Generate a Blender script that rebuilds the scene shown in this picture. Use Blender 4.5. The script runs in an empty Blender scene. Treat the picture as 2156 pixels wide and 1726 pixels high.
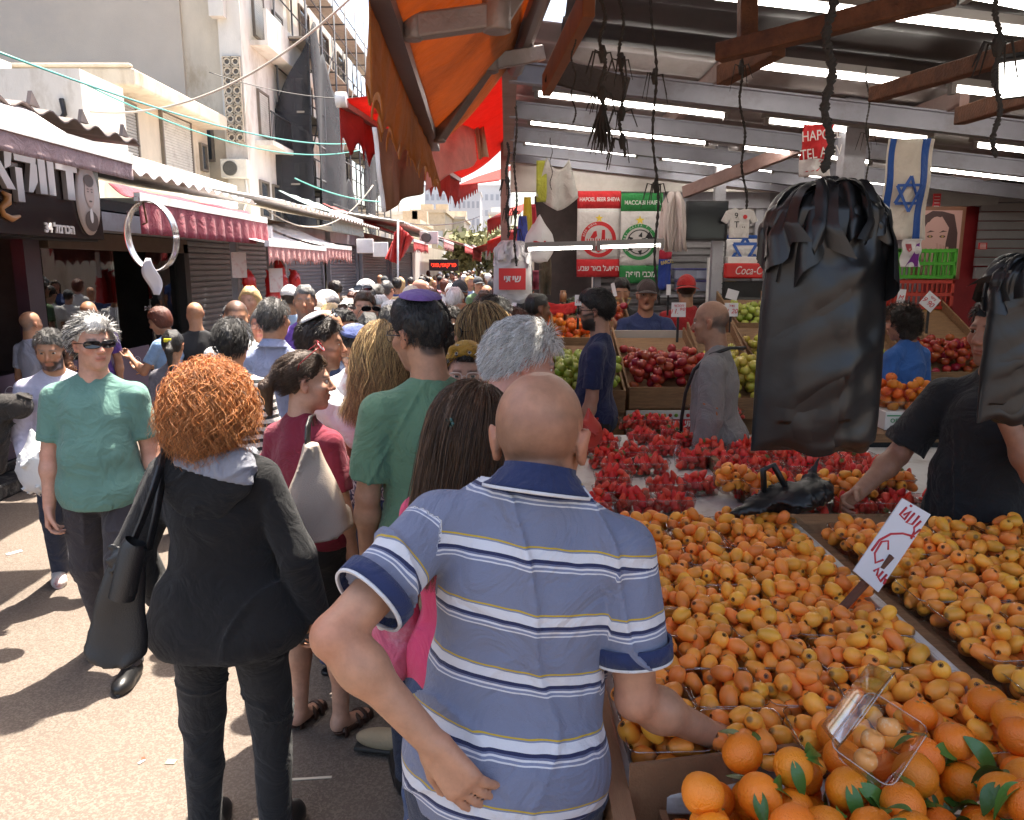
import bpy, bmesh, math, random
import numpy as np
from mathutils import Vector, Matrix
R = math.radians
sc = bpy.context.scene
COL = sc.collection
rng = np.random.default_rng(7)
random.seed(7)

# ---------------------------------------------------------------- camera maths
PITCH = R(10.6); F = 1615.0; CH = 2.0
cP, sP = math.cos(PITCH), math.sin(PITCH)
def ray(u, v):
    xr = (u - 1077.5) / F; yr = (863 - v) / F
    return Vector((xr, cP + yr * sP, -sP + yr * cP))
def PD(u, v, d):                       # point of that sight line at street distance d
    r = ray(u, v); return Vector((0, 0, CH)) + r * (d / r.y)
def PZ(u, v, z):
    r = ray(u, v); return Vector((0, 0, CH)) + r * ((z - CH) / r.z)
def PX(u, v, x):
    r = ray(u, v); return Vector((0, 0, CH)) + r * (x / r.x)

# ---------------------------------------------------------------- object helpers
def link(o, parent=None):
    COL.objects.link(o)
    if parent is not None: o.parent = parent
    return o
def tag(o, label=None, cat=None, group=None, kind=None):
    if label: o['label'] = label
    if cat: o['category'] = cat
    if group: o['group'] = group
    if kind: o['kind'] = kind
    return o
def empty(name, loc=(0, 0, 0), rz=0.0):
    o = bpy.data.objects.new(name, None); o.empty_display_size = .1
    o.location = loc; o.rotation_euler = (0, 0, rz)
    return link(o)
def copy_tree(o, parent=None):
    c = o.copy(); COL.objects.link(c); c.parent = parent
    for ch in o.children: copy_tree(ch, c)
    return c
def mesh_np(name, V, Fa, m=None, smooth=True, attrs=None):
    """V (n,3), Fa (m,k) index array"""
    me = bpy.data.meshes.new(name)
    V = np.asarray(V, np.float32); Fa = np.asarray(Fa, np.int32)
    n, k = Fa.shape
    me.vertices.add(len(V)); me.vertices.foreach_set('co', V.ravel())
    me.loops.add(n * k); me.loops.foreach_set('vertex_index', Fa.ravel())
    me.polygons.add(n); me.polygons.foreach_set('loop_start', np.arange(n, dtype=np.int32) * k)
    me.polygons.foreach_set('use_smooth', np.full(n, smooth))
    me.update(calc_edges=True)
    if attrs:
        for an, (dt, dat) in attrs.items():
            a = me.attributes.new(an, dt, 'POINT')
            dat = np.asarray(dat, np.float32)
            if dt == 'FLOAT_COLOR':
                if dat.shape[1] == 3: dat = np.c_[dat, np.ones(len(dat), np.float32)]
                a.data.foreach_set('color', dat.ravel())
            elif dt == 'FLOAT_VECTOR': a.data.foreach_set('vector', dat.ravel())
            else: a.data.foreach_set('value', dat.ravel())
    if m: 
        for mm in (m if isinstance(m, (list, tuple)) else [m]): me.materials.append(mm)
    return me
def obj_np(name, V, Fa, m=None, parent=None, **k):
    return link(bpy.data.objects.new(name, mesh_np(name, V, Fa, m, **k)), parent)

class MB:
    """collects boxes, tubes, prisms ... and links them as one mesh object"""
    def __init__(s): s.V = []; s.F = []; s.mi = []; s.cur = 0; s.sm = []
    def add(s, vs, fs, smooth=False):
        b = len(s.V); s.V += [tuple(v) for v in vs]
        for f in fs: s.F.append([b + i for i in f]); s.mi.append(s.cur); s.sm.append(smooth)
        return s
    def box(s, c, d, M=None):
        x, y, z = d[0] / 2, d[1] / 2, d[2] / 2
        vs = [Vector((sx * x, sy * y, sz * z)) for sz in (-1, 1) for sy in (-1, 1) for sx in (-1, 1)]
        if M is not None: vs = [M @ v for v in vs]
        c = Vector(c); vs = [v + c for v in vs]
        return s.add(vs, [(0, 2, 3, 1), (4, 5, 7, 6), (0, 1, 5, 4), (2, 6, 7, 3), (0, 4, 6, 2), (1, 3, 7, 5)])
    def box2(s, a, b):
        a = Vector(a); b = Vector(b)
        return s.box((a + b) / 2, [abs(b[i] - a[i]) for i in range(3)])
    def bar(s, a, b, w, h=None, up=(0, 0, 1)):
        a = Vector(a); b = Vector(b); h = h or w
        d = b - a; L = d.length; d.normalize(); up = Vector(up)
        if abs(d.dot(up)) > .98: up = Vector((1, 0, 0)) if abs(d.x) < .9 else Vector((0, 1, 0))
        x = d.cross(up).normalized(); z = x.cross(d)
        M = Matrix((x, d, z)).transposed()
        return s.box((a + b) / 2, (w, L, h), M)
    def tube(s, pts, r, n=8, cap=True, smooth=True):
        pts = [Vector(p) for p in pts]; rs = r if isinstance(r, (list, tuple)) else [r] * len(pts)
        b = len(s.V); up = Vector((0, 0, 1)); prev = None
        for i, p in enumerate(pts):
            d = (pts[min(i + 1, len(pts) - 1)] - pts[max(i - 1, 0)]).normalized()
            if prev is None:
                u = up if abs(d.z) < .9 else Vector((1, 0, 0)); x = d.cross(u).normalized()
            else: x = (prev - d * prev.dot(d)).normalized()
            prev = x; y = d.cross(x)
            for k in range(n):
                a = 2 * math.pi * k / n
                s.V.append(tuple(p + (x * math.cos(a) + y * math.sin(a)) * rs[i]))
        for i in range(len(pts) - 1):
            for k in range(n):
                k2 = (k + 1) % n
                s.F.append([b + i * n + k, b + i * n + k2, b + (i + 1) * n + k2, b + (i + 1) * n + k]); s.mi.append(s.cur); s.sm.append(smooth)
        if cap:
            s.F.append([b + k for k in range(n)][::-1]); s.F.append([b + (len(pts) - 1) * n + k for k in range(n)])
            s.mi += [s.cur] * 2; s.sm += [False] * 2
        return s
    def lathe(s, prof, c=(0, 0, 0), n=16, M=None, smooth=True):
        b = len(s.V); c = Vector(c)
        for r, z in prof:
            for k in range(n):
                a = 2 * math.pi * k / n; v = Vector((r * math.cos(a), r * math.sin(a), z))
                if M is not None: v = M @ v
                s.V.append(tuple(v + c))
        for i in range(len(prof) - 1):
            for k in range(n):
                k2 = (k + 1) % n
                s.F.append([b + i * n + k, b + i * n + k2, b + (i + 1) * n + k2, b + (i + 1) * n + k]); s.mi.append(s.cur); s.sm.append(smooth)
        return s
    def prism(s, pts, axis, d, smooth=False):
        """polygon pts (list of 3D) extruded by vector d"""
        n = len(pts); b = [Vector(p) for p in pts]; t = [p + Vector(d) for p in b]
        return s.add(b + t, [list(range(n))[::-1], [n + i for i in range(n)]] + [[i, (i + 1) % n, n + (i + 1) % n, n + i] for i in range(n)])
    def sheet(s, fn, nu, nv, thick=0.0, smooth=True):
        """grid sheet fn(a,b)->point, a,b in 0..1 ; thick>0 gives it two sides"""
        P = [[Vector(fn(i / nu, j / nv)) for j in range(nv + 1)] for i in range(nu + 1)]
        b = len(s.V); W = nv + 1
        def nrm(i, j):
            du = P[min(i + 1, nu)][j] - P[max(i - 1, 0)][j]; dv = P[i][min(j + 1, nv)] - P[i][max(j - 1, 0)]
            return du.cross(dv).normalized()
        for i in range(nu + 1):
            for j in range(nv + 1): s.V.append(tuple(P[i][j] + nrm(i, j) * thick / 2 if thick else P[i][j]))
        for i in range(nu):
            for j in range(nv):
                s.F.append([b + i * W + j, b + (i + 1) * W + j, b + (i + 1) * W + j + 1, b + i * W + j + 1]); s.mi.append(s.cur); s.sm.append(smooth)
        if thick:
            b2 = len(s.V)
            for i in range(nu + 1):
                for j in range(nv + 1): s.V.append(tuple(P[i][j] - nrm(i, j) * thick / 2))
            for i in range(nu):
                for j in range(nv):
                    s.F.append([b2 + i * W + j, b2 + i * W + j + 1, b2 + (i + 1) * W + j + 1, b2 + (i + 1) * W + j]); s.mi.append(s.cur); s.sm.append(smooth)
            rim = [(i, 0) for i in range(nu + 1)] + [(nu, j) for j in range(1, nv + 1)] + [(i, nv) for i in range(nu - 1, -1, -1)] + [(0, j) for j in range(nv - 1, 0, -1)]
            for q in range(len(rim)):
                a = rim[q]; c = rim[(q + 1) % len(rim)]
                ia, ic = a[0] * W + a[1], c[0] * W + c[1]
                s.F.append([b + ic, b + ia, b2 + ia, b2 + ic]); s.mi.append(s.cur); s.sm.append(False)
        return s
    def build(s, name, m=None, parent=None, loc=None, bevel=0, rot=None):
        me = bpy.data.meshes.new(name); me.from_pydata(s.V, [], s.F)
        ms = m if isinstance(m, (list, tuple)) else ([m] if m else [])
        for mm in ms: me.materials.append(mm)
        me.polygons.foreach_set('material_index', s.mi); me.polygons.foreach_set('use_smooth', s.sm)
        me.update()
        o = link(bpy.data.objects.new(name, me), parent)
        if loc is not None: o.location = loc
        if rot is not None: o.rotation_euler = rot
        if bevel:
            b = o.modifiers.new('bevel', 'BEVEL'); b.width = bevel; b.segments = 2; b.limit_method = 'ANGLE'; b.angle_limit = R(50)
        return o

# ---------------------------------------------------------------- materials
_M = {}
def mat(name, col=(.5, .5, .5), rough=.6, metal=0, bump=0, bscale=60, var=.0, vscale=4, spec=None, alpha=None, trans=0, emit=None,
        attr=None, objvar=0.0, sheen=0, wear=None, coat=0, bdetail=4, objcol=False, hsvvar=0.0, wr=0, sss=0, wscale=3, stretch=None, ior=None):
    if name in _M: return _M[name]
    m = bpy.data.materials.new(name); m.use_nodes = True; _M[name] = m
    nt = m.node_tree; N = nt.nodes; L = nt.links; bs = N['Principled BSDF']
    bs.inputs['Roughness'].default_value = rough; bs.inputs['Metallic'].default_value = metal
    if spec is not None: bs.inputs['Specular IOR Level'].default_value = spec
    if ior: bs.inputs['IOR'].default_value = ior
    tc = N.new('ShaderNodeTexCoord')
    vec = tc.outputs['Object']
    if stretch:
        mp = N.new('ShaderNodeMapping'); mp.inputs['Scale'].default_value = stretch; L.new(vec, mp.inputs[0]); vec = mp.outputs[0]
    if attr:
        a = N.new('ShaderNodeAttribute'); a.attribute_name = attr; c = a.outputs['Color']
    elif objcol:
        oi = N.new('ShaderNodeObjectInfo'); c = oi.outputs['Color']
    else:
        rgb = N.new('ShaderNodeRGB'); rgb.outputs[0].default_value = (*col, 1); c = rgb.outputs[0]
    def mix(kind, fac, A, B):
        x = N.new('ShaderNodeMix'); x.data_type = 'RGBA'; x.blend_type = kind
        for s_, v in ((0, fac), (6, A), (7, B)):
            if isinstance(v, (int, float)): x.inputs[s_].default_value = v
            elif isinstance(v, tuple): x.inputs[s_].default_value = (*v, 1)
            else: L.new(v, x.inputs[s_])
        return x.outputs[2]
    if var:
        nz = N.new('ShaderNodeTexNoise'); nz.inputs['Scale'].default_value = vscale; nz.inputs['Detail'].default_value = 6; nz.inputs['Roughness'].default_value = .65
        L.new(vec, nz.inputs['Vector'])
        mr = N.new('ShaderNodeMapRange'); mr.inputs[1].default_value = .3; mr.inputs[2].default_value = .7
        mr.inputs[3].default_value = 1 - var; mr.inputs[4].default_value = 1 + var; L.new(nz.outputs[0], mr.inputs[0])
        hv = N.new('ShaderNodeHueSaturation'); L.new(c, hv.inputs['Color']); L.new(mr.outputs[0], hv.inputs['Value']); c = hv.outputs[0]
    if wear:
        nz = N.new('ShaderNodeTexNoise'); nz.inputs['Scale'].default_value = wscale; nz.inputs['Detail'].default_value = 8; nz.inputs['Roughness'].default_value = .7
        L.new(vec, nz.inputs['Vector'])
        mr = N.new('ShaderNodeMapRange'); mr.inputs[1].default_value = .52; mr.inputs[2].default_value = .68; L.new(nz.outputs[0], mr.inputs[0])
        mm = N.new('ShaderNodeMath'); mm.operation = 'MULTIPLY'; mm.inputs[1].default_value = wear[3] if len(wear) > 3 else .8; L.new(mr.outputs[0], mm.inputs[0])
        c = mix('MIX', mm.outputs[0], c, tuple(wear[:3]))
    if objvar or hsvvar:
        oi = N.new('ShaderNodeObjectInfo'); ge = N.new('ShaderNodeNewGeometry')
        ad = N.new('ShaderNodeMath'); ad.operation = 'ADD'; L.new(oi.outputs['Random'], ad.inputs[0]); L.new(ge.outputs['Random Per Island'], ad.inputs[1])
        fr = N.new('ShaderNodeMath'); fr.operation = 'FRACT'; L.new(ad.outputs[0], fr.inputs[0])
        hv = N.new('ShaderNodeHueSaturation'); L.new(c, hv.inputs['Color'])
        if objvar:
            mr = N.new('ShaderNodeMapRange'); mr.inputs[3].default_value = 1 - objvar; mr.inputs[4].default_value = 1 + objvar; L.new(fr.outputs[0], mr.inputs[0]); L.new(mr.outputs[0], hv.inputs['Value'])
        if hsvvar:
            m3 = N.new('ShaderNodeMath'); m3.operation = 'MULTIPLY'; m3.inputs[1].default_value = 7.31; L.new(fr.outputs[0], m3.inputs[0])
            f2 = N.new('ShaderNodeMath'); f2.operation = 'FRACT'; L.new(m3.outputs[0], f2.inputs[0])
            mr = N.new('ShaderNodeMapRange'); mr.inputs[3].default_value = .5 - hsvvar; mr.inputs[4].default_value = .5 + hsvvar; L.new(f2.outputs[0], mr.inputs[0]); L.new(mr.outputs[0], hv.inputs['Hue'])
        c = hv.outputs[0]
    L.new(c, bs.inputs['Base Color'])
    m['_c'] = 1
    if bump:
        nz = N.new('ShaderNodeTexNoise'); nz.inputs['Scale'].default_value = bscale; nz.inputs['Detail'].default_value = bdetail
        L.new(vec, nz.inputs['Vector'])
        bp = N.new('ShaderNodeBump'); bp.inputs['Strength'].default_value = bump; bp.inputs['Distance'].default_value = .01
        L.new(nz.outputs[0], bp.inputs['Height']); L.new(bp.outputs[0], bs.inputs['Normal'])
        if wr:                                  # soft folds of worn cloth
            n2 = N.new('ShaderNodeTexNoise'); n2.inputs['Scale'].default_value = 7; n2.inputs['Detail'].default_value = 3; n2.inputs['Distortion'].default_value = 1.6; L.new(vec, n2.inputs['Vector'])
            b2 = N.new('ShaderNodeBump'); b2.inputs['Strength'].default_value = wr; b2.inputs['Distance'].default_value = .05; L.new(n2.outputs[0], b2.inputs['Height']); L.new(b2.outputs[0], bp.inputs['Normal'])
    if alpha is not None: bs.inputs['Alpha'].default_value = alpha
    if trans: bs.inputs['Transmission Weight'].default_value = trans
    if sheen: bs.inputs['Sheen Weight'].default_value = sheen
    if coat: bs.inputs['Coat Weight'].default_value = coat; bs.inputs['Coat Roughness'].default_value = .1
    if sss:
        bs.inputs['Subsurface Weight'].default_value = sss; bs.inputs['Subsurface Radius'].default_value = (.012, .005, .003); bs.inputs['Subsurface Scale'].default_value = 1
    if emit: bs.inputs['Emission Color'].default_value = (*emit[:3], 1); bs.inputs['Emission Strength'].default_value = emit[3]
    return m
def clear_mat(name, tint=(.97, .97, .97), gloss=.35, base=.03, rough=.06):
    if name in _M: return _M[name]
    m = bpy.data.materials.new(name); m.use_nodes = True; _M[name] = m; N = m.node_tree.nodes; L = m.node_tree.links
    t = N.new('ShaderNodeBsdfTransparent'); t.inputs[0].default_value = (*tint, 1); g = N.new('ShaderNodeBsdfGlossy'); g.inputs['Roughness'].default_value = rough; lw = N.new('ShaderNodeLayerWeight'); lw.inputs[0].default_value = .35
    a = N.new('ShaderNodeMath'); a.operation = 'MULTIPLY_ADD'; a.inputs[1].default_value = gloss; a.inputs[2].default_value = base; L.new(lw.outputs['Fresnel'], a.inputs[0]); x = N.new('ShaderNodeMixShader'); L.new(a.outputs[0], x.inputs[0]); L.new(t.outputs[0], x.inputs[1]); L.new(g.outputs[0], x.inputs[2]); L.new(x.outputs[0], N['Material Output'].inputs[0])
    return m
def nodes(m): return m.node_tree.nodes, m.node_tree.links, m.node_tree.nodes['Principled BSDF']

def text_mesh(name, body, size, m, parent=None, loc=(0, 0, 0), rot=(0, 0, 0), extrude=.002, align='CENTER', shear=0, bold=0.0, sx=1.0):
    """flat lettering turned into a mesh; rot as euler: lettering plane is local XY"""
    c = bpy.data.curves.new(name, 'FONT'); c.body = body; c.size = size; c.extrude = extrude; c.align_x = align; c.align_y = 'CENTER'; c.shear = shear
    c.offset = bold
    t = bpy.data.objects.new(name, c); COL.objects.link(t)
    dg = bpy.context.evaluated_depsgraph_get()
    me = bpy.data.meshes.new_from_object(t.evaluated_get(dg)); me.name = name
    bpy.data.objects.remove(t); bpy.data.curves.remove(c)
    me.materials.clear(); me.materials.append(m)
    o = link(bpy.data.objects.new(name, me), parent); o.location = loc; o.rotation_euler = rot; o.scale = (sx, 1, 1)
    return o
# ---------------------------------------------------------------- implicit shapes -> one continuous mesh
def _n(v): v = np.asarray(v, float); return v / (np.linalg.norm(v) + 1e-12)
class SDF:
    def __init__(s, lo, hi, vox):
        s.lo = np.asarray(lo, float); s.v = vox
        s.n = np.maximum(4, np.ceil((np.asarray(hi) - s.lo) / vox).astype(int) + 1)
        s.f = np.full(s.n, .2, np.float32)
        s.ax = [np.float32(s.lo[i]) + np.arange(s.n[i], dtype=np.float32) * np.float32(vox) for i in range(3)]
    def sl(s, lo, hi, pad):
        i0 = np.maximum(0, np.floor((np.asarray(lo) - pad - s.lo) / s.v).astype(int)); i1 = np.minimum(s.n, np.ceil((np.asarray(hi) + pad - s.lo) / s.v).astype(int) + 1)
        if (i1 <= i0).any(): return None, None
        return tuple(slice(a, b) for a, b in zip(i0, i1)), (s.ax[0][i0[0]:i1[0], None, None], s.ax[1][None, i0[1]:i1[1], None], s.ax[2][None, None, i0[2]:i1[2]])
    def put(s, prim, k=.02, mode='u'):
        lo, hi, fn = prim
        S, X = s.sl(lo, hi, k + 2.5 * s.v)
        if S is None: return s
        d = fn(*X).astype(np.float32); f = s.f[S]
        if mode == 'u':
            h = np.maximum(k - np.abs(f - d), 0) / k if k > 0 else 0
            s.f[S] = np.minimum(f, d) - h * h * k * .25
        else:
            d = -d
            h = np.maximum(k - np.abs(f - d), 0) / k if k > 0 else 0
            s.f[S] = np.maximum(f, d) + h * h * k * .25
        return s
    def clip(s, n, c, k=0.0, box=None):
        """keep the side where n.p < c"""
        n = np.asarray(n, np.float32)
        X = (s.ax[0][:, None, None], s.ax[1][None, :, None], s.ax[2][None, None, :])
        d = X[0] * n[0] + X[1] * n[1] + X[2] * n[2] - np.float32(c)
        s.f = np.maximum(s.f, d).astype(np.float32)
        return s
    def disp(s, fn):
        X = (s.ax[0][:, None, None], s.ax[1][None, :, None], s.ax[2][None, None, :])
        s.f = (s.f + fn(*X)).astype(np.float32); return s
    def mesh(s):
        f = s.f.copy()
        for a in range(3):
            sl = [slice(None)] * 3
            sl[a] = 0; f[tuple(sl)] = .2; sl[a] = -1; f[tuple(sl)] = .2
        g = f < 0
        C = [(i, j, k) for i in (0, 1) for j in (0, 1) for k in (0, 1)]
        cnt = sum(g[i:g.shape[0] - 1 + i, j:g.shape[1] - 1 + j, k:g.shape[2] - 1 + k].astype(np.int8) for i, j, k in C)
        act = (cnt > 0) & (cnt < 8)
        I = np.argwhere(act)
        if len(I) == 0: return np.zeros((0, 3)), np.zeros((0, 4), int)
        idx = np.full(act.shape, -1, np.int32); idx[act] = np.arange(len(I))
        vals = [f[I[:, 0] + i, I[:, 1] + j, I[:, 2] + k] for i, j, k in C]
        pos = np.zeros((len(I), 3), np.float32); num = np.zeros(len(I), np.float32)
        for a in range(8):
            for b in range(a + 1, 8):
                df = [abs(C[a][q] - C[b][q]) for q in range(3)]
                if sum(df) != 1: continue
                m = (vals[a] < 0) != (vals[b] < 0)
                t = np.where(m, vals[a] / (vals[a] - vals[b] + 1e-12), 0)
                ca = np.array(C[a], np.float32); cb = np.array(C[b], np.float32)
                pos += m[:, None] * (ca + t[:, None] * (cb - ca)); num += m
        V = (pos / num[:, None] + I) * s.v + s.lo
        Q = []
        for a in range(3):
            b, c = (a + 1) % 3, (a + 2) % 3
            s0 = [slice(None)] * 3; s1 = [slice(None)] * 3; s0[a] = slice(0, -1); s1[a] = slice(1, None)
            e = g[tuple(s0)] != g[tuple(s1)]
            E_ = np.argwhere(e); E_ = E_[(E_[:, b] > 0) & (E_[:, c] > 0) & (E_[:, b] < g.shape[b] - 1) & (E_[:, c] < g.shape[c] - 1)]
            ins = g[E_[:, 0], E_[:, 1], E_[:, 2]]
            def at(db, dc):
                J = E_.copy(); J[:, b] += db; J[:, c] += dc; return idx[J[:, 0], J[:, 1], J[:, 2]]
            q = np.stack([at(-1, -1), at(0, -1), at(0, 0), at(-1, 0)], 1)
            q[~ins] = q[~ins][:, ::-1]
            Q.append(q)
        return V, np.concatenate(Q)
def cone(a, b, r1, r2, flat=False):
    a = np.asarray(a, np.float32); b = np.asarray(b, np.float32); r = max(r1, r2)
    ba = b - a; L2 = float(ba @ ba) + 1e-9; u = ba / math.sqrt(L2)
    def fn(x, y, z):
        px, py, pz = x - a[0], y - a[1], z - a[2]
        h = np.clip((px * ba[0] + py * ba[1] + pz * ba[2]) / L2, 0, 1)
        d = np.sqrt((px - ba[0] * h) ** 2 + (py - ba[1] * h) ** 2 + (pz - ba[2] * h) ** 2) - (r1 + (r2 - r1) * h)
        if flat: d = np.maximum(d, (x - b[0]) * u[0] + (y - b[1]) * u[1] + (z - b[2]) * u[2])
        return d
    return np.minimum(a, b) - r, np.maximum(a, b) + r, fn
def ell(c, r, M=None):
    c = np.asarray(c, np.float32); r = np.asarray(r, np.float32); m = float(r.max())
    ext = r if M is None else np.full(3, m)
    def fn(x, y, z):
        x, y, z = x - c[0], y - c[1], z - c[2]
        if M is not None:
            x, y, z = (M[0][0] * x + M[1][0] * y + M[2][0] * z, M[0][1] * x + M[1][1] * y + M[2][1] * z, M[0][2] * x + M[1][2] * y + M[2][2] * z)
        k0 = np.sqrt((x / r[0]) ** 2 + (y / r[1]) ** 2 + (z / r[2]) ** 2)
        k1 = np.sqrt((x / r[0] ** 2) ** 2 + (y / r[1] ** 2) ** 2 + (z / r[2] ** 2) ** 2) + 1e-6
        return np.where(k0 < 1e-3, -float(r.min()), k0 * (k0 - 1) / k1)
    return c - ext, c + ext, fn
def wob(amp, sc_, seed=0, st=(1, 1, 1)):
    """cheap smooth noise made of warped waves"""
    rs = np.random.default_rng(seed); W = []
    for i in range(5):
        d = _n(rs.normal(size=3)) * np.array(st) * sc_ * (0.6 + 1.4 * rs.random()); W.append((d, rs.random() * 6.28, .5 + .5 * rs.random()))
    def fn(x, y, z):
        t = 0; w = 0
        for d, p, a in W:
            t = a * np.sin(d[0] * x + d[1] * y + d[2] * z + p + w); w = 1.3 * t if isinstance(w, int) else w * .5 + 1.2 * t
        return amp * (.5 * t + .5 * np.sin(w * 1.7))
    return fn
def fold(amp, sc_, seed=0, st=(1, 1, .7)):
    """sparse creases: thin ridges where a slow warped wave crosses zero"""
    a = wob(1, sc_, seed, st); b = wob(1, sc_ * .7, seed + 17, st)
    def fn(x, y, z):
        r = np.maximum(0, 1 - np.abs(a(x, y, z)) * 2.2); m = np.clip(.35 + b(x, y, z), 0, 1)
        return amp * .35 - amp * r * r * m
    return fn
def rotm(rx=0, ry=0, rz=0):
    M = Matrix.Rotation(rz, 3, 'Z') @ Matrix.Rotation(ry, 3, 'Y') @ Matrix.Rotation(rx, 3, 'X')
    return np.array(M)
# ---------------------------------------------------------------- people
SK = dict(light=(.50, .27, .175), tan=(.40, .205, .12), olive=(.34, .17, .095), dark=(.22, .105, .06), pink=(.50, .245, .17))
HAIRC = dict(black=(.012, .010, .009), dark=(.022, .014, .010), brown=(.055, .028, .014), lbrown=(.13, .07, .035), blond=(.55, .37, .17), red=(.42, .13, .03),
             grey=(.13, .125, .12), white=(.80, .78, .74), salt=(.075, .07, .066), auburn=(.10, .025, .012))
def skin_mat():
    m = mat('skin', attr='Col', rough=.5, bump=.09, bscale=150, sss=.05, var=.14, vscale=30)
    return m
def hair_mat():
    return mat('hair', attr='Col', rough=.42, bump=.6, bscale=220, var=.3, vscale=60, stretch=(1, 1, .25))
def cloth(name, col, **k):
    a = dict(rough=.85, bump=.35, bscale=420, var=.09, vscale=9, sheen=.12, wr=.55); a.update(k)
    return mat(name, col, **a)
CR_C, CR_R = np.array((0, -.012, .035)), np.array((.0755, .096, .088))
HL_N = _n((0, .858, -1)) * 1.0           # hairline plane: keep n.p < c
def hl(c=0.0): return HL_N, float(HL_N @ np.array((0, .075, .066))) + c
def head_prims(sex, fat=1.0):
    P = [('u', ell(CR_C, CR_R), .01), ('u', ell((0, .026, -.03), (.062 * fat, .066, .072)), .03), ('u', ell((0, .018, -.066), (.056 * fat, .06, .046)), .025),
         ('u', ell((0, .066, -.098), (.026, .022, .02)), .025),
         ('u', cone((-.034, .079, .026), (.034, .079, .026), .010, .010), .018),
         ('s', ell((-.032, .096, .008), (.019, .017, .011)), .012), ('s', ell((.032, .096, .008), (.019, .017, .011)), .012),
         ('u', ell((-.032, .0835, .0165), (.0165, .0085, .006)), .003), ('u', ell((.032, .0835, .0165), (.0165, .0085, .006)), .003), ('u', ell((-.032, .083, -.0005), (.0145, .008, .0042)), .003), ('u', ell((.032, .083, -.0005), (.0145, .008, .0042)), .003),
         ('u', ell((-.046, .058, -.02), (.022, .024, .02)), .02), ('u', ell((.046, .058, -.02), (.022, .024, .02)), .02),
         ('u', cone((0, .086, .016), (0, .111, -.026), .008, .0125), .012),
         ('u', ell((-.0115, .1, -.031), (.0085, .011, .008)), .006), ('u', ell((.0115, .1, -.031), (.0085, .011, .008)), .006),
         ('u', ell((0, .0885, -.0565), (.024, .0115, .0062)), .006), ('u', ell((0, .0865, -.0685), (.021, .0115, .0072)), .006),
         ('s', ell((0, .1, -.0625), (.022, .008, .0022)), .003)]
    for sx in (-1, 1):
        P += [('u', ell((sx * .0795, -.014, -.002), (.0095, .019, .031), rotm(0, sx * .22, sx * -.35)), .006),
              ('s', ell((sx * .088, -.004, .001), (.007, .009, .018)), .006), ('u', ell((sx * .076, -.006, -.027), (.008, .010, .012)), .006)]
    return P
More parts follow.
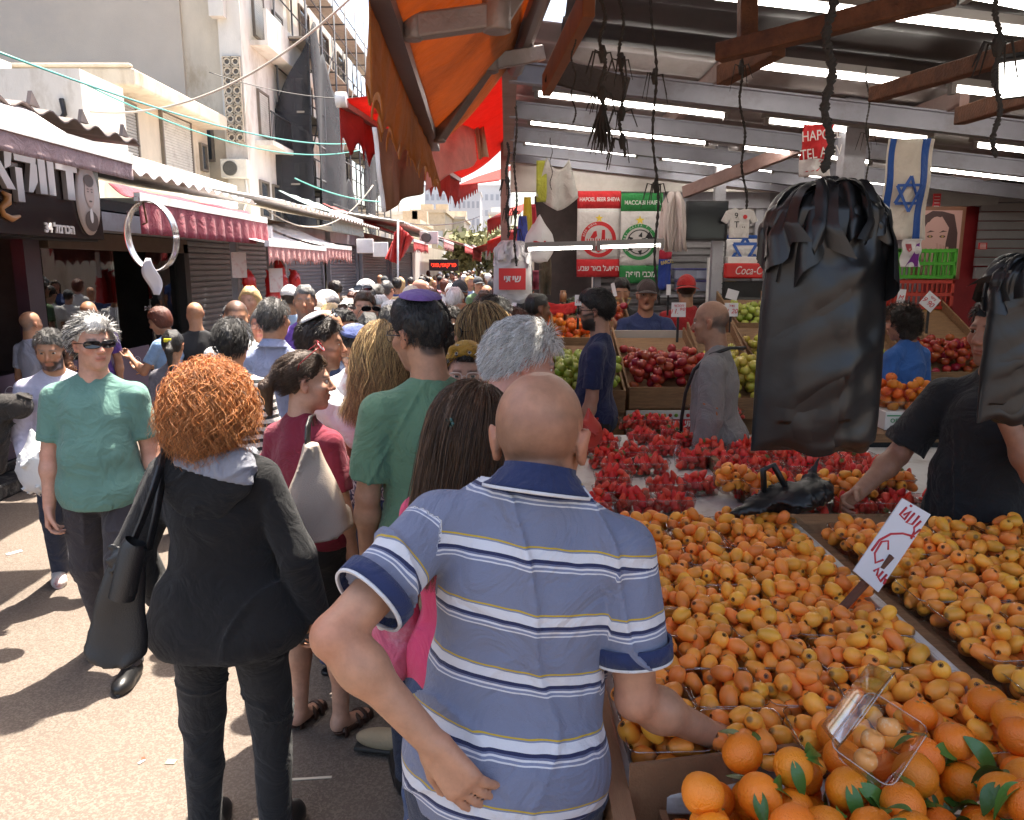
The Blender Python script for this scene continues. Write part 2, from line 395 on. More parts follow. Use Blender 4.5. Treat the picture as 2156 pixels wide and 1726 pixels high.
def person(label, x, y, face, h=1.75, g=1.0, sex='m', z0=0.0, fwd=0, side=0, twist=0, head=(0, 0, 0), armR=None, armL=None, feet=None, skin='tan',
           top=None, bot=None, shoe=None, hair=None, vox=.009, beard=0, beardc=None, glasses=None, group=None, belly=1.0, open_mouth=0, headw=1.0, name='person', hscale=1.0, cat=None, hoff=(0, 0, 0), armw=1.0):
    cat = cat or ('woman' if sex == 'f' else 'man')
    s = h / 1.75
    root = empty(name, (x, y, z0), -R(face)); tag(root, label, cat, group)
    T = Matrix.Translation((0, 0, .95)) @ Matrix.Rotation(-R(fwd), 4, 'X') @ Matrix.Rotation(R(side), 4, 'Y') @ Matrix.Rotation(-R(twist), 4, 'Z') @ Matrix.Translation((0, 0, -.95))
    TR = np.array(T.to_3x3())
    def t(p): return np.array(T @ Vector(p))
    w = sex == 'f'; sw = (.148 if w else .170) * (.75 + .25 * g)
    shl = {-1: t((-sw, -.012, 1.385)), 1: t((sw, -.012, 1.385))}
    nb = t((0, -.028, 1.47))
    Rh = np.array((T.to_3x3() @ Matrix.Rotation(-R(head[0]), 3, 'Z') @ Matrix.Rotation(-R(head[1]) - R(fwd) * -.6, 3, 'X') @ Matrix.Rotation(R(head[2]), 3, 'Y')))
    hc = nb + Rh @ np.array((0, .03, .155 * hscale)) + TR @ np.array(hoff)
    HM = Matrix.Translation(Vector(hc) * s) @ Matrix(Rh).to_4x4() @ Matrix.Scale(s * hscale, 4)
    # arms
    A = {}
    for sx, spec in ((1, armR), (-1, armL)):
        up, fo, hd, curl, th = (spec + (None,) * 5)[:5] if spec else ((.16, -.03, -1), (.04, .22, -1), None, None, None)
        S = lambda v: TR @ (_n(v) * np.array((sx, 1, 1)))
        e = shl[sx] + S(up) * .295; wr = e + S(fo) * .25
        d = S(hd) if hd is not None else S(fo); d = _n(d)
        tv = S(th) if th is not None else TR @ np.array((0, 1, .3)); tv = _n(tv - d * (tv @ d))
        n = -np.cross(d, tv) * sx
        A[sx] = (shl[sx], e, wr, d, tv, n, .5 if curl is None else curl)
    feet = feet or ((-.1, 0), (.1, 0))
    L = {}
    for sx, ft in ((-1, feet[0]), (1, feet[1])):
        hip = np.array((sx * .088 * (.7 + .3 * g), 0, .9)); an = np.array((ft[0], ft[1] - .02, .085 + (ft[2] if len(ft) > 2 else 0)))
        kn = (hip + an) / 2 + np.array((sx * .01, .035 + .12 * abs(ft[1]), .015)); L[sx] = (hip, kn, an)
    gt = .6 + .4 * g
    # ------- skin body
    tp = top or {}; bt = bot or {}
    lim = np.array([p for sx in A for p in A[sx][:3]] + [A[sx][2] + A[sx][3] * .2 for sx in A] + [L[sx][2] for sx in L] + [hc])
    lo = np.minimum(lim.min(0) - .1, (-.24 * g - .03, -.22, 0)); hi = np.maximum(lim.max(0) + .14, (.24 * g + .03, .25, 0))
    lo[2] = 0 if bt.get('kind') in ('skirt', 'shorts', None) else .45
    def torso(B, inf, k=.05, tight=1.0):
        B.put(ell(t((0, -.005, .965)), ((.165 + .012 * w) * g * tight + inf, .122 * g * tight + inf, .14), TR), k)
        B.put(ell(t((0, .014 * belly * g, 1.10)), ((.150 - .018 * w) * g * tight + inf, .112 * gt * belly * tight + inf, .17), TR), k)
        B.put(ell(t((0, -.004, 1.27)), ((.158 - .016 * w) * gt * tight + inf, .112 * gt * tight + inf, .17), TR), k)
        B.put(cone(t((-sw * .8, -.018, 1.375)), t((sw * .8, -.018, 1.375)), .05 * tight + inf, .05 * tight + inf), .04)
        for sx in (-1, 1): B.put(cone(t((sx * .03, -.032, 1.465)), t((sx * sw * .85, -.02, 1.385)), .034 * tight + inf * .6, .04 * tight + inf), .03)
        if w:
            for sx in (-1, 1): B.put(ell(t((sx * .072, .085 * gt, 1.255)), (.062 * gt + inf, .06 * gt + inf, .062 * gt), TR), .05)
    B = SDF(lo, hi, vox)
    torso(B, 0, tight=.82 if top else 1)
    nr = .048 if w else .058
    B.put(cone(nb + TR @ np.array((0, .004, -.03)), hc + Rh @ np.array((0, -.022, -.05)), nr * (.8 + .2 * g) + .006, nr * (.8 + .2 * g)), .03)
    for sx in (1, -1):
        sp, e, wr, d, tv, n, curl = A[sx]; q = armw * (.85 if w else 1) * (.7 + .3 * g)
        B.put(cone(sp, e, .05 * q, .04 * q), .03); B.put(cone(e, wr, .041 * q, .027 * q), .012); B.put(ell(e + (wr - e) * .28, (.042 * q,) * 3), .03)
        hs = (.9 if w else 1.0)
        if vox > .014: B.put(ell(wr + d * .07, (.03, .03, .03)), .03); B.put(cone(wr, wr + d * .13, .028, .016), .02); continue
        for i, (o, ln) in enumerate(((.029, .074), (.0095, .082), (-.0095, .076), (-.027, .06))):
            kb = wr + d * (.092 - .004 * abs(i - 1)) * hs + tv * o * hs
            B.put(cone(wr + d * .012 + tv * o * .62, kb, .0155 * hs, .0125 * hs), .012)
            p = kb; a = .25 + curl * .5 + .08 * i * curl
            for j, fr in enumerate((.45, .31, .24)):
                dd = _n(d * math.cos(a) + n * math.sin(a) + tv * (.10 - .07 * i) * (1 - curl)); q2 = p + dd * ln * fr * hs
                B.put(cone(p, q2, (.0093 - .0008 * j) * hs, (.0086 - .0009 * j) * hs), .003); p = q2; a += curl * .75 + .12
        b0 = wr + d * .02 + tv * .024 * hs + n * .006; b1 = b0 + _n(d * .75 + tv * .62 + n * (.25 + .3 * curl)) * .045 * hs
        b2 = b1 + _n(d * .85 + tv * .4 * (1 - curl) + n * (.2 + .6 * curl)) * .033 * hs; b3 = b2 + _n(d * .9 + n * (.2 + .6 * curl)) * .026 * hs
        B.put(cone(b0, b1, .017 * hs, .0125 * hs), .01); B.put(cone(b1, b2, .0115 * hs, .0102 * hs), .003); B.put(cone(b2, b3, .0102 * hs, .0085 * hs), .003)
    for sx in (-1, 1):
        hip, kn, an = L[sx]; q = .8 if bt.get('kind') == 'trousers' else 1.0
        B.put(cone(hip, kn, .086 * q * gt, .056 * q), .04); B.put(cone(kn, an, .052 * q, .036 * q), .02); B.put(ell(kn + (an - kn) * .3 + np.array((0, -.018, 0)), (.052 * q, .055 * q, .12)), .04)
        if lo[2] < .1: 
            B.put(cone(an + np.array((0, -.02, -.03)), an + np.array((sx * .02, .15, -.06)), .036, .024), .03)
    # head in place
    hpr = head_prims(sex, headw)
    if open_mouth: hpr = hpr[:-7] + [('s', ell((0, .092, -.066), (.019, .02, .015 * open_mouth)), .004)] + hpr[-6:]
    for md, (l0, h0, fn), k in hpr:
        cen = (np.asarray(l0) + np.asarray(h0)) / 2; ex = float(np.linalg.norm((np.asarray(h0) - np.asarray(l0)) / 2)); c = hc + Rh @ cen * hscale
        def f2(X, Y, Z, fn=fn):
            X, Y, Z = X - hc[0], Y - hc[1], Z - hc[2]
            return fn(*[(Rh[0, i] * X + Rh[1, i] * Y + Rh[2, i] * Z) / hscale for i in range(3)]) * hscale
        B.put((c - ex, c + ex, f2), k, md)
    V, Fq = B.mesh()
    # colours belonging to the skin itself
    base = np.array(SK[skin] if isinstance(skin, str) else skin); Cc = np.tile(base, (len(V), 1))
    q = (V - hc) @ Rh / hscale; ax = np.abs(q[:, 0]); hd = np.linalg.norm(q, axis=1) < .17
    def mixc(mask, c, a): 
        a = (np.clip(mask, 0, 1) * a)[:, None]; Cc[:] = Cc * (1 - a) + np.array(c) * a
    sm = lambda e, w_: np.clip(.5 - e / w_, 0, 1)
    nz = wob(1, 70, 3)(q[:, 0], q[:, 1], q[:, 2])
    redd = base * np.array((1.05, .72, .68))
    mixc(hd * sm(np.hypot((ax - .045) / .02, (q[:, 2] + .025) / .02) - 1, .8) * (q[:, 1] > .03), redd, .45)
    mixc(hd * (q[:, 1] > .095) * sm(np.abs(q[:, 2] + .025) - .012, .01), redd, .5); mixc(hd * (ax > .074) * (np.abs(q[:, 2]) < .04), redd, .5)
    lip = hd * (q[:, 1] > .07) * sm(ax - .024, .006) * sm(np.abs(q[:, 2] + .0625) - .0115, .004)
    mixc(lip, (base * np.array((.92, .55, .55)) if not w else np.array((.42, .12, .11))), .8)
    mixc(hd * (q[:, 1] > .085) * sm(ax - .02, .004) * sm(np.abs(q[:, 2] + .0625) - .002, .003), base * .3, .8)
    if open_mouth: mixc(hd * (q[:, 1] > .06) * sm(np.hypot(ax / .019, (q[:, 2] + .066) / (.015 * open_mouth)) - .9, .2), (.05, .01, .01), .95)
    hcl = np.array(HAIRC.get((hair or {}).get('col', 'dark'), (.02, .015, .01)))
    bc = np.array(HAIRC.get(beardc, (.03, .022, .017))) if beardc else np.minimum(hcl, .1)
    mixc(hd * (q[:, 1] > .05) * sm(np.abs(q[:, 2] - .029 + 2.2 * (ax - .03) ** 2) - .0045, .005) * sm(np.abs(ax - .031) - .019, .006), np.minimum(hcl, .12) * 1.2 + .008, .85)
    mixc(hd * (q[:, 1] > .06) * sm(np.abs(q[:, 2] - .0135) - .0022, .003) * sm(np.abs(ax - .032) - .014, .004), base * .16, .6 if glasses != 'sun' else 0)
    if beard:
        bm = sm(q[:, 2] + .03 + .02 * np.sin(ax * 40) + .006 * nz - .028 * (ax > .05), .015) * (q[:, 1] > -.005) * sm(-q[:, 2] - .125, .01) * hd
        bm = bm * (1 - lip) * (1 - sm(np.hypot((ax - .0) / .034, (q[:, 2] + .03) / .018) - 1, .4) * .95) * (1 - sm(np.hypot((ax - .045) / .02, (q[:, 2] + .03) / .022) - 1, .4) * .9)
        mixc(bm, bc, beard)
    hr = hair or {}
    if hr.get('style') in ('buzz', 'short', 'fringe', 'cap') or hr.get('stub'):
        n_, c_ = hl(hr.get('line', 0)); e_ = q @ n_ - c_ + .005 * nz
        msk = sm(e_, .012) * hd * (ax < .082)
        if hr.get('style') == 'fringe': msk = msk * sm(q[:, 2] - hr.get('fz', .035) - .012 * nz, .06)
        msk = msk * (1 - (ax > .0725) * (np.abs(q[:, 1] + .012) < .03) * (np.abs(q[:, 2]) < .045))
        mixc(msk, hcl, hr.get('stub', .8))
    if tp.get('sleeve') != 'long':
        for sx in (1, -1):
            e = A[sx][1]; mixc(sm(np.linalg.norm(V - e, axis=1) - .05, .05), redd, .35)
    mixc(np.clip(wob(1, 14, 11)(V[:, 0], V[:, 1], V[:, 2]), 0, 1), redd, .22)
    body = obj_np('body', V * s, Fq, skin_mat(), root, attrs={'Col': ('FLOAT_COLOR', Cc)})
    # eyes
    if vox < .0105 and glasses != 'sun':
        for sx in (-1, 1):
            eb = MB(); eb.cur = 0
            prof = [(.0115 * math.sin(a), .0115 * math.cos(a)) for a in np.linspace(.0, math.pi / 1.6, 9)]
            eb.lathe(prof[3:], (0, 0, 0), 14); eb.cur = 1; eb.lathe(prof[1:4], (0, 0, 0), 14); eb.cur = 2; eb.lathe([(0, .0116)] + prof[1:2], (0, 0, 0), 14)
            o = eb.build('eye', [mat('eye_white', (.72, .68, .64), .2), mat('iris', (.05, .025, .012), .15), mat('pupil', (.004, .004, .004), .1)], root)
            o.matrix_local = HM @ Matrix.Translation((sx * .032, .0765, .0075)) @ Matrix.Rotation(-R(88), 4, 'X')
    # ------- hair
    if hr.get('style') not in (None, 'buzz', 'bald', 'fringe'): make_hair(root, HM, hr, vox)
    # ------- glasses
    if glasses: make_glasses(root, HM, glasses)
    # ------- top
    if top:
        f_ = tp.get('fit', .010); hem = tp.get('hem', .9); sl = tp.get('sleeve', 'short')
        lo2 = lo.copy(); lo2[2] = max(0.3, hem - .25); hi2 = hi.copy(); hi2[2] = 1.62
        D = SDF(lo2, hi2, vox)
        torso(D, f_); nr2 = nr * (.8 + .2 * g) + .006
        D.put(cone(nb + TR @ np.array((0, -.002, -.115)), nb + TR @ np.array((0, .0, -.04)), nr2 + .028, nr2 + .012), .03)
        if hem < .93:
            D.put(ell(t((0, -.004, hem + .06)), ((.168 + .01 * w) * g + f_ + tp.get('flare', 0), .125 * g * (.5 + .5 * belly) + f_ + tp.get('flare', 0), .15), TR), .05)
        nrm = TR @ np.array((0, 0, -1)); D.clip(nrm, float(nrm @ t((0, 0, hem))))
        D.put(cone(nb + TR @ np.array((0, .018, .055 if tp.get('collar') else .040)), nb + TR @ np.array((0, .012, .1)), .052 if w else .058, .066), .004, 's')
        if tp.get('v'): D.put(cone(t((0, .07, 1.49)), t((0, .118, 1.48 - tp['v'])), .05, .004), .004, 's')
        for sx in (1, -1):
            sp, e, wr = A[sx][:3]; q = (.85 if w else 1) * (.7 + .3 * g); lo_ = tp.get('loose', .012)
            sp2 = sp + (e - sp) * .03
            if sl == 'short': D.put(cone(sp2, sp + (e - sp) * tp.get('slen', .68), .058 * q + lo_ * .45, .05 * q + lo_ * 1.3, True), .022)
            elif sl == 'cap': D.put(cone(sp2, sp + (e - sp) * .35, .058 * q + lo_ * .45, .05 * q + lo_, True), .022)
            elif sl in ('long', 'threeq'):
                D.put(cone(sp2, e, .058 * q + lo_ * .5, .046 * q + lo_), .022); en = e + (wr - e) * (.97 if sl == 'long' else .35)
                D.put(cone(e, en, .045 * q + lo_, .033 * q + lo_ * .9, True), .015)
            elif sl == 'none': D.put(ell(sp + TR @ np.array((sx * .03, 0, -.02)), (.05, .08, .1)), .01, 's')
        wr_ = tp.get('wrinkle', .010)
        sd_ = int(abs(x) * 977 + y * 131) % 9999; D.disp(fold(wr_, 9, sd_)); D.disp(wob(wr_ * .3, 22, sd_ + 1, (1, 1, .6)))
        V, Fq = D.mesh(); at = {}
        if tp.get('pat'):
            inv = np.array(T.inverted().to_3x3()); pc = np.c_[V, np.ones(len(V))] @ np.array(T.inverted()).T; pat = pc[:, :3].copy()
            for sx in (1, -1):
                sp, e, wr = A[sx][:3]; u = _n(e - sp); al = (V - sp) @ u; dr = np.linalg.norm((V - sp) - al[:, None] * u, axis=1)
                m_ = (al > .035 + 0.0 * dr) & (dr < .10) & (np.abs(pc[:, 0]) > sw * .93) & (pc[:, 2] > 1.05)
                pat[m_, 2] = 1.385 - al[m_]; pat[m_, 1] += 5
            at['pat'] = ('FLOAT_VECTOR', pat)
        obj_np(tp.get('name', 'shirt'), V * s, Fq, tp['mat'], root, attrs=at)
        if tp.get('collar'):
            cb = MB(); col = tp['collar']
            def ring(a, b):
                an = R(25) + a * R(310) + R(90); wdt = .067 + .030 * b * b + .004; z = 1.512 - .006 * math.cos(an - R(270)) * 0 - .045 * b + .012 * math.sin(-an) * (1) - .0
                if b < .25: wdt -= .006
                return t((wdt * math.cos(an) * 1.0, -.022 + wdt * 1.02 * math.sin(an), z)) * s
            cb.sheet(ring, 28, 5, .005); cb.build('collar', col, root)
        for key in ('trim',):
            if tp.get(key):
                tm = tp[key]
                for sx in (1, -1):
                    sp, e = A[sx][:2]; u = _n(e - sp); q = (.85 if w else 1) * (.7 + .3 * g); c0 = sp + (e - sp) * tp.get('slen', .68); rr = .05 * q + lo_ * 1.3 + .004
                    X = _n(np.cross(u, (0, 1, .1))); Y = np.cross(u, X)
                    for m0, a0, a1, ex in tm:
                        kb = MB(); kb.sheet(lambda a, b: (c0 + u * (a0 + (a1 - a0) * b) + (X * math.cos(a * 6.2832) + Y * math.sin(a * 6.2832)) * (rr + ex + .002 * math.sin(a * 19))) * s, 36, 2, .005)
                        kb.build('cuff', m0, root)
    if bot:
        k = bot['kind']; bl = bot.get('loose', .012); topz = 1.02
        if k in ('trousers', 'shorts'):
            D = SDF((lo[0], lo[1] - .08, 0.0), (hi[0], hi[1] + .08, 1.1), max(vox, .007))
            D.put(ell((0, -.005, .96), (.163 * g + .008, .122 * g + .008, .14)), .03)
            for sx in (-1, 1):
                hip, kn, an = L[sx]
                D.put(ell(hip + np.array((0, -.035, -.01)), (.09 * gt, .085 * gt, .11)), .04)
                if k == 'trousers':
                    D.put(cone(hip, kn, .088 * gt + bl * .6, .062 * gt + bl), .03); D.put(cone(kn, an + np.array((0, 0, -.03)), .06 * gt ** .5 + bl, .046 + bl, True), .02)
                else: D.put(cone(hip, hip + (kn - hip) * .85, .09 * gt + bl, .08 * gt + bl, True), .03)
            D.clip((0, 0, 1), topz)
            D.disp(fold(.009, 11, int(abs(x) * 77 + 5) % 999, (.8, .8, 1.2))); D.disp(wob(.0022, 24, int(y * 77 + 5) % 999, (.8, .8, 1.2)))
            V, Fq = D.mesh(); obj_np('trousers' if k == 'trousers' else 'shorts', V * s, Fq, bot['mat'], root)
        else:
            ln = bot.get('len', .5); D = SDF((-.3, -.3, ln - .05), (.3, .3, 1.1), max(vox, .007))
            D.put(ell((0, -.008, .95), (.172 * g + .008, .128 * g + .012, .16)), .03)
            D.put(cone((-.05 * g, 0, .88), (-.055 * g, 0, ln - .1), .125 * gt, .118 * gt + bot.get('flare', 0)), .05); D.put(cone((.05 * g, 0, .88), (.055 * g, 0, ln - .1), .125 * gt, .118 * gt + bot.get('flare', 0)), .05)
            D.clip((0, 0, 1), topz); D.clip((0, 0, -1), -ln); D.disp(wob(.006, 14, 4)); V, Fq = D.mesh(); obj_np('skirt', V * s, Fq, bot['mat'], root)
    if shoe:
        for sx in (-1, 1):
            hip, kn, an = L[sx]; fz = an[2] - .085; c = np.array((an[0] + sx * .012, an[1] + .055, fz + .035))
            D = SDF(c - (.09, .2, .06), c + (.09, .2, .13), max(vox, .006) * .8)
            if shoe['kind'] == 'sandal':
                hl_ = shoe.get('heel', .0)
                D.put(cone((c[0], c[1] - .08, fz + .012 + hl_ * .5), (c[0] + sx * .008, c[1] + .1, fz + .012), .03, .036), .02); D.clip((0, 0, 1), fz + .02 + hl_ * .3)
                for yy, zz in ((.065, .045), (.02, .062), (-.07, .085)):
                    def tor(X, Y, Z, yy=yy): 
                        r_ = np.sqrt((X - c[0]) ** 2 + (Z - fz - .02) ** 2 * 1.1); return np.sqrt((r_ - (.043 if yy > 0 else .036)) ** 2 + np.maximum(np.abs(Y - c[1] - yy) - .008, 0) ** 2) - .005
                    D.put((c + (-.06, yy - .03, -.05), c + (.06, yy + .03, .09), tor), .003)
            else:
                D.put(ell(c + (0, .02, -.005), (.046, .135, .045)), .01); D.put(cone(c + (0, -.06, .0), an + (0, 0, .02), .043, .045), .03); D.put(ell(c + (0, .085, -.008), (.047, .062, .036)), .02)
                D.put(ell(c + (0, .018, -.03), (.05, .142, .014)), .004)
                if shoe['kind'] == 'boot': D.put(cone(an, an + np.array((0, 0, .09)), .05, .052, True), .02)
            D.clip((0, 0, -1), -(fz + .002))
            V, Fq = D.mesh(); obj_np('sandal' if shoe['kind'] == 'sandal' else 'shoe', V * s, Fq, shoe['mat'], root)
    root['_'] = 0; del root['_']
    return dict(root=root, HM=HM, T=T, A=A, s=s, L=L, t=t, R=Rh, hc=hc)

def make_hair(root, HM, hr, vox):
    hr = dict(hr); st = hr['style']
    if st in ('short', 'bob', 'pony', 'messy') and vox < .0098 and 'strands' not in hr: hr.update(strands=1500, slen=.030 if st != 'messy' else .045, seg=5, sw=.0010, comb=(0, -.5, -.1), mess=.16, grav=.15, fluff=.35)
    col = np.array(HAIRC[hr['col']]) if isinstance(hr['col'], str) else np.array(hr['col']); th = hr.get('th', .014)
    vx = max(.0055, min(vox, .012)); c = CR_C
    D = SDF((-.24, -.26, -.5), (.24, .2, .24), vx)
    n_, c_ = hl(hr.get('line', 0))
    sd = hr.get('seed', 1)
    if st in ('short', 'long', 'pony', 'bun', 'wavy', 'bob', 'messy'):
        D.put(ell(c + (0, -.003, .004), CR_R + (th * .7, th, th)), 0); D.disp(wob(.0035, 75, sd, (1.6, 1.2, .7))); D.disp(wob(.002, 170, sd + 9, (1.6, 1.2, .7))); D.clip(n_, c_)
        if hr.get('topth'): D.put(ell((0, .012, .095), (.066, .082, hr['topth'] + .03)), .02)
        for sx in (-1, 1): D.put(ell((sx * .082, -.002, -.004), (.018, .022, .034)), .004, 's')
        if st == 'long' or st == 'wavy':
            ln = hr.get('len', .3)
            D.put(cone((0, -.055, .0), (0, -.085, -ln), .082, .06), .04)
            for sx in (-1, 1): D.put(cone((sx * .066, -.015, .03), (sx * .075, -.03, -ln * .85), .032, .026), .03)
        if st == 'bob':
            D.put(ell((0, -.035, -.01), (.098 + hr.get('vol', 0), .1 + hr.get('vol', 0), .115 + hr.get('vol', 0))), .03)
            D.put(ell((0, .115, -.03), (.062, .1, .095)), .02, 's'); D.clip((0, 0, -1), hr.get('cut', .115))
        if st == 'pony':
            D.put(ell((0, -.118, .035), (.02, .02, .02)), .01)
            D.put(cone((0, -.125, .035), (0, -.165, -.02), .022, .03), .01); D.put(cone((0, -.165, -.02), (0, -.15, -hr.get('len', .15)), .03, .012), .02)
        if st == 'bun': D.put(ell((0, -.13, .03), (.045, .04, .045)), .01)
        if st == 'messy': D.disp(wob(.008, 55, sd))
        D.disp(wob(.004, 60, sd, (1.6, 1, .4))); D.disp(wob(.0022, 150, sd + 3, (1.6, 1.2, .5)))
    elif st == 'curly':
        v = hr.get('vol', .0)
        v -= .012; D.put(ell((0, -.02, .022), (.125 + v, .128 + v, .122 + v)), 0); D.put(ell((0, .14, -.03), (.055, .085, .085)), .02, 's'); D.put(ell((0, -.03, -.06), (.118 + v, .105 + v, .085)), .03)
        D.disp(wob(.014, 45, sd)); D.disp(wob(.006, 110, sd + 1))
    elif st == 'cap':
        cc = hr.get('capmat'); n2, c2 = _n((0, -.05, -1)), -.034
        D2 = SDF((-.13, -.16, -.02), (.13, .24, .2), vx)
        D2.put(ell(c + (0, 0, .004), CR_R + (.012, .013, .016)), 0); D2.clip(n2, c2); D2.put(ell((0, .0, .142), (.008, .008, .006)), .004)
        V, Fq = D2.mesh(); o = obj_np('cap', V, Fq, cc, root); o.matrix_local = HM
        B2 = MB(); 
        def brim(a, b):
            an = R(25) + a * R(130); rr = .082 + .075 * b * math.sin(an) ** .6; return (rr * math.cos(an) * .98, .004 + rr * math.sin(an) * 1.05, .048 - .02 * b - .014 * (math.cos(an)) ** 2 * 2 * 1)
        B2.sheet(brim, 16, 5, .004); b = B2.build('brim', hr.get('brimmat', cc), root)
        b.matrix_local = HM @ (Matrix.Rotation(math.pi, 4, 'Z') if hr.get('back') else Matrix())
        D.put(ell(c + (0, -.004, -.004), CR_R + (.008, .01, 0)), 0); D.clip(n_, c_); D.clip((0, 0, 1), .05)
        for sx in (-1, 1): D.put(ell((sx * .082, -.002, -.004), (.02, .03, .04)), .004, 's')
        if hr.get('nohair'): return
    V, Fq = D.mesh()
    if len(V) == 0: return
    tn = wob(1, 40, 5, (1.5, 1, .3))(V[:, 0], V[:, 1], V[:, 2])
    Cc = col * (1 + .22 * tn[:, None])
    if hr.get('col2'):
        a = np.clip(.5 + .5 * tn, 0, 1)[:, None]; Cc = Cc * (1 - a) + np.array(HAIRC[hr['col2']]) * a
    hm = HM
    if hr.get('strands'):
        SV, SF, SC = strands(hr, col)
        if hr.get('flow'):
            S2 = strands(dict(hr, style='wavy', **hr['flow']), col); SF = np.concatenate([SF, S2[1] + len(SV)]); SV = np.concatenate([SV, S2[0]]); SC = np.concatenate([SC, S2[2]])
        n0 = len(V); Fq = np.concatenate([Fq, SF + n0]); V = np.concatenate([V, SV]); Cc = np.concatenate([Cc, SC])
    o = obj_np('hair', V, Fq, hair_mat(), root, attrs={'Col': ('FLOAT_COLOR', np.clip(Cc, .003, .95))}); o.matrix_local = hm
    if hr.get('kippah'):
        kp = MB(); kp.lathe([(.0, .012), (.03, .0095), (.055, .002), (.07, -.008), (.0695, -.012)], (0, 0, 0), 28)
        o = kp.build('kippah', hr['kippah'], root); o.matrix_local = HM @ Matrix.Translation((0, -.045 + hr.get('ky', 0), .128 + th * .6)) @ Matrix.Rotation(R(28 + hr.get('kt', 0)), 4, 'X')
def strands(hr, col):
    N, st = hr['strands'], hr['style']; rs = np.random.default_rng(hr.get('seed', 1) + 50)
    n_, c_ = hl(hr.get('line', 0)); c = CR_C; rad = CR_R + hr.get('th', .014)
    P = rs.normal(size=(N * 4, 3)); P /= np.linalg.norm(P, axis=1)[:, None]; Q = c + P * rad
    ok = (Q @ n_ < c_ - .004) | ((P[:, 2] > .4) & (Q @ n_ < c_ + .01)); Q = Q[ok][:N]; P = P[ok][:N]; N = len(Q)
    w = hr.get('sw', .0011) * (.7 + .7 * rs.random(N))
    if st == 'curly':
        SEG = 18; v = hr.get('vol', 0); tt = np.linspace(0, 1, SEG)
        big = np.array((.118, .124, .118)) + v; p0 = np.array((0, -.02, .015)) + P * big * (.90 + .17 * rs.random(N) + .05 * np.sin(P[:, 0] * 9 + P[:, 2] * 7) * np.sin(P[:, 1] * 8))[:, None]
        p0[:, 2] -= .075 * (rs.random(N) ** 2) * (P[:, 1] < .3)
        T_ = np.cross(P, rs.normal(size=(N, 3))); T_ /= np.linalg.norm(T_, axis=1)[:, None]; T_[:, 2] -= .35; B_ = np.cross(P, T_)
        Ln = .045 + .05 * rs.random(N); rr = .007 + .011 * rs.random(N); tn = 1.0 + 1.6 * rs.random(N); ph = rs.random(N) * 6.28
        lift = rs.random(N) * .02
        pts = p0[:, None] + T_[:, None] * (Ln[:, None] * (tt - .5))[..., None] + P[:, None] * (lift[:, None] * np.sin(tt * 3.1) + rr[:, None] * np.cos(ph[:, None] + tn[:, None] * 6.28 * tt))[..., None] + B_[:, None] * (rr[:, None] * np.sin(ph[:, None] + tn[:, None] * 6.28 * tt))[..., None]
    else:
        SEG = hr.get('seg', 22); step = hr.get('slen', .3) / SEG; amp = hr.get('wave', 0); part = np.array((hr.get('part', .02), -.0, .13))
        d = P - n_ * 0; d = Q - part; d = d - P * (d * P).sum(1)[:, None]; d /= np.linalg.norm(d, axis=1)[:, None] + 1e-6
        if hr.get('comb'): d = d * .4 + np.array(hr['comb']); d /= np.linalg.norm(d, axis=1)[:, None] + 1e-6
        pts = [Q.copy()]; p = Q.copy(); off = hr.get('lift', .002) + .010 * rs.random(N) * hr.get('fluff', 1); g = np.array((0, -.12, -1.0)) * hr.get('grav', .6); dr = rs.normal(size=(N, 3)) * hr.get('mess', .05)
        clump = np.floor(rs.random(N) * hr.get('clumps', 60)).astype(int); cph = rs.random(400)[clump % 400] * 6.28; ph = cph + rs.normal(size=N) * .5; fr = hr.get('freq', 2.2)
        side = np.cross(P, d)
        obst = [(np.array(hr.get('oc', c)), np.array(hr.get('orad', rad))), (np.array((0, -.045, -.16)), np.array((.062, .068, .12))), (np.array((0, -.03, -.36)), np.array((.2, .125, .2)))]
        for i in range(1, SEG):
            d = d + g + dr * .3 + rs.normal(size=(N, 3)) * hr.get('mess', .05) * .5; d /= np.linalg.norm(d, axis=1)[:, None]
            p = p + d * step
            for oc, orr in obst:
                e = (p - oc) / (orr + off[:, None]); L_ = np.linalg.norm(e, axis=1); m = L_ < 1
                p[m] = oc + e[m] / L_[m][:, None] * (orr + off[m][:, None])
            d = p - pts[-1]; d /= np.linalg.norm(d, axis=1)[:, None] + 1e-6
            pts.append(p.copy())
        pts = np.stack(pts, 1); tt = np.linspace(0, 1, SEG)
        if amp:
            wv = amp * np.minimum(1, tt * 3)[None] * np.sin(ph[:, None] + fr * 6.28 * tt[None]); pts = pts + side[:, None] * wv[..., None]; wv2 = amp * .7 * np.minimum(1, tt * 3)[None] * np.cos(ph[:, None] * 1.3 + fr * 6.28 * tt[None])
            pts = pts + P[:, None] * np.abs(wv2)[..., None]
    S = pts.shape[1]; tg = np.gradient(pts, axis=1); tg /= np.linalg.norm(tg, axis=2)[..., None] + 1e-9
    a = np.cross(tg, rs.normal(size=(N, 1, 3))); a /= np.linalg.norm(a, axis=2)[..., None] + 1e-9; b = np.cross(tg, a)
    tap = (1 - .75 * np.linspace(0, 1, S) ** 2)[None, :, None] * w[:, None, None]
    V = np.stack([pts + (a * math.cos(k * 2.094) + b * math.sin(k * 2.094)) * tap for k in range(3)], 2).reshape(-1, 3)
    base = np.arange(N * S).reshape(N, S); i0 = base[:, :-1].ravel() * 3; i1 = base[:, 1:].ravel() * 3
    Fq = np.concatenate([np.stack([i0 + k, i0 + (k + 1) % 3, i1 + (k + 1) % 3, i1 + k], 1) for k in range(3)])
    br = (1 + hr.get('cvar', .35) * rs.normal(size=N)).clip(.35, 2.0); C = col[None] * br[:, None]
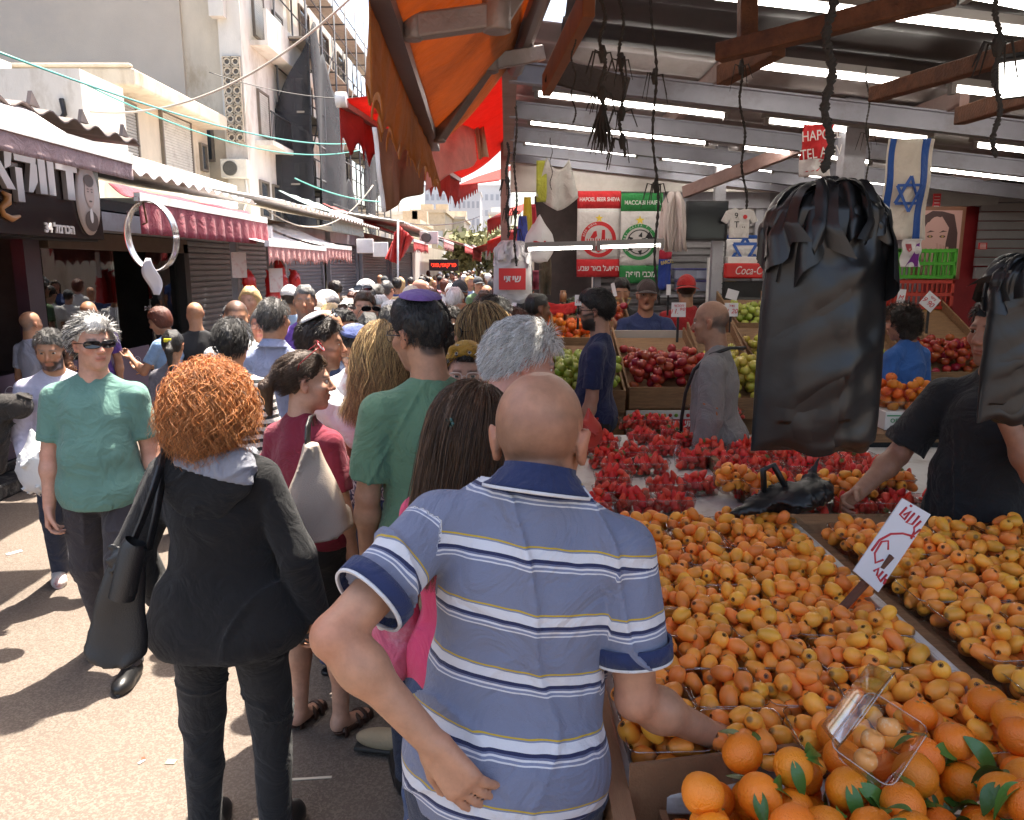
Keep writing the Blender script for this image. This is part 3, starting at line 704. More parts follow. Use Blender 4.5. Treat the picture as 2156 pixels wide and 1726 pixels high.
    if hr.get('col2'):
        m = rs.random(N) < hr.get('mixr', .4); C[m] = np.array(HAIRC[hr['col2']]) * br[m][:, None]
    return V, Fq, np.repeat(C, S * 3, 0)
def make_glasses(root, HM, kind):
    sun = kind.startswith('sun') or kind == 'wrap'; up = kind.endswith('_up')
    fm = {'sun': mat('glasses_black', (.01, .01, .01), .25), 'wrap': mat('glasses_black', (.01, .01, .01), .25)}.get(kind.split('_')[0], mat('glasses_wire', (.03, .03, .035), .3, .8))
    if kind == 'clear': fm = mat('glasses_clear', (.75, .62, .58), .2)
    if kind == 'red_up': fm = mat('glasses_red', (.3, .01, .015), .25)
    lm = mat('lens_dark', (.012, .009, .010), .05, spec=.9) if (sun or kind == 'red_up') else mat('lens_clear', (1, 1, 1), .02, alpha=.12)
    M = HM @ (Matrix.Translation((0, -.02, .085)) @ Matrix.Rotation(R(38), 4, 'X') if up else Matrix())
    g = MB(); l = MB(); hw, hh = (.031, .021) if sun or kind == 'red_up' else (.026, .019)
    if kind == 'wrap': hw, hh = .034, .017
    for sx in (-1, 1):
        ring = []
        for a in np.linspace(0, 2 * math.pi, 20, endpoint=False):
            ca, sa = math.cos(a), math.sin(a); e = .7
            X = hw * math.copysign(abs(ca) ** e, ca); Z = hh * math.copysign(abs(sa) ** e, sa)
            ring.append((sx * .035 + X, .108 - (.25 if kind != 'wrap' else .38) * abs(sx * .035 + X) ** 1 * abs(sx * .035 + X) / .06 * .6, .006 + Z))
        g.tube(ring + ring[:1], .0024 if kind != 'wire' else .0012, 6, cap=False)
        c = np.mean(ring, 0); l.add([tuple(c)] + ring, [[0, 1 + i, 1 + (i + 1) % 20] for i in range(20)])
        g.tube([(sx * .064, .098, .012), (sx * .0775, .06, .012), (sx * .083, -.01, .008), (sx * .082, -.03, -.008)], .002, 6)
    g.tube([(-.008, .109, .010), (0, .112, .013), (.008, .109, .010)], .0022, 6)
    o = g.build('sunglasses' if sun or up else 'glasses', fm, root); o.matrix_local = M
    l2 = l.build('lens', lm, o)
# ---------------------------------------------------------------- setting: ground, left row, buildings
def m_ground():
    m = mat('market_ground', (.125, .10, .083), .8, bump=.45, bscale=140, var=.16, vscale=.9, bdetail=6)
    N, L, bs = nodes(m)
    tc = N.new('ShaderNodeTexCoord'); vo = N.new('ShaderNodeTexVoronoi'); vo.inputs['Scale'].default_value = 130; L.new(tc.outputs['Object'], vo.inputs['Vector'])
    src = bs.inputs['Base Color'].links[0].from_socket
    cr = N.new('ShaderNodeValToRGB'); cr.color_ramp.elements[0].position = .0; cr.color_ramp.elements[0].color = (.20, .165, .132, 1); cr.color_ramp.elements[1].position = .55; cr.color_ramp.elements[1].color = (.115, .08, .055, 1)
    e = cr.color_ramp.elements.new(.28); e.color = (.31, .255, .205, 1)
    sx = N.new('ShaderNodeSeparateColor'); L.new(vo.outputs['Color'], sx.inputs[0]); L.new(sx.outputs[0], cr.inputs[0])
    mx = N.new('ShaderNodeMix'); mx.data_type = 'RGBA'; mx.inputs[0].default_value = .33; L.new(src, mx.inputs[6]); L.new(cr.outputs[0], mx.inputs[7])
    nz = N.new('ShaderNodeTexNoise'); nz.inputs['Scale'].default_value = 2.2; nz.inputs['Detail'].default_value = 8; L.new(tc.outputs['Object'], nz.inputs['Vector'])
    mr = N.new('ShaderNodeMapRange'); mr.inputs[1].default_value = .5; mr.inputs[2].default_value = .72; mr.inputs[4].default_value = .5; L.new(nz.outputs[0], mr.inputs[0])
    m2 = N.new('ShaderNodeMix'); m2.data_type = 'RGBA'; L.new(mr.outputs[0], m2.inputs[0]); L.new(mx.outputs[2], m2.inputs[6]); m2.inputs[7].default_value = (.13, .10, .08, 1)
    L.new(m2.outputs[2], bs.inputs['Base Color'])
    return m
tag(MB().add([(-400, -30, 0), (400, -30, 0), (400, 700, 0), (-400, 700, 0)], [(0, 1, 2, 3)]).build('ground', m_ground()), kind='structure')
steel = mat('steel_grey', (.33, .33, .36), .45, .3, bump=.1, var=.1, wear=(.16, .10, .07, .5))
violet = mat('painted_beam', (.235, .235, .275), .5, .1, bump=.1, var=.12, wear=(.12, .09, .08, .45))
rust = mat('rusty_steel', (.13, .05, .022), .75, .2, bump=.5, bscale=90, var=.35, vscale=14, wear=(.07, .03, .02, .7), wscale=9)
dark = mat('dark_metal', (.018, .017, .018), .5, .3, bump=.15, var=.2)
white = mat('white_paint', (.78, .77, .74), .55, bump=.15, var=.06, wear=(.45, .4, .33, .5))
plaster_g = mat('plaster_weathered', (.50, .44, .37), .9, bump=.4, bscale=30, var=.1, vscale=.35, wear=(.40, .36, .33, .6), wscale=.22)
plaster_c = mat('plaster_cream', (.58, .51, .41), .9, bump=.4, bscale=30, var=.12, vscale=1.2, wear=(.34, .26, .17, .75), wscale=.9, stretch=(1, 1, .45))
plaster_w = mat('plaster_white', (.66, .63, .58), .9, bump=.4, bscale=30, var=.1, vscale=1.2, wear=(.36, .30, .23, .75), wscale=.8, stretch=(1, 1, .45))
shut_m = mat('roller_shutter_metal', (.20, .20, .22), .45, .5, bump=.12, var=.15, vscale=3, wear=(.09, .08, .08, .6))
black_paint = mat('black_kerb_paint', (.02, .02, .022), .5, bump=.6, bscale=50, var=.3, wear=(.28, .26, .23, .75), wscale=7)
tag(MB().box2((-5.3, 2.2, 0), (-4.42, 10.9, .14)).box2((-5.2, 2.2, .14), (-4.62, 10.9, .24)).build('kerb', black_paint, bevel=.02), kind='structure')

# --- long shop row on the left: inner walls, ceilings and shelves
def shop(label, y0, y1, xb, top, mats, xf=-4.66):
    r = empty('shop', ((xf + xb) / 2, (y0 + y1) / 2, 0)); tag(r, label, 'shop')
    o = Vector(r.location)
    def b(name, a, c, m, **k): return MB().box2(Vector(a) - o, Vector(c) - o).build(name, m, r, **k)
    b('back_wall', (xb - .1, y0, 0), (xb, y1, top), mats[0]); b('ceiling', (xb, y0, top), (xf + .1, y1, top + .12), mats[1])
    b('side_wall', (xb, y0 - .08, 0), (xf, y0, top), mats[1]); b('side_wall', (xb, y1, 0), (xf, y1 + .08, top), mats[1])
    return r, b
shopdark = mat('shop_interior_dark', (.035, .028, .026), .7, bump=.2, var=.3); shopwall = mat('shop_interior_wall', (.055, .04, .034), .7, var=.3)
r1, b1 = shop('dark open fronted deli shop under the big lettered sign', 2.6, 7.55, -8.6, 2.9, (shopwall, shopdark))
b1('post', (-4.7, 7.35, .24), (-4.58, 7.6, 2.9), mat('post_purple_black', (.045, .032, .045), .35, .2, var=.15)); b1('lintel', (-4.75, 2.6, 2.72), (-4.62, 7.55, 2.9), dark)
b1('pale_panel', (-8.5, 3.4, 1.5), (-8.42, 6.6, 2.25), mat('pale_green_board', (.36, .42, .33), .5, var=.1))
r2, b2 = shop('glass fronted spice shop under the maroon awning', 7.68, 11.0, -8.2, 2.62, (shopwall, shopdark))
b2('lintel', (-4.74, 7.7, 2.18), (-4.55, 11.0, 2.36), mat('brown_lintel', (.10, .065, .045), .6, bump=.2, var=.2)); b2('roller_casing', (-4.6, 7.75, 2.37), (-4.25, 11.0, 2.56), steel)
b2('post', (-4.7, 10.86, .1), (-4.55, 11.02, 2.3), dark)
for k, (ya, yb) in enumerate(((7.75, 9.15), (9.95, 10.85))):
    b2('glass_pane', (-4.67, ya, 1.02 if k == 0 else .2), (-4.66, yb, 2.18), clear_mat('shop_glass', (.9, .95, .93), .9, .08, .01))
# shelves full of jars and bottles
jar_m = mat('shop_jars', (.20, .11, .04), .3, objvar=.5, hsvvar=.06); lid_m = mat('jar_lids', (.03, .02, .02), .4, objvar=.4)
for si, (ya, yb, z, xb, lab) in enumerate(((7.9, 10.7, 1.72, -7.9, 'upper back shelf with a row of dark spice jars'), (7.9, 10.7, 1.36, -7.9, 'lower back shelf with a row of amber jars'), (9.2, 10.7, 1.98, -7.95, 'topmost back shelf with golden honey jars'))):
    s_ = tag(MB().box2((xb - .3, ya, z - .03), (xb + .05, yb, z)).build('shelf', mat('shelf_wood', (.06, .035, .02), .6, var=.2)), lab, 'shelf')
    for i in range(int((yb - ya) / .15)):
        y = ya + .08 + i * .15
        if si == 0 and i == 0 or not si and i == 0: pass
        j = MB(); j.lathe([(0, 0), (.05, 0), (.052, .13), (.04, .16)], n=10); ob = j.build('jar', jar_m, loc=(xb - .08, y, z)); tag(ob, 'jar standing on the ' + lab.split(' with')[0], 'jar', 'jars on the spice shop shelves')
        k = MB().lathe([(.042, .16), (.042, .19), (0, .192)], n=10); k.build('lid', lid_m, ob)
# counter with the purple menu boards
cn = empty('counter', (-4.9, 7.6, .24)); tag(cn, 'long low shop counter faced with purple pastry panels', 'counter')
pur = mat('purple_panel', (.085, .06, .105), .45, var=.08, vscale=2)
MB().box2((-5.25, 5.3, .24), (-4.66, 9.72, .98)).build('body', dark, cn).location -= Vector(cn.location) * 1
for i, (ya, yb) in enumerate(((5.25, 6.7), (6.73, 8.2), (8.23, 9.75))):
    p = MB().box2((-4.655, ya, .25), (-4.62, yb, 1.02)).build('panel', pur, cn); p.location = -Vector(cn.location)
    lines = MB(); cap = MB(); rr = random.Random(i)
    for a in range(3):
        for b in range(2):
            cy, cz = ya + .25 + a * .46, .83 - b * .38; q = rr.random()
            ring = [(-4.613, cy + .09 * math.cos(t_) * (1 + .12 * math.sin(3 * t_ + q * 6)), cz + .085 * math.sin(t_) * (1 + .1 * math.cos(2 * t_ + q * 9))) for t_ in np.linspace(0, 6.283, 22)]
            lines.tube(ring, .004, 4, cap=False)
            if q < .35:
                for zz in (-.035, 0, .035): lines.tube([(-4.613, cy - .075, cz + zz), (-4.613, cy, cz + zz - .012), (-4.613, cy + .075, cz + zz)], .0035, 4)
            elif q < .7:
                lines.tube([(-4.613, cy - .085, cz + .01), (-4.613, cy - .03, cz + .05), (-4.613, cy + .02, cz + .0), (-4.613, cy + .085, cz + .04)], .0035, 4)
                lines.tube([(-4.613, cy - .05, cz - .08), (-4.613, cy - .04, cz + .0)], .0035, 4); lines.tube([(-4.613, cy + .05, cz - .08), (-4.613, cy + .04, cz + .0)], .0035, 4)
            else:
                for t_ in np.linspace(0, 6.28, 6)[:-1]: lines.tube([(-4.613, cy + .045 * math.cos(t_) + .016 * math.cos(w_), cz + .045 * math.sin(t_) + .016 * math.sin(w_)) for w_ in np.linspace(0, 6.28, 8)], .003, 4, cap=False)
            cap.tube([(-4.613, cy - .06 + .02 * j, cz - .135 + .008 * (j % 2)) for j in range(7)], .005, 4)
    l_ = lines.build('pastry_drawing', mat('chalk_white', (.5, .48, .55), .7), p); c_ = cap.build('caption', mat('caption_orange', (.5, .22, .05), .7), p)
tag(MB().box2((-5.3, 3.2, .14), (-4.75, 5.2, .62)).build('display_bench', shopdark, bevel=.01), 'dark low bench at the deli front stacked with cartons', 'bench')
# cartons stacked at the deli front
ct = mat('carton_blue_white', (.5, .58, .66), .5, objvar=.12)
N_, L_, bs_ = nodes(ct)
vt = N_.new('ShaderNodeTexVoronoi'); vt.inputs['Scale'].default_value = 26; tcx = N_.new('ShaderNodeTexCoord'); L_.new(tcx.outputs['Object'], vt.inputs['Vector'])
cr = N_.new('ShaderNodeValToRGB'); cr.color_ramp.interpolation = 'CONSTANT'; e = cr.color_ramp.elements; e[0].color = (.62, .64, .66, 1); e[1].position = .55; e[1].color = (.1, .2, .45, 1)
for p_, c_ in ((.75, (.3, .5, .55)), (.9, (.5, .06, .06))): x_ = e.new(p_); x_.color = (*c_, 1)
sp_ = N_.new('ShaderNodeSeparateColor'); L_.new(vt.outputs['Color'], sp_.inputs[0]); L_.new(sp_.outputs[0], cr.inputs[0]); L_.new(cr.outputs[0], bs_.inputs['Base Color'])
for i in range(5):
    for k in range(4 - (i > 3)):
        b = MB().box((0, 0, .13), (.34, .36, .255)).build('carton', ct, loc=(-4.98, 4.35 + i * .45 + .03 * (k % 2), .62 + k * .26 if i < 2 else .99 + k * .26), bevel=.006)
        b.rotation_euler.z = .1 * math.sin(i * 3 + k); tag(b, 'blue and white printed carton stacked at the deli front', 'carton', 'cartons at the deli front')
tag(MB().box((0, 0, .14), (.25, .3, .28)).build('paper_box', mat('kraft_card', (.34, .22, .10), .8, bump=.2, var=.1), loc=(-4.75, 6.05, .99), bevel=.004), 'brown kraft box in front of the blue white cartons', 'box')
# bottle shelf clutter and scarves in the deli
for i in range(9):
    c = [(.45, .04, .05), (.04, .06, .3), (.5, .38, .03), (.3, .02, .06)][i % 4]
    sb = MB(); sb.sheet(lambda a, b, i=i: (.015 * math.sin(b * 9 + i), (a - .5) * .13, -b * (.7 + .1 * (i % 3))), 4, 10, .006)
    tag(sb.build('scarf', cloth('scarf%d' % (i % 4), c), loc=(-5.6, 5.5 + i * .2, 2.62)), 'colourful football scarf hanging from the deli ceiling', 'scarf', 'scarves hanging in the deli')
tag(MB().box((0, 0, 0), (.06, .9, .26)).build('led_sign', mat('led_red', (.3, .01, .01), .5, emit=(1, .03, .01, 1.6)), loc=(-5.3, 5.35, 2.05)), 'glowing red letter board just inside the deli', 'led sign')
for y, x in ((6.9, -5.2),): pass

# --- the big deli sign with raised letters
sg = empty('shop_sign', (-4.2, 6.22, 2.27)); tag(sg, 'black shop sign with large silver Hebrew letters and oval portrait', 'sign')
sgm = mat('sign_black_gloss', (.030, .022, .020), .22, var=.3, vscale=1.5)
MB().box2((-.06, -2.6, 0), (0, 1.87, .74)).build('board', sgm, sg); MB().box2((-.5, -2.6, -.02), (-.065, 1.87, .0)).build('soffit', dark, sg)
sil = mat('sign_letter_silver', (.48, .45, .45), .35, .5, var=.1); ltr = MB()
def lb(pts, ya, yb): ltr.prism([(.012, ya + p_ * (yb - ya), .36 + q_ * .31) for p_, q_ in pts], 0, (.045, 0, 0))
lb([(.0, .78), (1, .78), (1, .95), (.92, 1.0), (.0, 1.0)], 1.03, 1.38); lb([(.45, -.05), (.8, -.05), (.8, .78), (.45, .78)], 1.03, 1.38)      # dalet
lb([(0, 0), (1, 0), (1, 1), (0, 1)], .90, 1.0); lb([(0, 0), (1, 0), (1, 1), (0, 1)], .765, .87)                                       # two vavs
lb([(0, .78), (.95, .78), (1, .95), (.9, 1.0), (0, 1.0)], .44, .745); lb([(.72, .0), (.5, .0), (.72, .78), (1, .78), (.98, .3)], .44, .745); lb([(0, -.3), (.3, -.3), (.3, .6), (0, .6)], .44, .745)   # qof
lb([(0, 1), (.3, 1), (1, 0), (.68, 0)], .08, .42); lb([(.7, 1), (1, 1), (.9, .62), (.66, .5)], .08, .42); lb([(0, 0), (.3, 0), (.3, .35), (.2, .55), (0, .4)], .08, .42)   # alef
ltr.build('lettering', sil, sg)
org = MB(); org.tube([(.02, .3, .33), (.02, .36, .31), (.02, .34, .25), (.02, .26, .2), (.02, .28, .15), (.02, .38, .12), (.02, .49, .15)], [.012, .03, .035, .022, .022, .028, .012], 8); org.build('flourish', mat('sign_orange', (.45, .2, .06), .4), sg)
text_mesh('street_number', '34 \u05dc\u05de\u05e8\u05db\u05d4', .115, mat('sign_white', (.75, .72, .7), .4), sg, (.006, 1.09, .07), (R(90), 0, R(90)), .006, bold=.004)
ov = MB(); ov.lathe([(0, .03), (.94, .03), (1, .015), (1, 0)], n=40, M=Matrix(((0, 0, 1), (.20, 0, 0), (0, .345, 0)))); op = ov.build('portrait', mat('portrait_cream', (.50, .42, .38), .5), sg, loc=(.005, 1.6, .38))
pf = MB(); 
def disc(c, ry, rz, x, m_i): pf.cur = m_i; pf.add([(x, c[0], c[1])] + [(x, c[0] + ry * math.cos(a), c[1] + rz * math.sin(a)) for a in np.linspace(0, 6.283, 24, endpoint=False)], [[0, 1 + i, 1 + (i + 1) % 24] for i in range(24)])
disc((0, .06), .085, .14, .036, 0); disc((0, .175), .088, .06, .038, 1); disc((0, -.02), .03, .008, .040, 1); disc((-.035, .07), .016, .007, .040, 1); disc((.035, .07), .016, .007, .040, 1); disc((0, -.21), .12, .10, .035, 1); disc((0, -.16), .03, .07, .037, 2); disc((-.035, .095), .022, .005, .040, 1); disc((.035, .095), .022, .005, .040, 1)
pf.build('portrait_face', [mat('portrait_skin', (.50, .36, .30), .6), mat('portrait_dark', (.10, .07, .06), .6), mat('sign_white', (.75, .72, .7))], op)
tag(MB().box2((-4.35, 7.85, 2.3), (-4.3, 8.15, 2.9)).box2((-4.3, 7.9, 2.3), (-4.28, 8.08, 2.52)).build('notice_board', mat('pale_board', (.5, .5, .48), .5, wear=(.5, .42, .04, .9), wscale=5)), 'narrow pale board beside the deli sign', 'board')

# --- awnings of the left row
def awning(label, y0, y1, x_back, z_back, x_front, z_front, drop, topm, valm, scallop=0, barm=white, ruffle=.02, group=None):
    r = empty('awning', ((x_back + x_front) / 2, (y0 + y1) / 2, z_front)); tag(r, label, 'awning', group); o = Vector(r.location)
    m = MB(); m.sheet(lambda a, b: Vector((x_back + (x_front - x_back) * b, y0 + (y1 - y0) * a, z_back + (z_front - z_back) * b - .05 * math.sin(b * 3.14) + .01 * math.sin(a * 20))) - o, 24, 8, .006); m.build('canopy', topm, r)
    v = MB(); n = max(24, int((y1 - y0) * 16))
    def val(a, b):
        d = drop
        if scallop: d = drop * (1 - .28 * abs(math.sin(a * math.pi * scallop)) ** .6)
        return Vector((x_front + .015 + ruffle * math.sin(a * (y1 - y0) * 22) * b * (1 if x_front > x_back else -1), y0 + (y1 - y0) * a, z_front - d * b)) - o
    v.sheet(val, n * (3 if scallop else 2), 5, .005); v.build('valance', valm, r)
    MB().bar(Vector((x_front, y0, z_front)) - o, Vector((x_front, y1, z_front)) - o, .06, .08).build('front_bar', barm, r)
    for yy in (y0 + .3, y1 - .3): MB().tube([Vector((x_back, yy, z_back - .25)) - o, Vector(((x_back + x_front) / 2, yy + .1, (z_back + z_front) / 2 - .12)) - o, Vector((x_front, yy, z_front - .03)) - o], .018, 6).build('arm', steel, r)
    return r
aw_white = cloth('awning_bleached', (.74, .68, .66), rough=.8, wear=(.5, .4, .38, .4)); aw_mauve = cloth('awning_mauve', (.30, .20, .205), rough=.8)
aw_mar = cloth('awning_maroon', (.27, .035, .055), wear=(.10, .03, .035, .5), wscale=4); aw_pink = cloth('awning_faded_pink', (.52, .21, .19), wear=(.6, .45, .42, .6)); aw_red = cloth('awning_red', (.55, .03, .025))
awning('mauve and white awning over the deli sign', 2.0, 5.75, -3.45, 3.1, -2.75, 2.76, .15, aw_white, aw_mauve, ruffle=.004)
awning('maroon ruffled awning above the glass spice shop', 7.4, 11.2, -3.75, 2.76, -3.5, 2.64, .34, aw_mar, aw_mar, ruffle=.025)
awning('faded pink scalloped awning beside the maroon one', 10.4, 13.6, -4.5, 2.75, -3.25, 2.30, .30, aw_white, aw_pink, 15)
awning('shorter faded pink awning before the grey shutters', 13.7, 16.0, -4.4, 2.75, -3.3, 2.36, .32, aw_white, aw_pink, 9)
awning('pale green canvas awning over the grey shutters', 17.0, 20.5, -5.0, 3.6, -3.9, 3.15, .4, cloth('canvas_green', (.36, .44, .42)), cloth('canvas_green_pale', (.46, .52, .50)), ruffle=.03)
for i, (ya, yb, xf, zf, c, lab) in enumerate(((23, 27, -2.9, 2.75, 0, 'red awning far along the left shops'), (27.5, 32, -2.4, 2.9, 1, 'bleached white awning far along the left shops'), (33, 40, -2.0, 2.9, 0, 'second red awning deep in the left shop row'), (42, 56, -2.1, 3.1, 1, 'distant pale awning closing the left row'))):
    awning(lab, ya, yb, xf - 2.6, 3.8, xf, zf, .35, aw_white if c else cloth('awning_red2', (.5, .08, .07)), aw_red if not c else aw_pink, 12)
# corrugated tin roofs of the left row
tin = mat('tin_roof', (.55, .53, .50), .5, .3, var=.15, wear=(.16, .10, .07, .8), wscale=2); tin_d = mat('tin_roof_dark', (.13, .10, .09), .6, .2, var=.25)
def tinroof(label, y0, y1, xb, zb, xf, zf, m_):
    m = MB(); n = int((y1 - y0) / .045)
    m.sheet(lambda a, b: (xb + (xf - xb) * b, y0 + (y1 - y0) * a, zb + (zf - zb) * b + .028 * math.sin(a * n * .9)), n, 3, .01); return tag(m.build('tin_roof', m_), label, 'roof')
tinroof('dark corrugated roof edge above the mauve awning', 1.5, 7.35, -6.5, 3.45, -3.4, 3.1, tin_d)
for i in range(9): tag(MB().prism([(-3.42, 1.8 + i * .65, 3.12), (-3.42, 1.92 + i * .65, 3.12), (-3.42, 1.84 + i * .65, 3.22)], 0, (.03, 0, 0)).build('roof_bracket', tin_d), 'small bent clip on the dark corrugated roof edge', 'bracket', 'clips on the roof edge')
tinroof('bent white corrugated roof above the maroon awning', 7.4, 12.4, -6.2, 3.3, -4.0, 2.98, tin)
tinroof('pale tin roof above the pink awnings', 12.5, 21.5, -6.4, 3.5, -3.6, 3.0, tin)
tinroof('far pale tin roof beyond the red umbrella', 21.8, 40, -6.2, 3.7, -3.0, 3.2, tin)
# roller shutters
def shutter(label, x, y0, y1, z1, m_=None, axis='y', n=None, pal=None):
    r = empty('roller_shutter', (x, (y0 + y1) / 2, 0) if axis == 'y' else ((y0 + y1) / 2, x, 0)); tag(r, label, 'shutter'); o = MB(); h = (y1 - y0) / 2; st = .085
    prof = []
    k = int(z1 / st)
    for i in range(k): prof += [(.0, i * st), (.022, i * st + .02), (.022, i * st + .06), (0, i * st + st - .004)]
    vs = []; fs = []
    for d, z in prof: vs += [(d, -h, z), (d, h, z)] if axis == 'y' else [(-h, -d, z), (h, -d, z)]
    for i in range(len(prof) - 1): fs.append((2 * i, 2 * i + 1, 2 * i + 3, 2 * i + 2))
    o.add(vs, fs); o.build('slats', m_ or shut_m, r)
    f = MB()
    for sy in (-1, 1): f.box((.02, sy * h, z1 / 2), (.1, .09, z1)) if axis == 'y' else f.box((sy * h, -.02, z1 / 2), (.09, .1, z1))
    f.build('guide_rails', steel, r)
    (MB().box((-.02, 0, z1 + .12), (.28, 2 * h + .2, .26)) if axis == 'y' else MB().box((0, .02, z1 + .12), (2 * h + .2, .28, .26))).build('casing', steel, r)
    return r
shutter('dark grey roller shutter behind the red plastic bags', -4.75, 11.15, 15.8, 2.5); shutter('grey roller shutter behind the white capped man', -4.7, 16.0, 19.2, 2.6); shutter('narrow grey shutter past the pale green awning', -4.6, 19.5, 23, 2.6)
shutter('far closed shutter under the red awning', -4.5, 23.2, 28, 2.6); shutter('far closed shutter under the bleached awning', -4.4, 28.2, 34, 2.6)
# building blocks of the far left row so nothing is open behind the shutters
tag(MB().box2((-9, 11.2, 0), (-5.0, 21.5, 2.95)).build('market_building', plaster_c), 'low market block holding the grey shutters', 'building')
tag(MB().box2((-9, 21.7, 0), (-4.9, 60, 3.1)).build('market_building', plaster_w), 'low far market block behind the red awnings', 'building')
for i, (u, v, d, lab) in enumerate(((525, 605, 10.8, 'red plastic bag bunch hanging leftmost on the shutter post'), (572, 605, 11.3, 'red plastic bag bunch hanging under the small paper sign'), (588, 580, 12.0, 'crumpled red bag tied high behind the paper sign'), (620, 600, 12.4, 'red plastic bag bunch hanging alone before dark shutter'))):
    p = PD(u, v, d); D = SDF((-.2, -.16, -.35), (.2, .16, .3), .014)
    D.put(cone((0, 0, .2), (0, 0, .1), .05, .09), .05); D.put(cone((0, 0, .1), (.02, 0, -.22), .09, .12, True), .05); D.put(cone((-.03, 0, .2), (-.08, 0, .26), .04, .02), .02); D.disp(fold(.03, 30, i, (1.5, 1.5, .3)))
    V, Fq = D.mesh(); o = obj_np('plastic_bag', V, Fq, mat('bag_red_film', (.62, .02, .02), .3, spec=.7)); o.location = p; tag(o, lab, 'bag')
for i, (u, v, d) in enumerate(((503, 558, 10.6), (581, 590, 11.2))):
    pp = PD(u, v, d); o = MB().box((0, 0, 0), (.012, .22, .34)).build('paper_sign', mat('paper_pinkish', (.62, .52, .48), .7, wear=(.5, .2, .18, .7), wscale=14), loc=pp); o.rotation_euler.z = R(-40)
    tag(o, ('pinkish price notice on the first shutter post', 'pinkish price notice between the red bags')[i], 'notice')
for u, d, lab in ((497, 10.9, 'dark steel post left of the red bags'), (572, 11.9, 'dark steel post holding the second paper notice')):
    p = PD(u, 600, d); tag(MB().box((0, 0, 1.3), (.09, .09, 2.6)).build('post', steel, loc=(p.x, p.y, 0)), lab, 'post')
# red closed parasol, box signs, far clutter
um = empty('market_parasol', PD(838, 560, 15.5)); tag(um, 'half closed red market parasol hanging over the left shops', 'parasol'); q = MB()
P4 = [Vector(PD(u, v, d)) - um.location for u, v, d in ((838, 474, 15), (869, 500, 15.2), (846, 540, 15.4), (836, 556, 15.3), (812, 545, 15.6), (826, 510, 15.8))]
q.sheet(lambda a, b: (P4[0] * (1 - a) + P4[3] * a) * (1 - b) + (P4[1] * (1 - a) + P4[2] * a) * b + Vector((0, .1 * math.sin(b * 14), 0)), 8, 12, .02); q.sheet(lambda a, b: (P4[0] * (1 - a) + P4[3] * a) * (1 - b) + (P4[5] * (1 - a) + P4[4] * a) * b + Vector((0, .1 * math.sin(b * 10), 0)), 8, 10, .02)
q.build('canopy', aw_red, um); MB().tube([P4[0] + Vector((-.1, .2, -2.2)), P4[0] + Vector((0, 0, .1))], .02, 6).build('pole', white, um)
for (u0, v0, u1, v1, d, lab) in ((752, 503, 785, 533, 16, 'blank white box sign hanging beside the red parasol'), (786, 510, 816, 541, 16.6, 'smaller white box sign next to the red parasol')):
    a, b = PD(u0, v1, d), PD(u1, v0, d); tag(MB().box((a + b) / 2, (b.x - a.x, .12, b.z - a.z)).build('box_sign', white, bevel=.01), lab, 'sign')
ls = PD(934, 558, 24); tag(MB().box((0, 0, 0), (.9, .12, .34)).build('led_sign', mat('led_case', (.03, .005, .005), .5), loc=ls), 'red dot matrix sign above the far crowd', 'led sign'); 
text_mesh('lettering', '\u05d9\u05e0\u05d5\u05e4,\u05d9\u05e4\u05d5\u05e7\u05e8\u05e4', .17, mat('led_red', (.3, .01, .01)), bpy.data.objects[[o.name for o in COL.objects if o.name.startswith('led_sign')][-1]], (0, -.065, 0), (R(90), 0, 0), .004)
def ac(label, loc, rz, s_=1):
    r = empty('air_conditioner', loc, rz); tag(r, label, 'air conditioner')
    MB().box((0, 0, .3), (.8, .3, .55)).build('case', mat('ac_white', (.66, .64, .58), .5, var=.1), r, bevel=.02)
    f = MB(); f.lathe([(.2, 0), (.22, .02), (.2, .03)], n=24, M=Matrix.Rotation(R(90), 3, 'X')); f.lathe([(0, .01), (.2, .012)], n=24, M=Matrix.Rotation(R(90), 3, 'X'))
    for i in range(4): f.tube([(.05 * (i + 1) * math.cos(a), -.03, .05 * (i + 1) * math.sin(a)) for a in np.linspace(0, 6.28, 20)], .004, 4, cap=False)
    f.build('fan_grille', mat('ac_grille', (.12, .12, .11), .5), r, loc=(-.1, -.155, .3)); r.scale = (s_,) * 3; return r
ac('round fanned white air conditioner above the far shops', PD(903, 515, 26), 0, .75)

# --- tall buildings on the left
def window(par, c, w_, h_, ax, slat=True, m_=None):
    """shuttered window; ax 'x' faces +x, 'y' faces -y"""
    f = MB(); q = MB(); d = (lambda a, b, cc: (cc, a, b)) if ax == 'x' else (lambda a, b, cc: (a, -cc, b))
    def bx(m, a0, a1, z0, z1, c0, c1): m.box2(Vector(c) + Vector(d(a0, z0, c0)), Vector(c) + Vector(d(a1, z1, c1)))
    for a0, a1, z0, z1 in ((-w_ / 2 - .07, -w_ / 2, 0, h_), (w_ / 2, w_ / 2 + .07, 0, h_), (-w_ / 2 - .07, w_ / 2 + .07, h_, h_ + .07), (-w_ / 2 - .07, w_ / 2 + .07, -.07, 0)): bx(f, a0, a1, z0, z1, -.05, .05)
    fo = f.build('window', mat('window_frame_brown', (.16, .135, .11), .6, var=.15), par)
    k = int(h_ / .075)
    if slat:
        for i in range(k): bx(q, -w_ / 2, w_ / 2, i * h_ / k, (i + .8) * h_ / k, .0, .02)
        bx(q, -w_ / 2, w_ / 2, 0, h_, -.04, -.01)
        q.build('shutter_slats', m_ or mat('window_slats', (.55, .53, .48), .6, var=.1, wear=(.3, .25, .2, .5)), fo)
    else: bx(q, -w_ / 2, w_ / 2, 0, h_, -.03, -.02); q.build('pane', mat('window_glass_dark', (.06, .07, .08), .1), fo)
    return fo
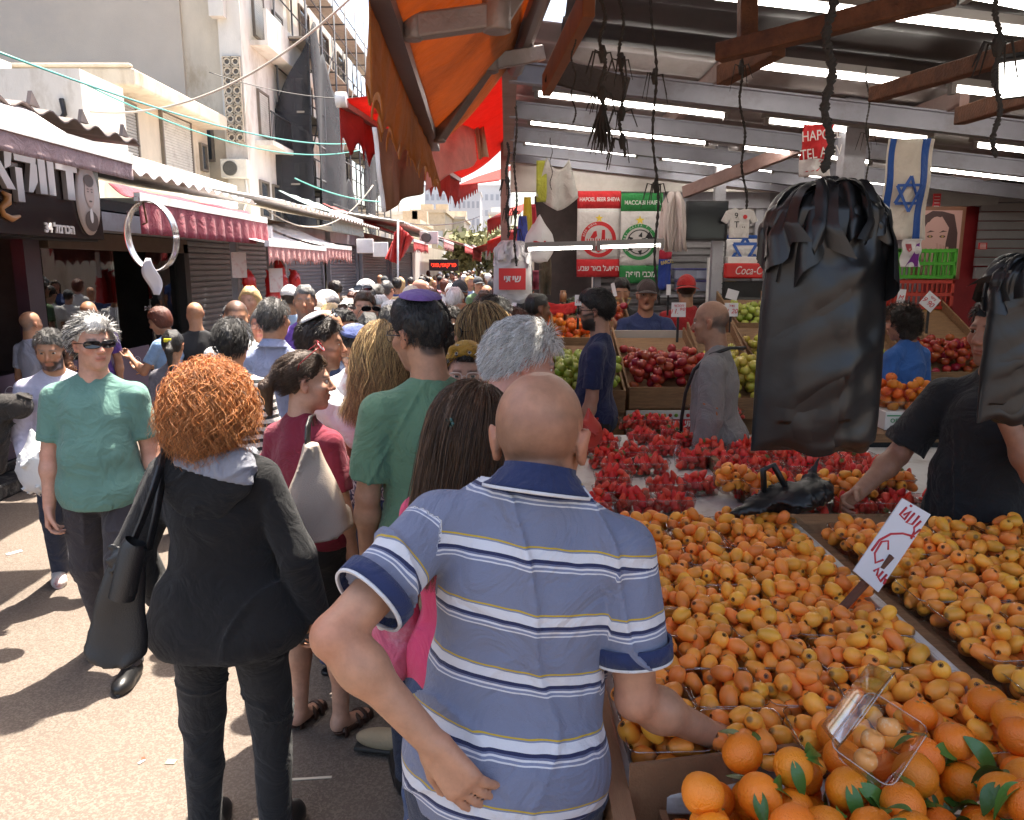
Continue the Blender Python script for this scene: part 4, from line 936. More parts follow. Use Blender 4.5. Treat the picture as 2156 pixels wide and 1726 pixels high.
def bld(label): 
    r = empty('apartment_building', (0, 0, 0)); tag(r, label, 'building'); return r
A = bld('cream two storey house with cracked flat balcony roof')
def wall_with(par, boxes, m, name='wall'):
    q = MB()
    for a, b in boxes: q.box2(a, b)
    return q.build(name, m, par)
wall_with(A, [((-16, 19.5, 0), (-9.7, 25.6, 6.3))], plaster_c); wall_with(A, [((-26, 16.8, 2.5), (-8.9, 18.6, 6.0))], plaster_w, 'side_wing')
q = MB(); q.box2((-13, 19.3, 6.22), (-8.95, 25.4, 6.62)); q.box2((-13, 19.25, 6.62), (-9.0, 19.45, 6.72)); q.build('roof', plaster_c, A, bevel=.06)
q = MB(); q.box2((-9.7, 17.6, 3.75), (-8.5, 24.6, 3.86)); q.box2((-8.7, 17.6, 3.86), (-8.5, 24.6, 4.45)); q.box2((-9.7, 17.6, 3.86), (-8.7, 17.75, 4.45)); q.build('balcony', plaster_w, A, bevel=.03)
window(A, (-9.66, 20.3, 4.5), .8, 1.5, 'x', m_=mat('slats_grey', (.32, .31, .29), .6)); window(A, (-9.66, 23.2, 4.7), 1.9, 1.5, 'x'); window(A, (-9.66, 25.1, 5.0), .35, .7, 'x', False)
for i, (x_, y_) in enumerate(((-12.5, 17.4), (-11.6, 17.2), (-14.6, 17.2))): MB().box2((x_, y_, 6.0), (x_ + .7, y_ + .6, 6.35)).build('roof_box', plaster_w, A)
q = MB()
for k in range(5): q.tube([(-12.6 + .35 * k, 17.3, 6.0), (-12.45 + .37 * k, 17.3, 6.5 + .1 * (k % 2))], .025, 5)
q.build('roof_pipe', mat('pipe_grey', (.4, .38, .36), .6), A); MB().tube([(-9.3, 16.75, 5.4), (-9.25, 16.72, 5.1), (-9.5, 16.74, 4.8), (-9.3, 16.72, 4.3)], .05, 6).build('cable_bundle', dark, A)
B_ = bld('tall weathered plaster apartment block filling the upper left')
wall_with(B_, [((-44, 25.9, 0), (-10.4, 40, 26))], plaster_g); wall_with(B_, [((-10.4, 26.0, 0), (-9.2, 31, 26))], plaster_c, 'stair_wall')
wall_with(B_, [((-9.2, 25.8, 0), (-8.5, 31.2, 26))], plaster_w, 'facade'); wall_with(B_, [((-9.35, 25.5, 9.6), (-8.9, 25.85, 26))], plaster_w, 'bay')
for z_ in (10.9, 5.4): window(B_, (-9.95, 25.95, z_), .5, 1.2, 'y', False)
bal = MB(); rail = MB()
for z in (6.1, 9.2, 12.3, 15.4):
    bal = MB(); rail = MB(); bal.box2((-8.5, 26.6, z - .15), (-7.9, 31.0, z))
    if z > 7: bal.box2((-8.0, 26.6, z), (-7.9, 31.0, z + .95))
    else:
        for yy in np.arange(26.65, 31, .16): rail.bar((-7.93, yy, z), (-7.93, yy, z + .9), .02)
        rail.bar((-7.93, 26.6, z + .92), (-7.93, 31, z + .92), .04); rail.bar((-7.93, 26.6, z + .02), (-7.93, 31, z + .02), .04); rail.build('railing', dark, B_)
    bal.build('balcony', plaster_w, B_)
for y_, z_ in ((27.6, 6.4), (29.8, 6.4), (27.6, 9.5), (29.8, 9.5), (28.6, 12.8)): window(B_, (-8.47, y_, z_), 1.0, 1.35, 'x')
for y_ in (27.2, 28.6, 30.0): window(B_, (-8.47, y_, 3.7), .8, 1.1, 'x', False)
bk = MB(); MB().box2((-9.1, 25.74, 5.9), (-8.55, 25.79, 8.5)).build('screen_recess', mat('recess_dark', (.12, .11, .10), .9), B_)
for i in range(9):
    for j in range(2):
        c = Vector((-8.965 + j * .27, 25.72, 6.05 + i * .285)); bk.tube([c + Vector((.1 * math.cos(a), 0, .1 * math.sin(a))) for a in np.linspace(0, 6.2832, 12)], .03, 5, cap=False)
        for s_ in (-1, 1): bk.box(c + Vector((s_ * .13, 0, 0)), (.03, .08, .28)); bk.box(c + Vector((0, 0, s_ * .135)), (.25, .08, .03))
bk.build('breeze_block_screen', plaster_c, B_)
ac('cream air conditioner fixed below the breeze block screen', (-8.85, 25.55, 4.75), 0, 1.05)
MB().tube([(-8.6, 25.7, 4.75), (-8.55, 25.68, 4.2), (-8.8, 25.7, 3.6)], .04, 6).build('pipe', white, B_)
C_ = bld('white upper storeys rising behind the scaffolding'); wall_with(C_, [((-24, 32, 0), (-8.6, 43, 13.4))], plaster_w)
for y_ in (34, 37.5, 41):
    for z_ in (5.0, 7.9, 10.8): window(C_, (-8.57, y_, z_), 1.4, 1.5, 'x', False)
# scaffolding with torn black netting
sf = empty('scaffolding', (-7.9, 34, 0)); tag(sf, 'steel scaffolding draped in torn black netting', 'scaffolding'); q = MB(); o = Vector(sf.location)
YS = np.arange(29.2, 48, 2.3)
for i, y_ in enumerate(YS):
    for x_ in (-8.4, -7.3): q.tube([Vector((x_, y_, 0)) - o, Vector((x_, y_, 14.5 - .12 * i)) - o], .04, 5)
for z in np.arange(1.5, 13.5, 1.25):
    for x_ in (-8.4, -7.3): q.tube([Vector((x_, 29, z)) - o, Vector((x_, 47, z)) - o], .028, 5)
for z in np.arange(2.4, 13, 2.5):
    for y_ in YS: q.bar(Vector((-8.4, y_, z)) - o, Vector((-7.3, y_, z)) - o, .05)
for k in range(4): q.bar(Vector((-7.3, 29.2 + 4.6 * k, 6)) - o, Vector((-7.3, 33.8 + 4.6 * k, 11)) - o, .04)
q.build('poles', mat('scaffold_pole', (.10, .10, .11), .5, .5), sf); p = MB()
for z in np.arange(2.4, 13, 2.5): p.box(Vector((-7.85, 38, z + .05)) - o, (.95, 18, .06))
p.build('planks', mat('scaffold_plank', (.30, .27, .23), .8, var=.2), sf)
netm = mat('black_netting', (.030, .032, .038), .8, alpha=.80, var=.3, vscale=2); nt_ = MB()
def top(a): return 10.4 - 3.6 * abs(a - .12) - 2.2 * (a > .55) + .35 * math.sin(a * 23)
nt_.sheet(lambda a, b: Vector((-7.15 + .22 * math.sin(a * 13 + b * 3) * (.4 + b), 29.0 + a * 7.5 + .4 * (b - .5) * math.sin(a * 9), top(a) - b * (top(a) - 1.5 - 2.2 * max(0, a - .5)))) - o, 44, 26, .01)
nt_.sheet(lambda a, b: Vector((-8.9 + 1.75 * a, 28.9 + .15 * math.sin(a * 9 + b * 4), 10.0 - 3.2 * (1 - a) * (1 - b) - b * 8.4 * (.6 + .4 * a))) - o, 16, 22, .01)
nt_.sheet(lambda a, b: Vector((-7.1 + .2 * math.sin(a * 8), 38.5 + a * 6.5, 9.4 + 1.9 * math.sin(a * 3.1) ** 2 - b * (5.5 + 1.6 * math.sin(a * 5)))) - o, 26, 18, .01)
nt_.build('netting', netm, sf)
# far end of the street
bei = mat('far_plaster', (.48, .40, .30), .9, var=.12, wear=(.3, .24, .18, .5)); hz = mat('far_tower_white', (.66, .66, .66), .8, var=.05)
def farb(label, u0, u1, v, d, dep, m_, nx, nz_, wc=(.16, .17, .19), wh=1.3):
    a, b = PD(u0, v, d), PD(u1, v, d); r = empty('far_building', ((a.x + b.x) / 2, d + dep / 2, 0)); tag(r, label, 'building'); W = b.x - a.x; H = a.z
    MB().box((0, 0, H / 2), (W, dep, H)).build('wall', m_, r); q = MB()
    for i in range(nx):
        for k in range(nz_): q.box((-W / 2 + (i + .5) * W / nx, -dep / 2 - .01, H - (k + .7) * 2.9), (W / nx * .55, .06, wh))
    q.build('window_band', mat('far_win', wc, .4), r); p = MB(); p.box((0, 0, H + .12), (W + .3, dep + .3, .24)); 
    for i in range(2): p.box((-W / 4 + i * W / 2, 0, H + .55), (1.0, 1.0, .9))
    p.build('roof', m_, r); return r
farb('white office tower with rows of windows at the street end', 893, 1075, 392, 150, 20, hz, 16, 12, (.42, .43, .46), 1.1)
farb('lower white tower wing left of the office tower', 952, 1010, 405, 135, 10, hz, 6, 10, (.45, .46, .48), 1.1)
farb('weathered beige house with flat roof at the street end', 868, 936, 448, 62, 10, bei, 3, 3); farb('tan house beside the far trees', 930, 976, 462, 70, 9, plaster_c, 3, 3); farb('small ochre house half hidden by awnings', 838, 880, 470, 50, 8, bei, 2, 2); farb('pale house behind the scaffolding end', 795, 850, 452, 58, 9, plaster_w, 2, 3)
farb('white house on the right end of the street', 1030, 1075, 452, 80, 9, plaster_w, 2, 3)
# far trees
leaf_m = mat('far_leaves', (.19, .19, .085), .8, objvar=.35)
for i, (u, v, d, hh, lab) in enumerate(((1005, 520, 55, 3.9, 'olive green tree at the end of the street'), (1022, 505, 62, 4.6, 'taller dry green tree behind the far awnings'), (985, 535, 66, 3.6, 'small dusty tree beside the tan house'))):
    p = PD(u, v, d); r = empty('street_tree', (p.x, p.y, 0)); tag(r, lab, 'tree'); rs = np.random.default_rng(i); n = 1300
    MB().tube([(0, 0, 0), (.1, 0, hh * .4), (.05, .1, hh * .7)], [.16, .12, .05], 7).tube([(.1, 0, hh * .4), (.8, 0, hh * .75)], [.08, .03], 5).tube([(.1, 0, hh * .4), (-.7, .2, hh * .7)], [.08, .03], 5).build('trunk', mat('bark', (.10, .07, .05), .9, bump=.5, var=.2), r)
    cl = rs.normal(size=(14, 3)) * (.9, .9, .8) + (0, 0, hh * .75); k = rs.integers(0, 14, n); P = cl[k] + rs.normal(size=(n, 3)) * .42; A1 = rs.normal(size=(n, 3)) * .13; A2 = rs.normal(size=(n, 3)) * .13
    V = np.stack([P - A1, P + A2, P + A1, P - A2], 1).reshape(-1, 3); obj_np('crown', V, np.arange(n * 4).reshape(n, 4), leaf_m, r, smooth=False)
# overhead wires
def wire(label, pts, r, m_, sag=.0):
    a, b = Vector(pts[0]), Vector(pts[-1]); L_ = [a.lerp(b, t_) - Vector((0, 0, sag * 4 * t_ * (1 - t_))) for t_ in np.linspace(0, 1, 24)]
    q = MB(); q.tube(L_, r, 5); o = q.build('overhead_wire', m_); return tag(o, label, 'wire')
grn = mat('wire_green', (.10, .42, .36), .4); cre = mat('wire_cream', (.52, .46, .38), .6)
wire('upper green wire pair across the street', [PD(-30, 100, 6), PD(760, 300, 17)], .010, grn, .25); wire('lower green wire from the house to the scaffold', [PD(185, 180, 9.5), PD(800, 304, 17)], .010, grn, .45); wire('thick cream rope strung over the street', [PD(190, 235, 9.0), PD(760, -25, 8)], .012, cre, .35)
wire('thin dark wire before the scaffold', [PD(440, 152, 15), PD(730, 208, 16)], .008, dark, .1); wire('sagging grey wire over the pink awnings', [PD(560, 440, 13), PD(785, 390, 15)], .012, cre, .5); wire('green wire behind the red awning', [PD(620, 375, 17), PD(800, 425, 18)], .014, grn, .1); wire('far crossing wire over the rooftops', [PD(700, 430, 22), PD(1010, 455, 40)], .02, dark, .5)
# steel ring hanging over the walkway with its paper
rg = empty('hanging_ring', PD(319, 497, 5.6)); tag(rg, 'thin steel hoop hanging before the maroon awning', 'hoop'); q = MB()
rad_ = 65 / 1615 * 5.75; q.sheet(lambda a, b: (rad_ * math.cos(a * 6.2832) * (.97 + .03 * abs(b - .5)), (b - .5) * .055, rad_ * 1.04 * math.sin(a * 6.2832)), 56, 3, .006); q.build('hoop', mat('hoop_steel', (.62, .60, .58), .25, .8, bump=.05), rg); rg.rotation_euler = (R(3), 0, R(-22))
MB().tube([(-.04, 0, rad_ * 1.03), (-.05, .02, rad_ * .4), (-.09, .02, rad_ * .36)], .008, 5).build('hanger', rust, rg)
pp = MB(); pp.sheet(lambda a, b: (.02 + (a - .5) * (.07 + .06 * math.sin(b * 3.1)), -.06 - .03 * math.sin(b * 5 + a), -rad_ + .08 - b * .26), 4, 10, .003); pp.build('paper', mat('paper_white', (.72, .70, .76), .7), rg)
# ---------------------------------------------------------------- right hand stall: roof, lamps, back wall
SL = -.11
def rz_(x): return 3.2 + SL * x
for i, (d, off) in enumerate(((5.37, 0), (6.6, 0), (7.75, 0), (8.6, 0), (9.25, 0))):
    q = MB(); a = Vector((-.02, d, rz_(0))); b = Vector((8.5, d, rz_(8.5)))
    q.bar(a + Vector((0, 0, .06)), b + Vector((0, 0, .06)), .012, .12); q.bar(a, b, .07, .012); q.bar(a + Vector((0, 0, .12)), b + Vector((0, 0, .12)), .07, .012)
    tag(q.build('roof_beam', violet), ['nearest grey violet roof beam beyond the black bags', 'second grey violet roof beam from the front', 'middle grey violet roof beam of the stall', 'fourth grey violet roof beam before the flags', 'farthest grey violet roof beam by the back wall'][i], 'beam', 'roof beams of the fruit stall')
for i, x in enumerate((1.35, 2.9, 4.6, 6.4)):
    tag(MB().bar((x, 5.2, rz_(x) + .18), (x, 9.5, rz_(x) + .18), .06, .12).build('rafter', mat('rafter_pink_grey', (.30, .20, .18), .6, .1, bump=.2, var=.2, wear=(.2, .08, .05, .6))), ['first pinkish rafter above the roof beams', 'second pinkish rafter above the roof beams', 'third pinkish rafter above the roof beams', 'rightmost pinkish rafter above the roof beams'][i], 'rafter')
def roof(label, x0, x1, y0, y1, dz, m_):
    n = int((y1 - y0) / .05); q = MB(); q.sheet(lambda a, b: (x0 + (x1 - x0) * b, y0 + (y1 - y0) * a, rz_(x0 + (x1 - x0) * b) + dz + .022 * math.sin(a * n * .75)), n * 2, 2, .008)
    return tag(q.build('roof_sheet', m_), label, 'roof')
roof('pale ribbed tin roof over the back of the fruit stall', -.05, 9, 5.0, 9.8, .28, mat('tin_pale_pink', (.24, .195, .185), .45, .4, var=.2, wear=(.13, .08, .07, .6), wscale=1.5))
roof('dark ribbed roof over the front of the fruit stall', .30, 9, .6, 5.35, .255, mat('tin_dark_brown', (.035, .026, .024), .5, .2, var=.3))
tag(MB().bar((.0, 3.3, 3.28), (-.05, 9.6, 3.28), .10, .16).build('edge_beam', mat('rafter_pink_grey', (.3, .2, .18))), 'street side edge beam of the stall roof', 'beam')
tag(MB().box2((-.02, 9.3, 2.86), (3.6, 9.4, 3.24)).box2((3.6, 9.3, 2.5), (9, 9.4, 3.0)).build('fascia_board', mat('fascia_cream', (.55, .52, .48), .7, var=.12, wear=(.4, .33, .28, .5))), 'long cream board closing the stall gable', 'board')
def rbar(label, a, b, w=.06, h=.07, m_=rust, name='rusty_bar'): return tag(MB().bar(a, b, w, h).build(name, m_, bevel=.006), label, 'steel bar')
rbar('thick rusty square tube crossing above the black bags', PD(1512, 112, 3.3), PD(2010, -14, 2.7)); rbar('short rusty square post hanging from the dark roof', PD(1573, 92, 3.3), PD(1571, -60, 3.3) + Vector((0, 0, .1)))
rbar('long rusty bar under the dark roof at right', PD(1838, 200, 3.9), PD(2190, 96, 3.0)); rbar('second rusty bar lower at the right edge', PD(2020, 245, 3.9), PD(2200, 190, 3.3), .06, .08); rbar('rusty bar crossing behind the orange awning', PD(1520, 160, 3.9), PD(1640, 95, 3.5), .07, .09)
rbar('brown angle bar beside the awning roller', PD(1240, 0, 3.2), PD(1150, 180, 4.6), .05, .12, mat('rusty_orange_bar', (.22, .07, .02), .7, var=.3)); rbar('dark plank hung at the awning bracket', PD(1152, 146, 4.4), PD(1320, 190, 4.4), .03, .13, mat('old_plank', (.035, .022, .016), .85, bump=.6, var=.4))
rbar('long diagonal purlin running to the steel post', PD(1440, 405, 8.3), PD(1870, 235, 6.3), .06, .12, mat('rafter_pink_grey', (.3, .2, .18)))
for u, v0, d, w_, lab, m_ in ((1798, 245, 6.0, .16, 'grey steel column behind the big black bag', steel), (1516, 370, 8.4, .11, 'slim steel column by the television', steel), (1062, 300, 8.9, .09, 'brown steel column at the street corner', mat('rafter_pink_grey', (.3, .2, .18)))):
    p = PD(u, v0, d); tag(MB().box((0, 0, p.z / 2 + .15), (w_, w_ * .8, p.z + .3)).build('column', m_, loc=(p.x, d, 0)), lab, 'column')
# fluorescent fittings
tube_m = mat('tube_light', (.9, .9, .9), .4, emit=(1, .97, .93, 7.5)); fit_m = mat('fitting_white', (.24, .225, .215), .5, var=.1)
def fixture(label, a, b, drop=.04):
    a = Vector(a); b = Vector(b); c = (a + b) / 2; r = empty('tube_lamp', c); tag(r, label, 'lamp', 'fluorescent tubes of the fruit stall'); d = b - a
    MB().bar(a - c + Vector((0, 0, drop)), b - c + Vector((0, 0, drop)), .07, .04).build('housing', fit_m, r); MB().tube([a - c + d * .02, b - c - d * .02], .014, 8).build('tube', tube_m, r)
    e = MB(); 
    for t_ in (.01, .97): e.box(a - c + d * (t_ + .01), (.03, .045, .06))
    e.build('end_cap', fit_m, r)
rows = [(3.75, [(.45, 1.6), (1.62, 2.8)], 'front'), (4.75, [(1.25, 2.3), (2.55, 3.6)], 'second'), (5.95, [(.15, 1.6), (1.85, 3.1), (3.4, 4.6)], 'third'), (7.1, [(.12, 1.75), (2.0, 3.2), (3.5, 4.7)], 'fourth'), (8.2, [(.1, 1.3), (1.5, 2.7), (3.0, 4.2)], 'fifth'), (8.95, [(.3, 1.5), (1.75, 2.95), (3.5, 4.7)], 'last')]
for d, segs, rn in rows:
    for k, (xa, xb) in enumerate(segs):
        fixture('lit tube lamp, %s from the street in the %s row of the ceiling' % (('first', 'second', 'third', 'fourth')[k], rn), (xa, d, rz_(xa) + (.06 if d > 5 else .1)), (xb, d, rz_(xb) + (.06 if d > 5 else .1)))
fixture('lit tube at the top right corner above the rusty bar', PD(2030, -12, 3.4), PD(2240, 30, 3.4)); 
a_, b_, c_ = PD(1105, 524, 6.4), PD(1252, 520, 6.4), PD(1396, 515, 6.4); fixture('bare lit tube hanging low before the red banner', a_, b_, .03); fixture('bare lit tube hanging low before the green banner', b_ + Vector((.02, 0, 0)), c_, .03)
fl_ = empty('floodlight', PD(2150, 158, 3.0), R(20)); tag(fl_, 'square white floodlight at the right picture edge', 'lamp'); MB().box((0, 0, 0), (.16, .05, .16)).build('case', dark, fl_, bevel=.01); MB().box((0, -.028, 0), (.13, .006, .13)).build('glass', mat('flood_glow', (1, 1, 1), emit=(1, 1, .95, 3)), fl_); fl_.rotation_euler = (R(35), 0, R(-40))
# orange retractable awning (near) with folding arms
oa = empty('awning', (-.2, 3.7, 2.9)); tag(oa, 'big orange awning with folding arms above the stall front', 'awning'); O = Vector(oa.location)
def lam(name, col, tr=.55, **k):
    """thin cloth that lets sunlight through"""
    m = cloth(name, col, **k); N, L, bs = nodes(m); t_ = N.new('ShaderNodeBsdfTranslucent'); mx = N.new('ShaderNodeMixShader'); mx.inputs[0].default_value = tr
    src = bs.inputs['Base Color'].links[0].from_socket; L.new(src, t_.inputs['Color']); out = N['Material Output']; L.new(bs.outputs[0], mx.inputs[1]); L.new(t_.outputs[0], mx.inputs[2]); L.new(mx.outputs[0], out.inputs[0]); return m
or_m = lam('canvas_orange', (.50, .185, .04), .42, wear=(.24, .09, .03, .6), wscale=1.6, var=.12); red_l = lam('canvas_red', (.56, .07, .055), .55, var=.1)
bar0, bar1 = Vector((-.30, .9, 2.75)), Vector((-.485, 5.05, 2.75)); rol0, rol1 = Vector((.33, .9, 3.22)), Vector((-.03, 5.05, 3.2))  # near stretch, out of view overhead, is added to shade the polo man
q = MB(); q.sheet(lambda a, b: (bar0.lerp(bar1, a)).lerp(rol0.lerp(rol1, a), b) + Vector((0, 0, -.05 * math.sin(b * 3.14) + .006 * math.sin(a * 30 + b * 4))) - O, 40, 14, .004); q.build('canopy', or_m, oa)
def val(a, b):
    p = bar0.lerp(bar1, .33 + .67 * a); d = .30 * b * (1 - .22 * abs(math.sin(a * math.pi * 24)) ** .7)
    return p + Vector((-.03 - .05 * b * math.sin(a * 5) - .02 * math.sin(a * 60) * b, 0, -d)) - O
q = MB(); q.sheet(val, 300, 7, .004); q.build('valance', or_m, oa)
MB().bar(bar0 - O, bar1 - O, .06, .075).build('front_bar', mat('alu_brown', (.16, .13, .13), .4, .5, var=.15), oa); MB().tube([rol0 - O + Vector((.05, 0, .0)), rol1 - O + Vector((.05, 0, 0))], .05, 10).build('roller', mat('alu_brown', (.16, .13, .13)), oa)
arm_m = mat('arm_dusty', (.27, .235, .23), .5, .4, bump=.3, var=.25)
for e0, el, e1 in ((PD(868, 58, 2.66), PD(1045, 34, 2.72), PD(1105, -60, 2.8)), (PD(925, 285, 4.6), PD(1030, 132, 4.3), PD(1140, 112, 4.5))):
    MB().bar(e0 - O, el - O, .06, .075).bar(el - O, e1 - O, .065, .08).tube([el - O + Vector((0, 0, -.05)), el - O + Vector((0, 0, .05))], .05, 10).tube([e0 - O + Vector((0, 0, -.04)), e0 - O + Vector((0, 0, .04))], .035, 8).build('arm', arm_m, oa, bevel=.008)
# red awning behind, patched sheets hanging from it
ra = empty('awning', (-.6, 7.2, 3.1)); tag(ra, 'bright red sunlit awning behind the orange one', 'awning'); O2 = Vector(ra.location)
rb0, rb1 = Vector((-1.16, 5.45, 3.10)), Vector((-.62, 9.3, 3.0)); rr0, rr1 = Vector((-.02, 5.6, 3.42)), Vector((-.05, 9.3, 3.4))
q = MB(); q.sheet(lambda a, b: rb0.lerp(rb1, a).lerp(rr0.lerp(rr1, a), b) - Vector((0, 0, .05 * math.sin(b * 3.14))) - O2, 20, 10, .004); q.build('canopy', red_l, ra)
q = MB(); q.sheet(lambda a, b: rb0.lerp(rb1, a) + Vector((-.02 * math.sin(a * 50), 0, -.34 * b * (1 - .35 * abs(math.sin(a * 3.1416 * 18))))) - O2, 150, 5, .004); q.build('valance', red_l, ra)
MB().bar(rb0 - O2, rb1 - O2, .06, .07).build('front_bar', mat('bar_pinkish', (.42, .30, .28), .4, .3), ra); MB().tube([rb0 - O2 + Vector((-.02, 0, 0)), rb0 - O2 + Vector((.05, 0, 0))], .05, 12).build('end_cap', white, ra); MB().bar(PD(790, 218, 5.9) - O2, PD(1000, 205, 6.6) - O2, .05, .06).build('arm', mat('bar_pinkish', (.4, .3, .3)), ra)
pc = mat('patch_cloth', (.2, .1, .06)); N_, L_, bs_ = nodes(pc)
def patch(label, c00, c10, c01, c11, m_, seed):
    q = MB(); P = [Vector(c) for c in (c00, c10, c01, c11)]; 
    q.sheet(lambda a, b: P[0].lerp(P[1], a).lerp(P[2].lerp(P[3], a), b) + Vector((.03 * math.sin(a * 9 + seed), .05 * math.sin(a * 14 + b * 2 + seed) + .03 * math.sin(b * 7), -.05 * math.sin(a * 3.14) * (1 - b))), 40, 20, .004); return tag(q.build('hanging_cloth', m_), label, 'cloth')
brn = lam('cloth_brown', (.34, .15, .07), .45, var=.2, vscale=14, stretch=(1, 1, .1)); pnk = lam('cloth_pink', (.85, .50, .45), .55, var=.12); tanc = lam('cloth_tan', (.62, .46, .32), .45, var=.1)
tl, tr, bl_, br = PD(786, 268, 5.5), PD(1006, 200, 7.6), PD(806, 446, 5.5), PD(1028, 326, 7.6)
T_ = lambda a: tl.lerp(tr, a); U_ = lambda a: bl_.lerp(br, a)
patch('brown striped cloth sheet hanging under the red awning', T_(0), T_(.42), U_(0), U_(.30), brn, 0); patch('faded pink cloth sheet patched beside the brown one', T_(.42), T_(.93), U_(.30), U_(.88), pnk, 1); patch('tan sacking sheet at the far end of the red awning', T_(.93), T_(1), U_(.88), U_(1), tanc, 2)
tag(MB().sheet(lambda a, b: PD(786, 268, 5.45).lerp(PD(806, 446, 5.45), b) + Vector((.03 * a - .01, .02 * math.sin(b * 9), 0)), 2, 10, .01).build('cloth_edge', mat('cloth_edge_white', (.7, .66, .62), .8)), 'white folded edge of the brown hanging cloth', 'cloth')
for i, (u0, v0, u1, v1, u2, v2, u3, v3, d, lab) in enumerate(((958, 392, 1005, 372, 1030, 345, 975, 380, 11, 'red awning flap behind the tan sacking'), (1026, 463, 1068, 440, 1066, 425, 1030, 450, 13, 'small red awning over the far right stall'), (1026, 508, 1090, 478, 1075, 462, 1028, 490, 15, 'second small red awning farther right'))):
    q = MB(); P = [PD(u0, v0, d), PD(u1, v1, d + 3), PD(u2, v2, d + 3.2), PD(u3, v3, d + .2)]
    P[2].x += .5; P[3].x += .5; q.sheet(lambda a, b: P[0].lerp(P[1], a).lerp(P[3].lerp(P[2], a), b), 10, 4, .01); q.sheet(lambda a, b: P[0].lerp(P[1], a) + Vector((0, 0, -.28 * b * (1 - .3 * abs(math.sin(a * 25))))), 60, 3, .01); tag(q.build('awning', red_l), lab, 'awning')
for i, (d, x0, x1, z0, z1) in enumerate(((22, -1.1, 1.5, 2.5, 3.3), (30, -1.0, 2, 2.6, 3.6), (38, -.9, 2.5, 2.6, 3.7))):
    q = MB(); q.sheet(lambda a, b: (x0 + (x1 - x0) * b, d + a * 6, z0 + (z1 - z0) * b), 6, 6, .01); q.sheet(lambda a, b: (x0, d + a * 6, z0 - .35 * b * (1 - .3 * abs(math.sin(a * 25)))), 60, 3, .01); tag(q.build('awning', aw_red if i != 1 else aw_white), ('red awning on the right past the plastic bags', 'bleached awning on the right farther down', 'last red awning on the right of the street')[i], 'awning')
tag(MB().box2((1.2, 10.2, 0), (6, 60, 3.2)).build('market_building', plaster_c), 'right hand market block beyond the flag wall', 'building')
# ropes hanging from the roof
rope_m = mat('rope_grey_black', (.045, .04, .035), .9, bump=.8, bscale=200, var=.3)
def rope(label, u, v0, v1, d, r=.006, knot=None, tass=0, du=0, name='rope'):
    a, b = PD(u, v0, d), PD(u + du, v1, d); q = MB(); n = 44; rr = random.Random(u)
    for s_ in (0, 3.14): q.tube([a.lerp(b, i / n) + Vector((r * .7 * math.sin(i * 2.3 + s_) + .010 * math.sin(i * .35 + u), r * .7 * math.cos(i * 2.3 + s_), 0)) for i in range(n + 1)], r * .62, 5)
    for kn in knot or ():
        p = a.lerp(b, kn); q.tube([p + Vector((0, 0, -.03)), p, p + Vector((0, 0, .03))], [r, r * 2.3, r], 6)
        for j in range(5):
            an = rr.random() * 6.28; q.tube([p, p + Vector((.035 * math.cos(an), .03 * math.sin(an), .01)), p + Vector((.06 * math.cos(an), .05 * math.sin(an), -.05 - .06 * rr.random()))], [r * .6, r * .5, r * .25], 4)
    if tass:
        for j in range(34):
            an = rr.random() * 6.28; w_ = rr.random(); q.tube([b + Vector((0, 0, .03)), b + Vector((.035 * w_ * math.cos(an), .03 * w_ * math.sin(an), -tass * .4)), b + Vector((.06 * w_ * math.cos(an + .3), .05 * w_ * math.sin(an + .3), -tass * (.7 + .4 * rr.random())))], [r * .5, r * .45, r * .2], 4)
    return tag(q.build(name, rope_m), label, 'rope')
rope('dark rope with a frayed tassel, nearest the orange awning', 1268, -10, 235, 3.0, .008, (.5, .85), .14); rope('long knotted black rope before the white banner', 1306, -10, 330, 3.1, .007, (.4, .72, .9), 0, 4)
rope('short twisted cord left of the tassel rope', 1207, 70, 260, 3.5, .004); rope('thin knotted rope falling before the green banner', 1374, -10, 640, 3.3, .006, (.25, .6), 0, 10); rope('black rope falling to the white bag bunch', 1068, 300, 500, 5.8, .010, (.4, .7)); rope('second black rope beside the street column', 1085, 170, 560, 6.2, .009, (.7, .8))
rope('rope tied to the rusty tube above the column', 1558, 100, 440, 3.6, .006, (.12,), 0, 10); rope('thick rope hanging at the right edge', 2102, -10, 330, 2.3, .008, (.3,), 0, -6); rope('clear plastic wrapped cord carrying the big black bags', 1748, -10, 360, 2.3, .013, (), 0, -8); rope('thin cord left of the striped flag', 1826, 140, 420, 4.4, .005, (.5,))
rope('thin cord holding the beach bag', 1160, 290, 400, 6.8, .004)
# walls at the back of the stall
shutter('grey roller shutter behind the red and green banners', 9.65, 1.05, 3.0, 2.7, axis='x', m_=mat('shutter_back', (.26, .245, .25), .45, .4, bump=.1, var=.15))
tag(MB().box2((3.0, 9.6, 0), (5.6, 9.75, 3.0)).build('partition', mat('partition_grey', (.25, .25, .28), .6, var=.12)), 'grey partition wall behind the drinks fridge', 'wall')
tag(MB().box2((4.62, 8.6, 0), (9.5, 8.75, 2.9)).build('partition', mat('partition_red', (.28, .015, .02), .55, var=.2)), 'dark red partition wall behind the girl poster', 'wall')
tag(MB().box2((9.3, 1.0, 0), (9.45, 8.6, 3.2)).build('partition', mat('partition_dark', (.05, .045, .05), .7, var=.2)), 'dark side wall at the right end of the stall', 'wall')
shutter('half lowered steel shutter beside the girl poster', 8.45, 5.0, 7.7, 0.1, axis='x')
sh = bpy.data.objects[[o.name for o in COL.objects if o.name.startswith('roller_shutter')][-1]]
q = MB(); 
for i in range(9): q.box((0, 0, 2.05 + i * .095), (2.7, .03, .085))
q.box((0, -.02, 1.93), (2.7, .05, .12)); q.build('lowered_slats', mat('shutter_bright', (.26, .25, .26), .45, .0, var=.12), sh)
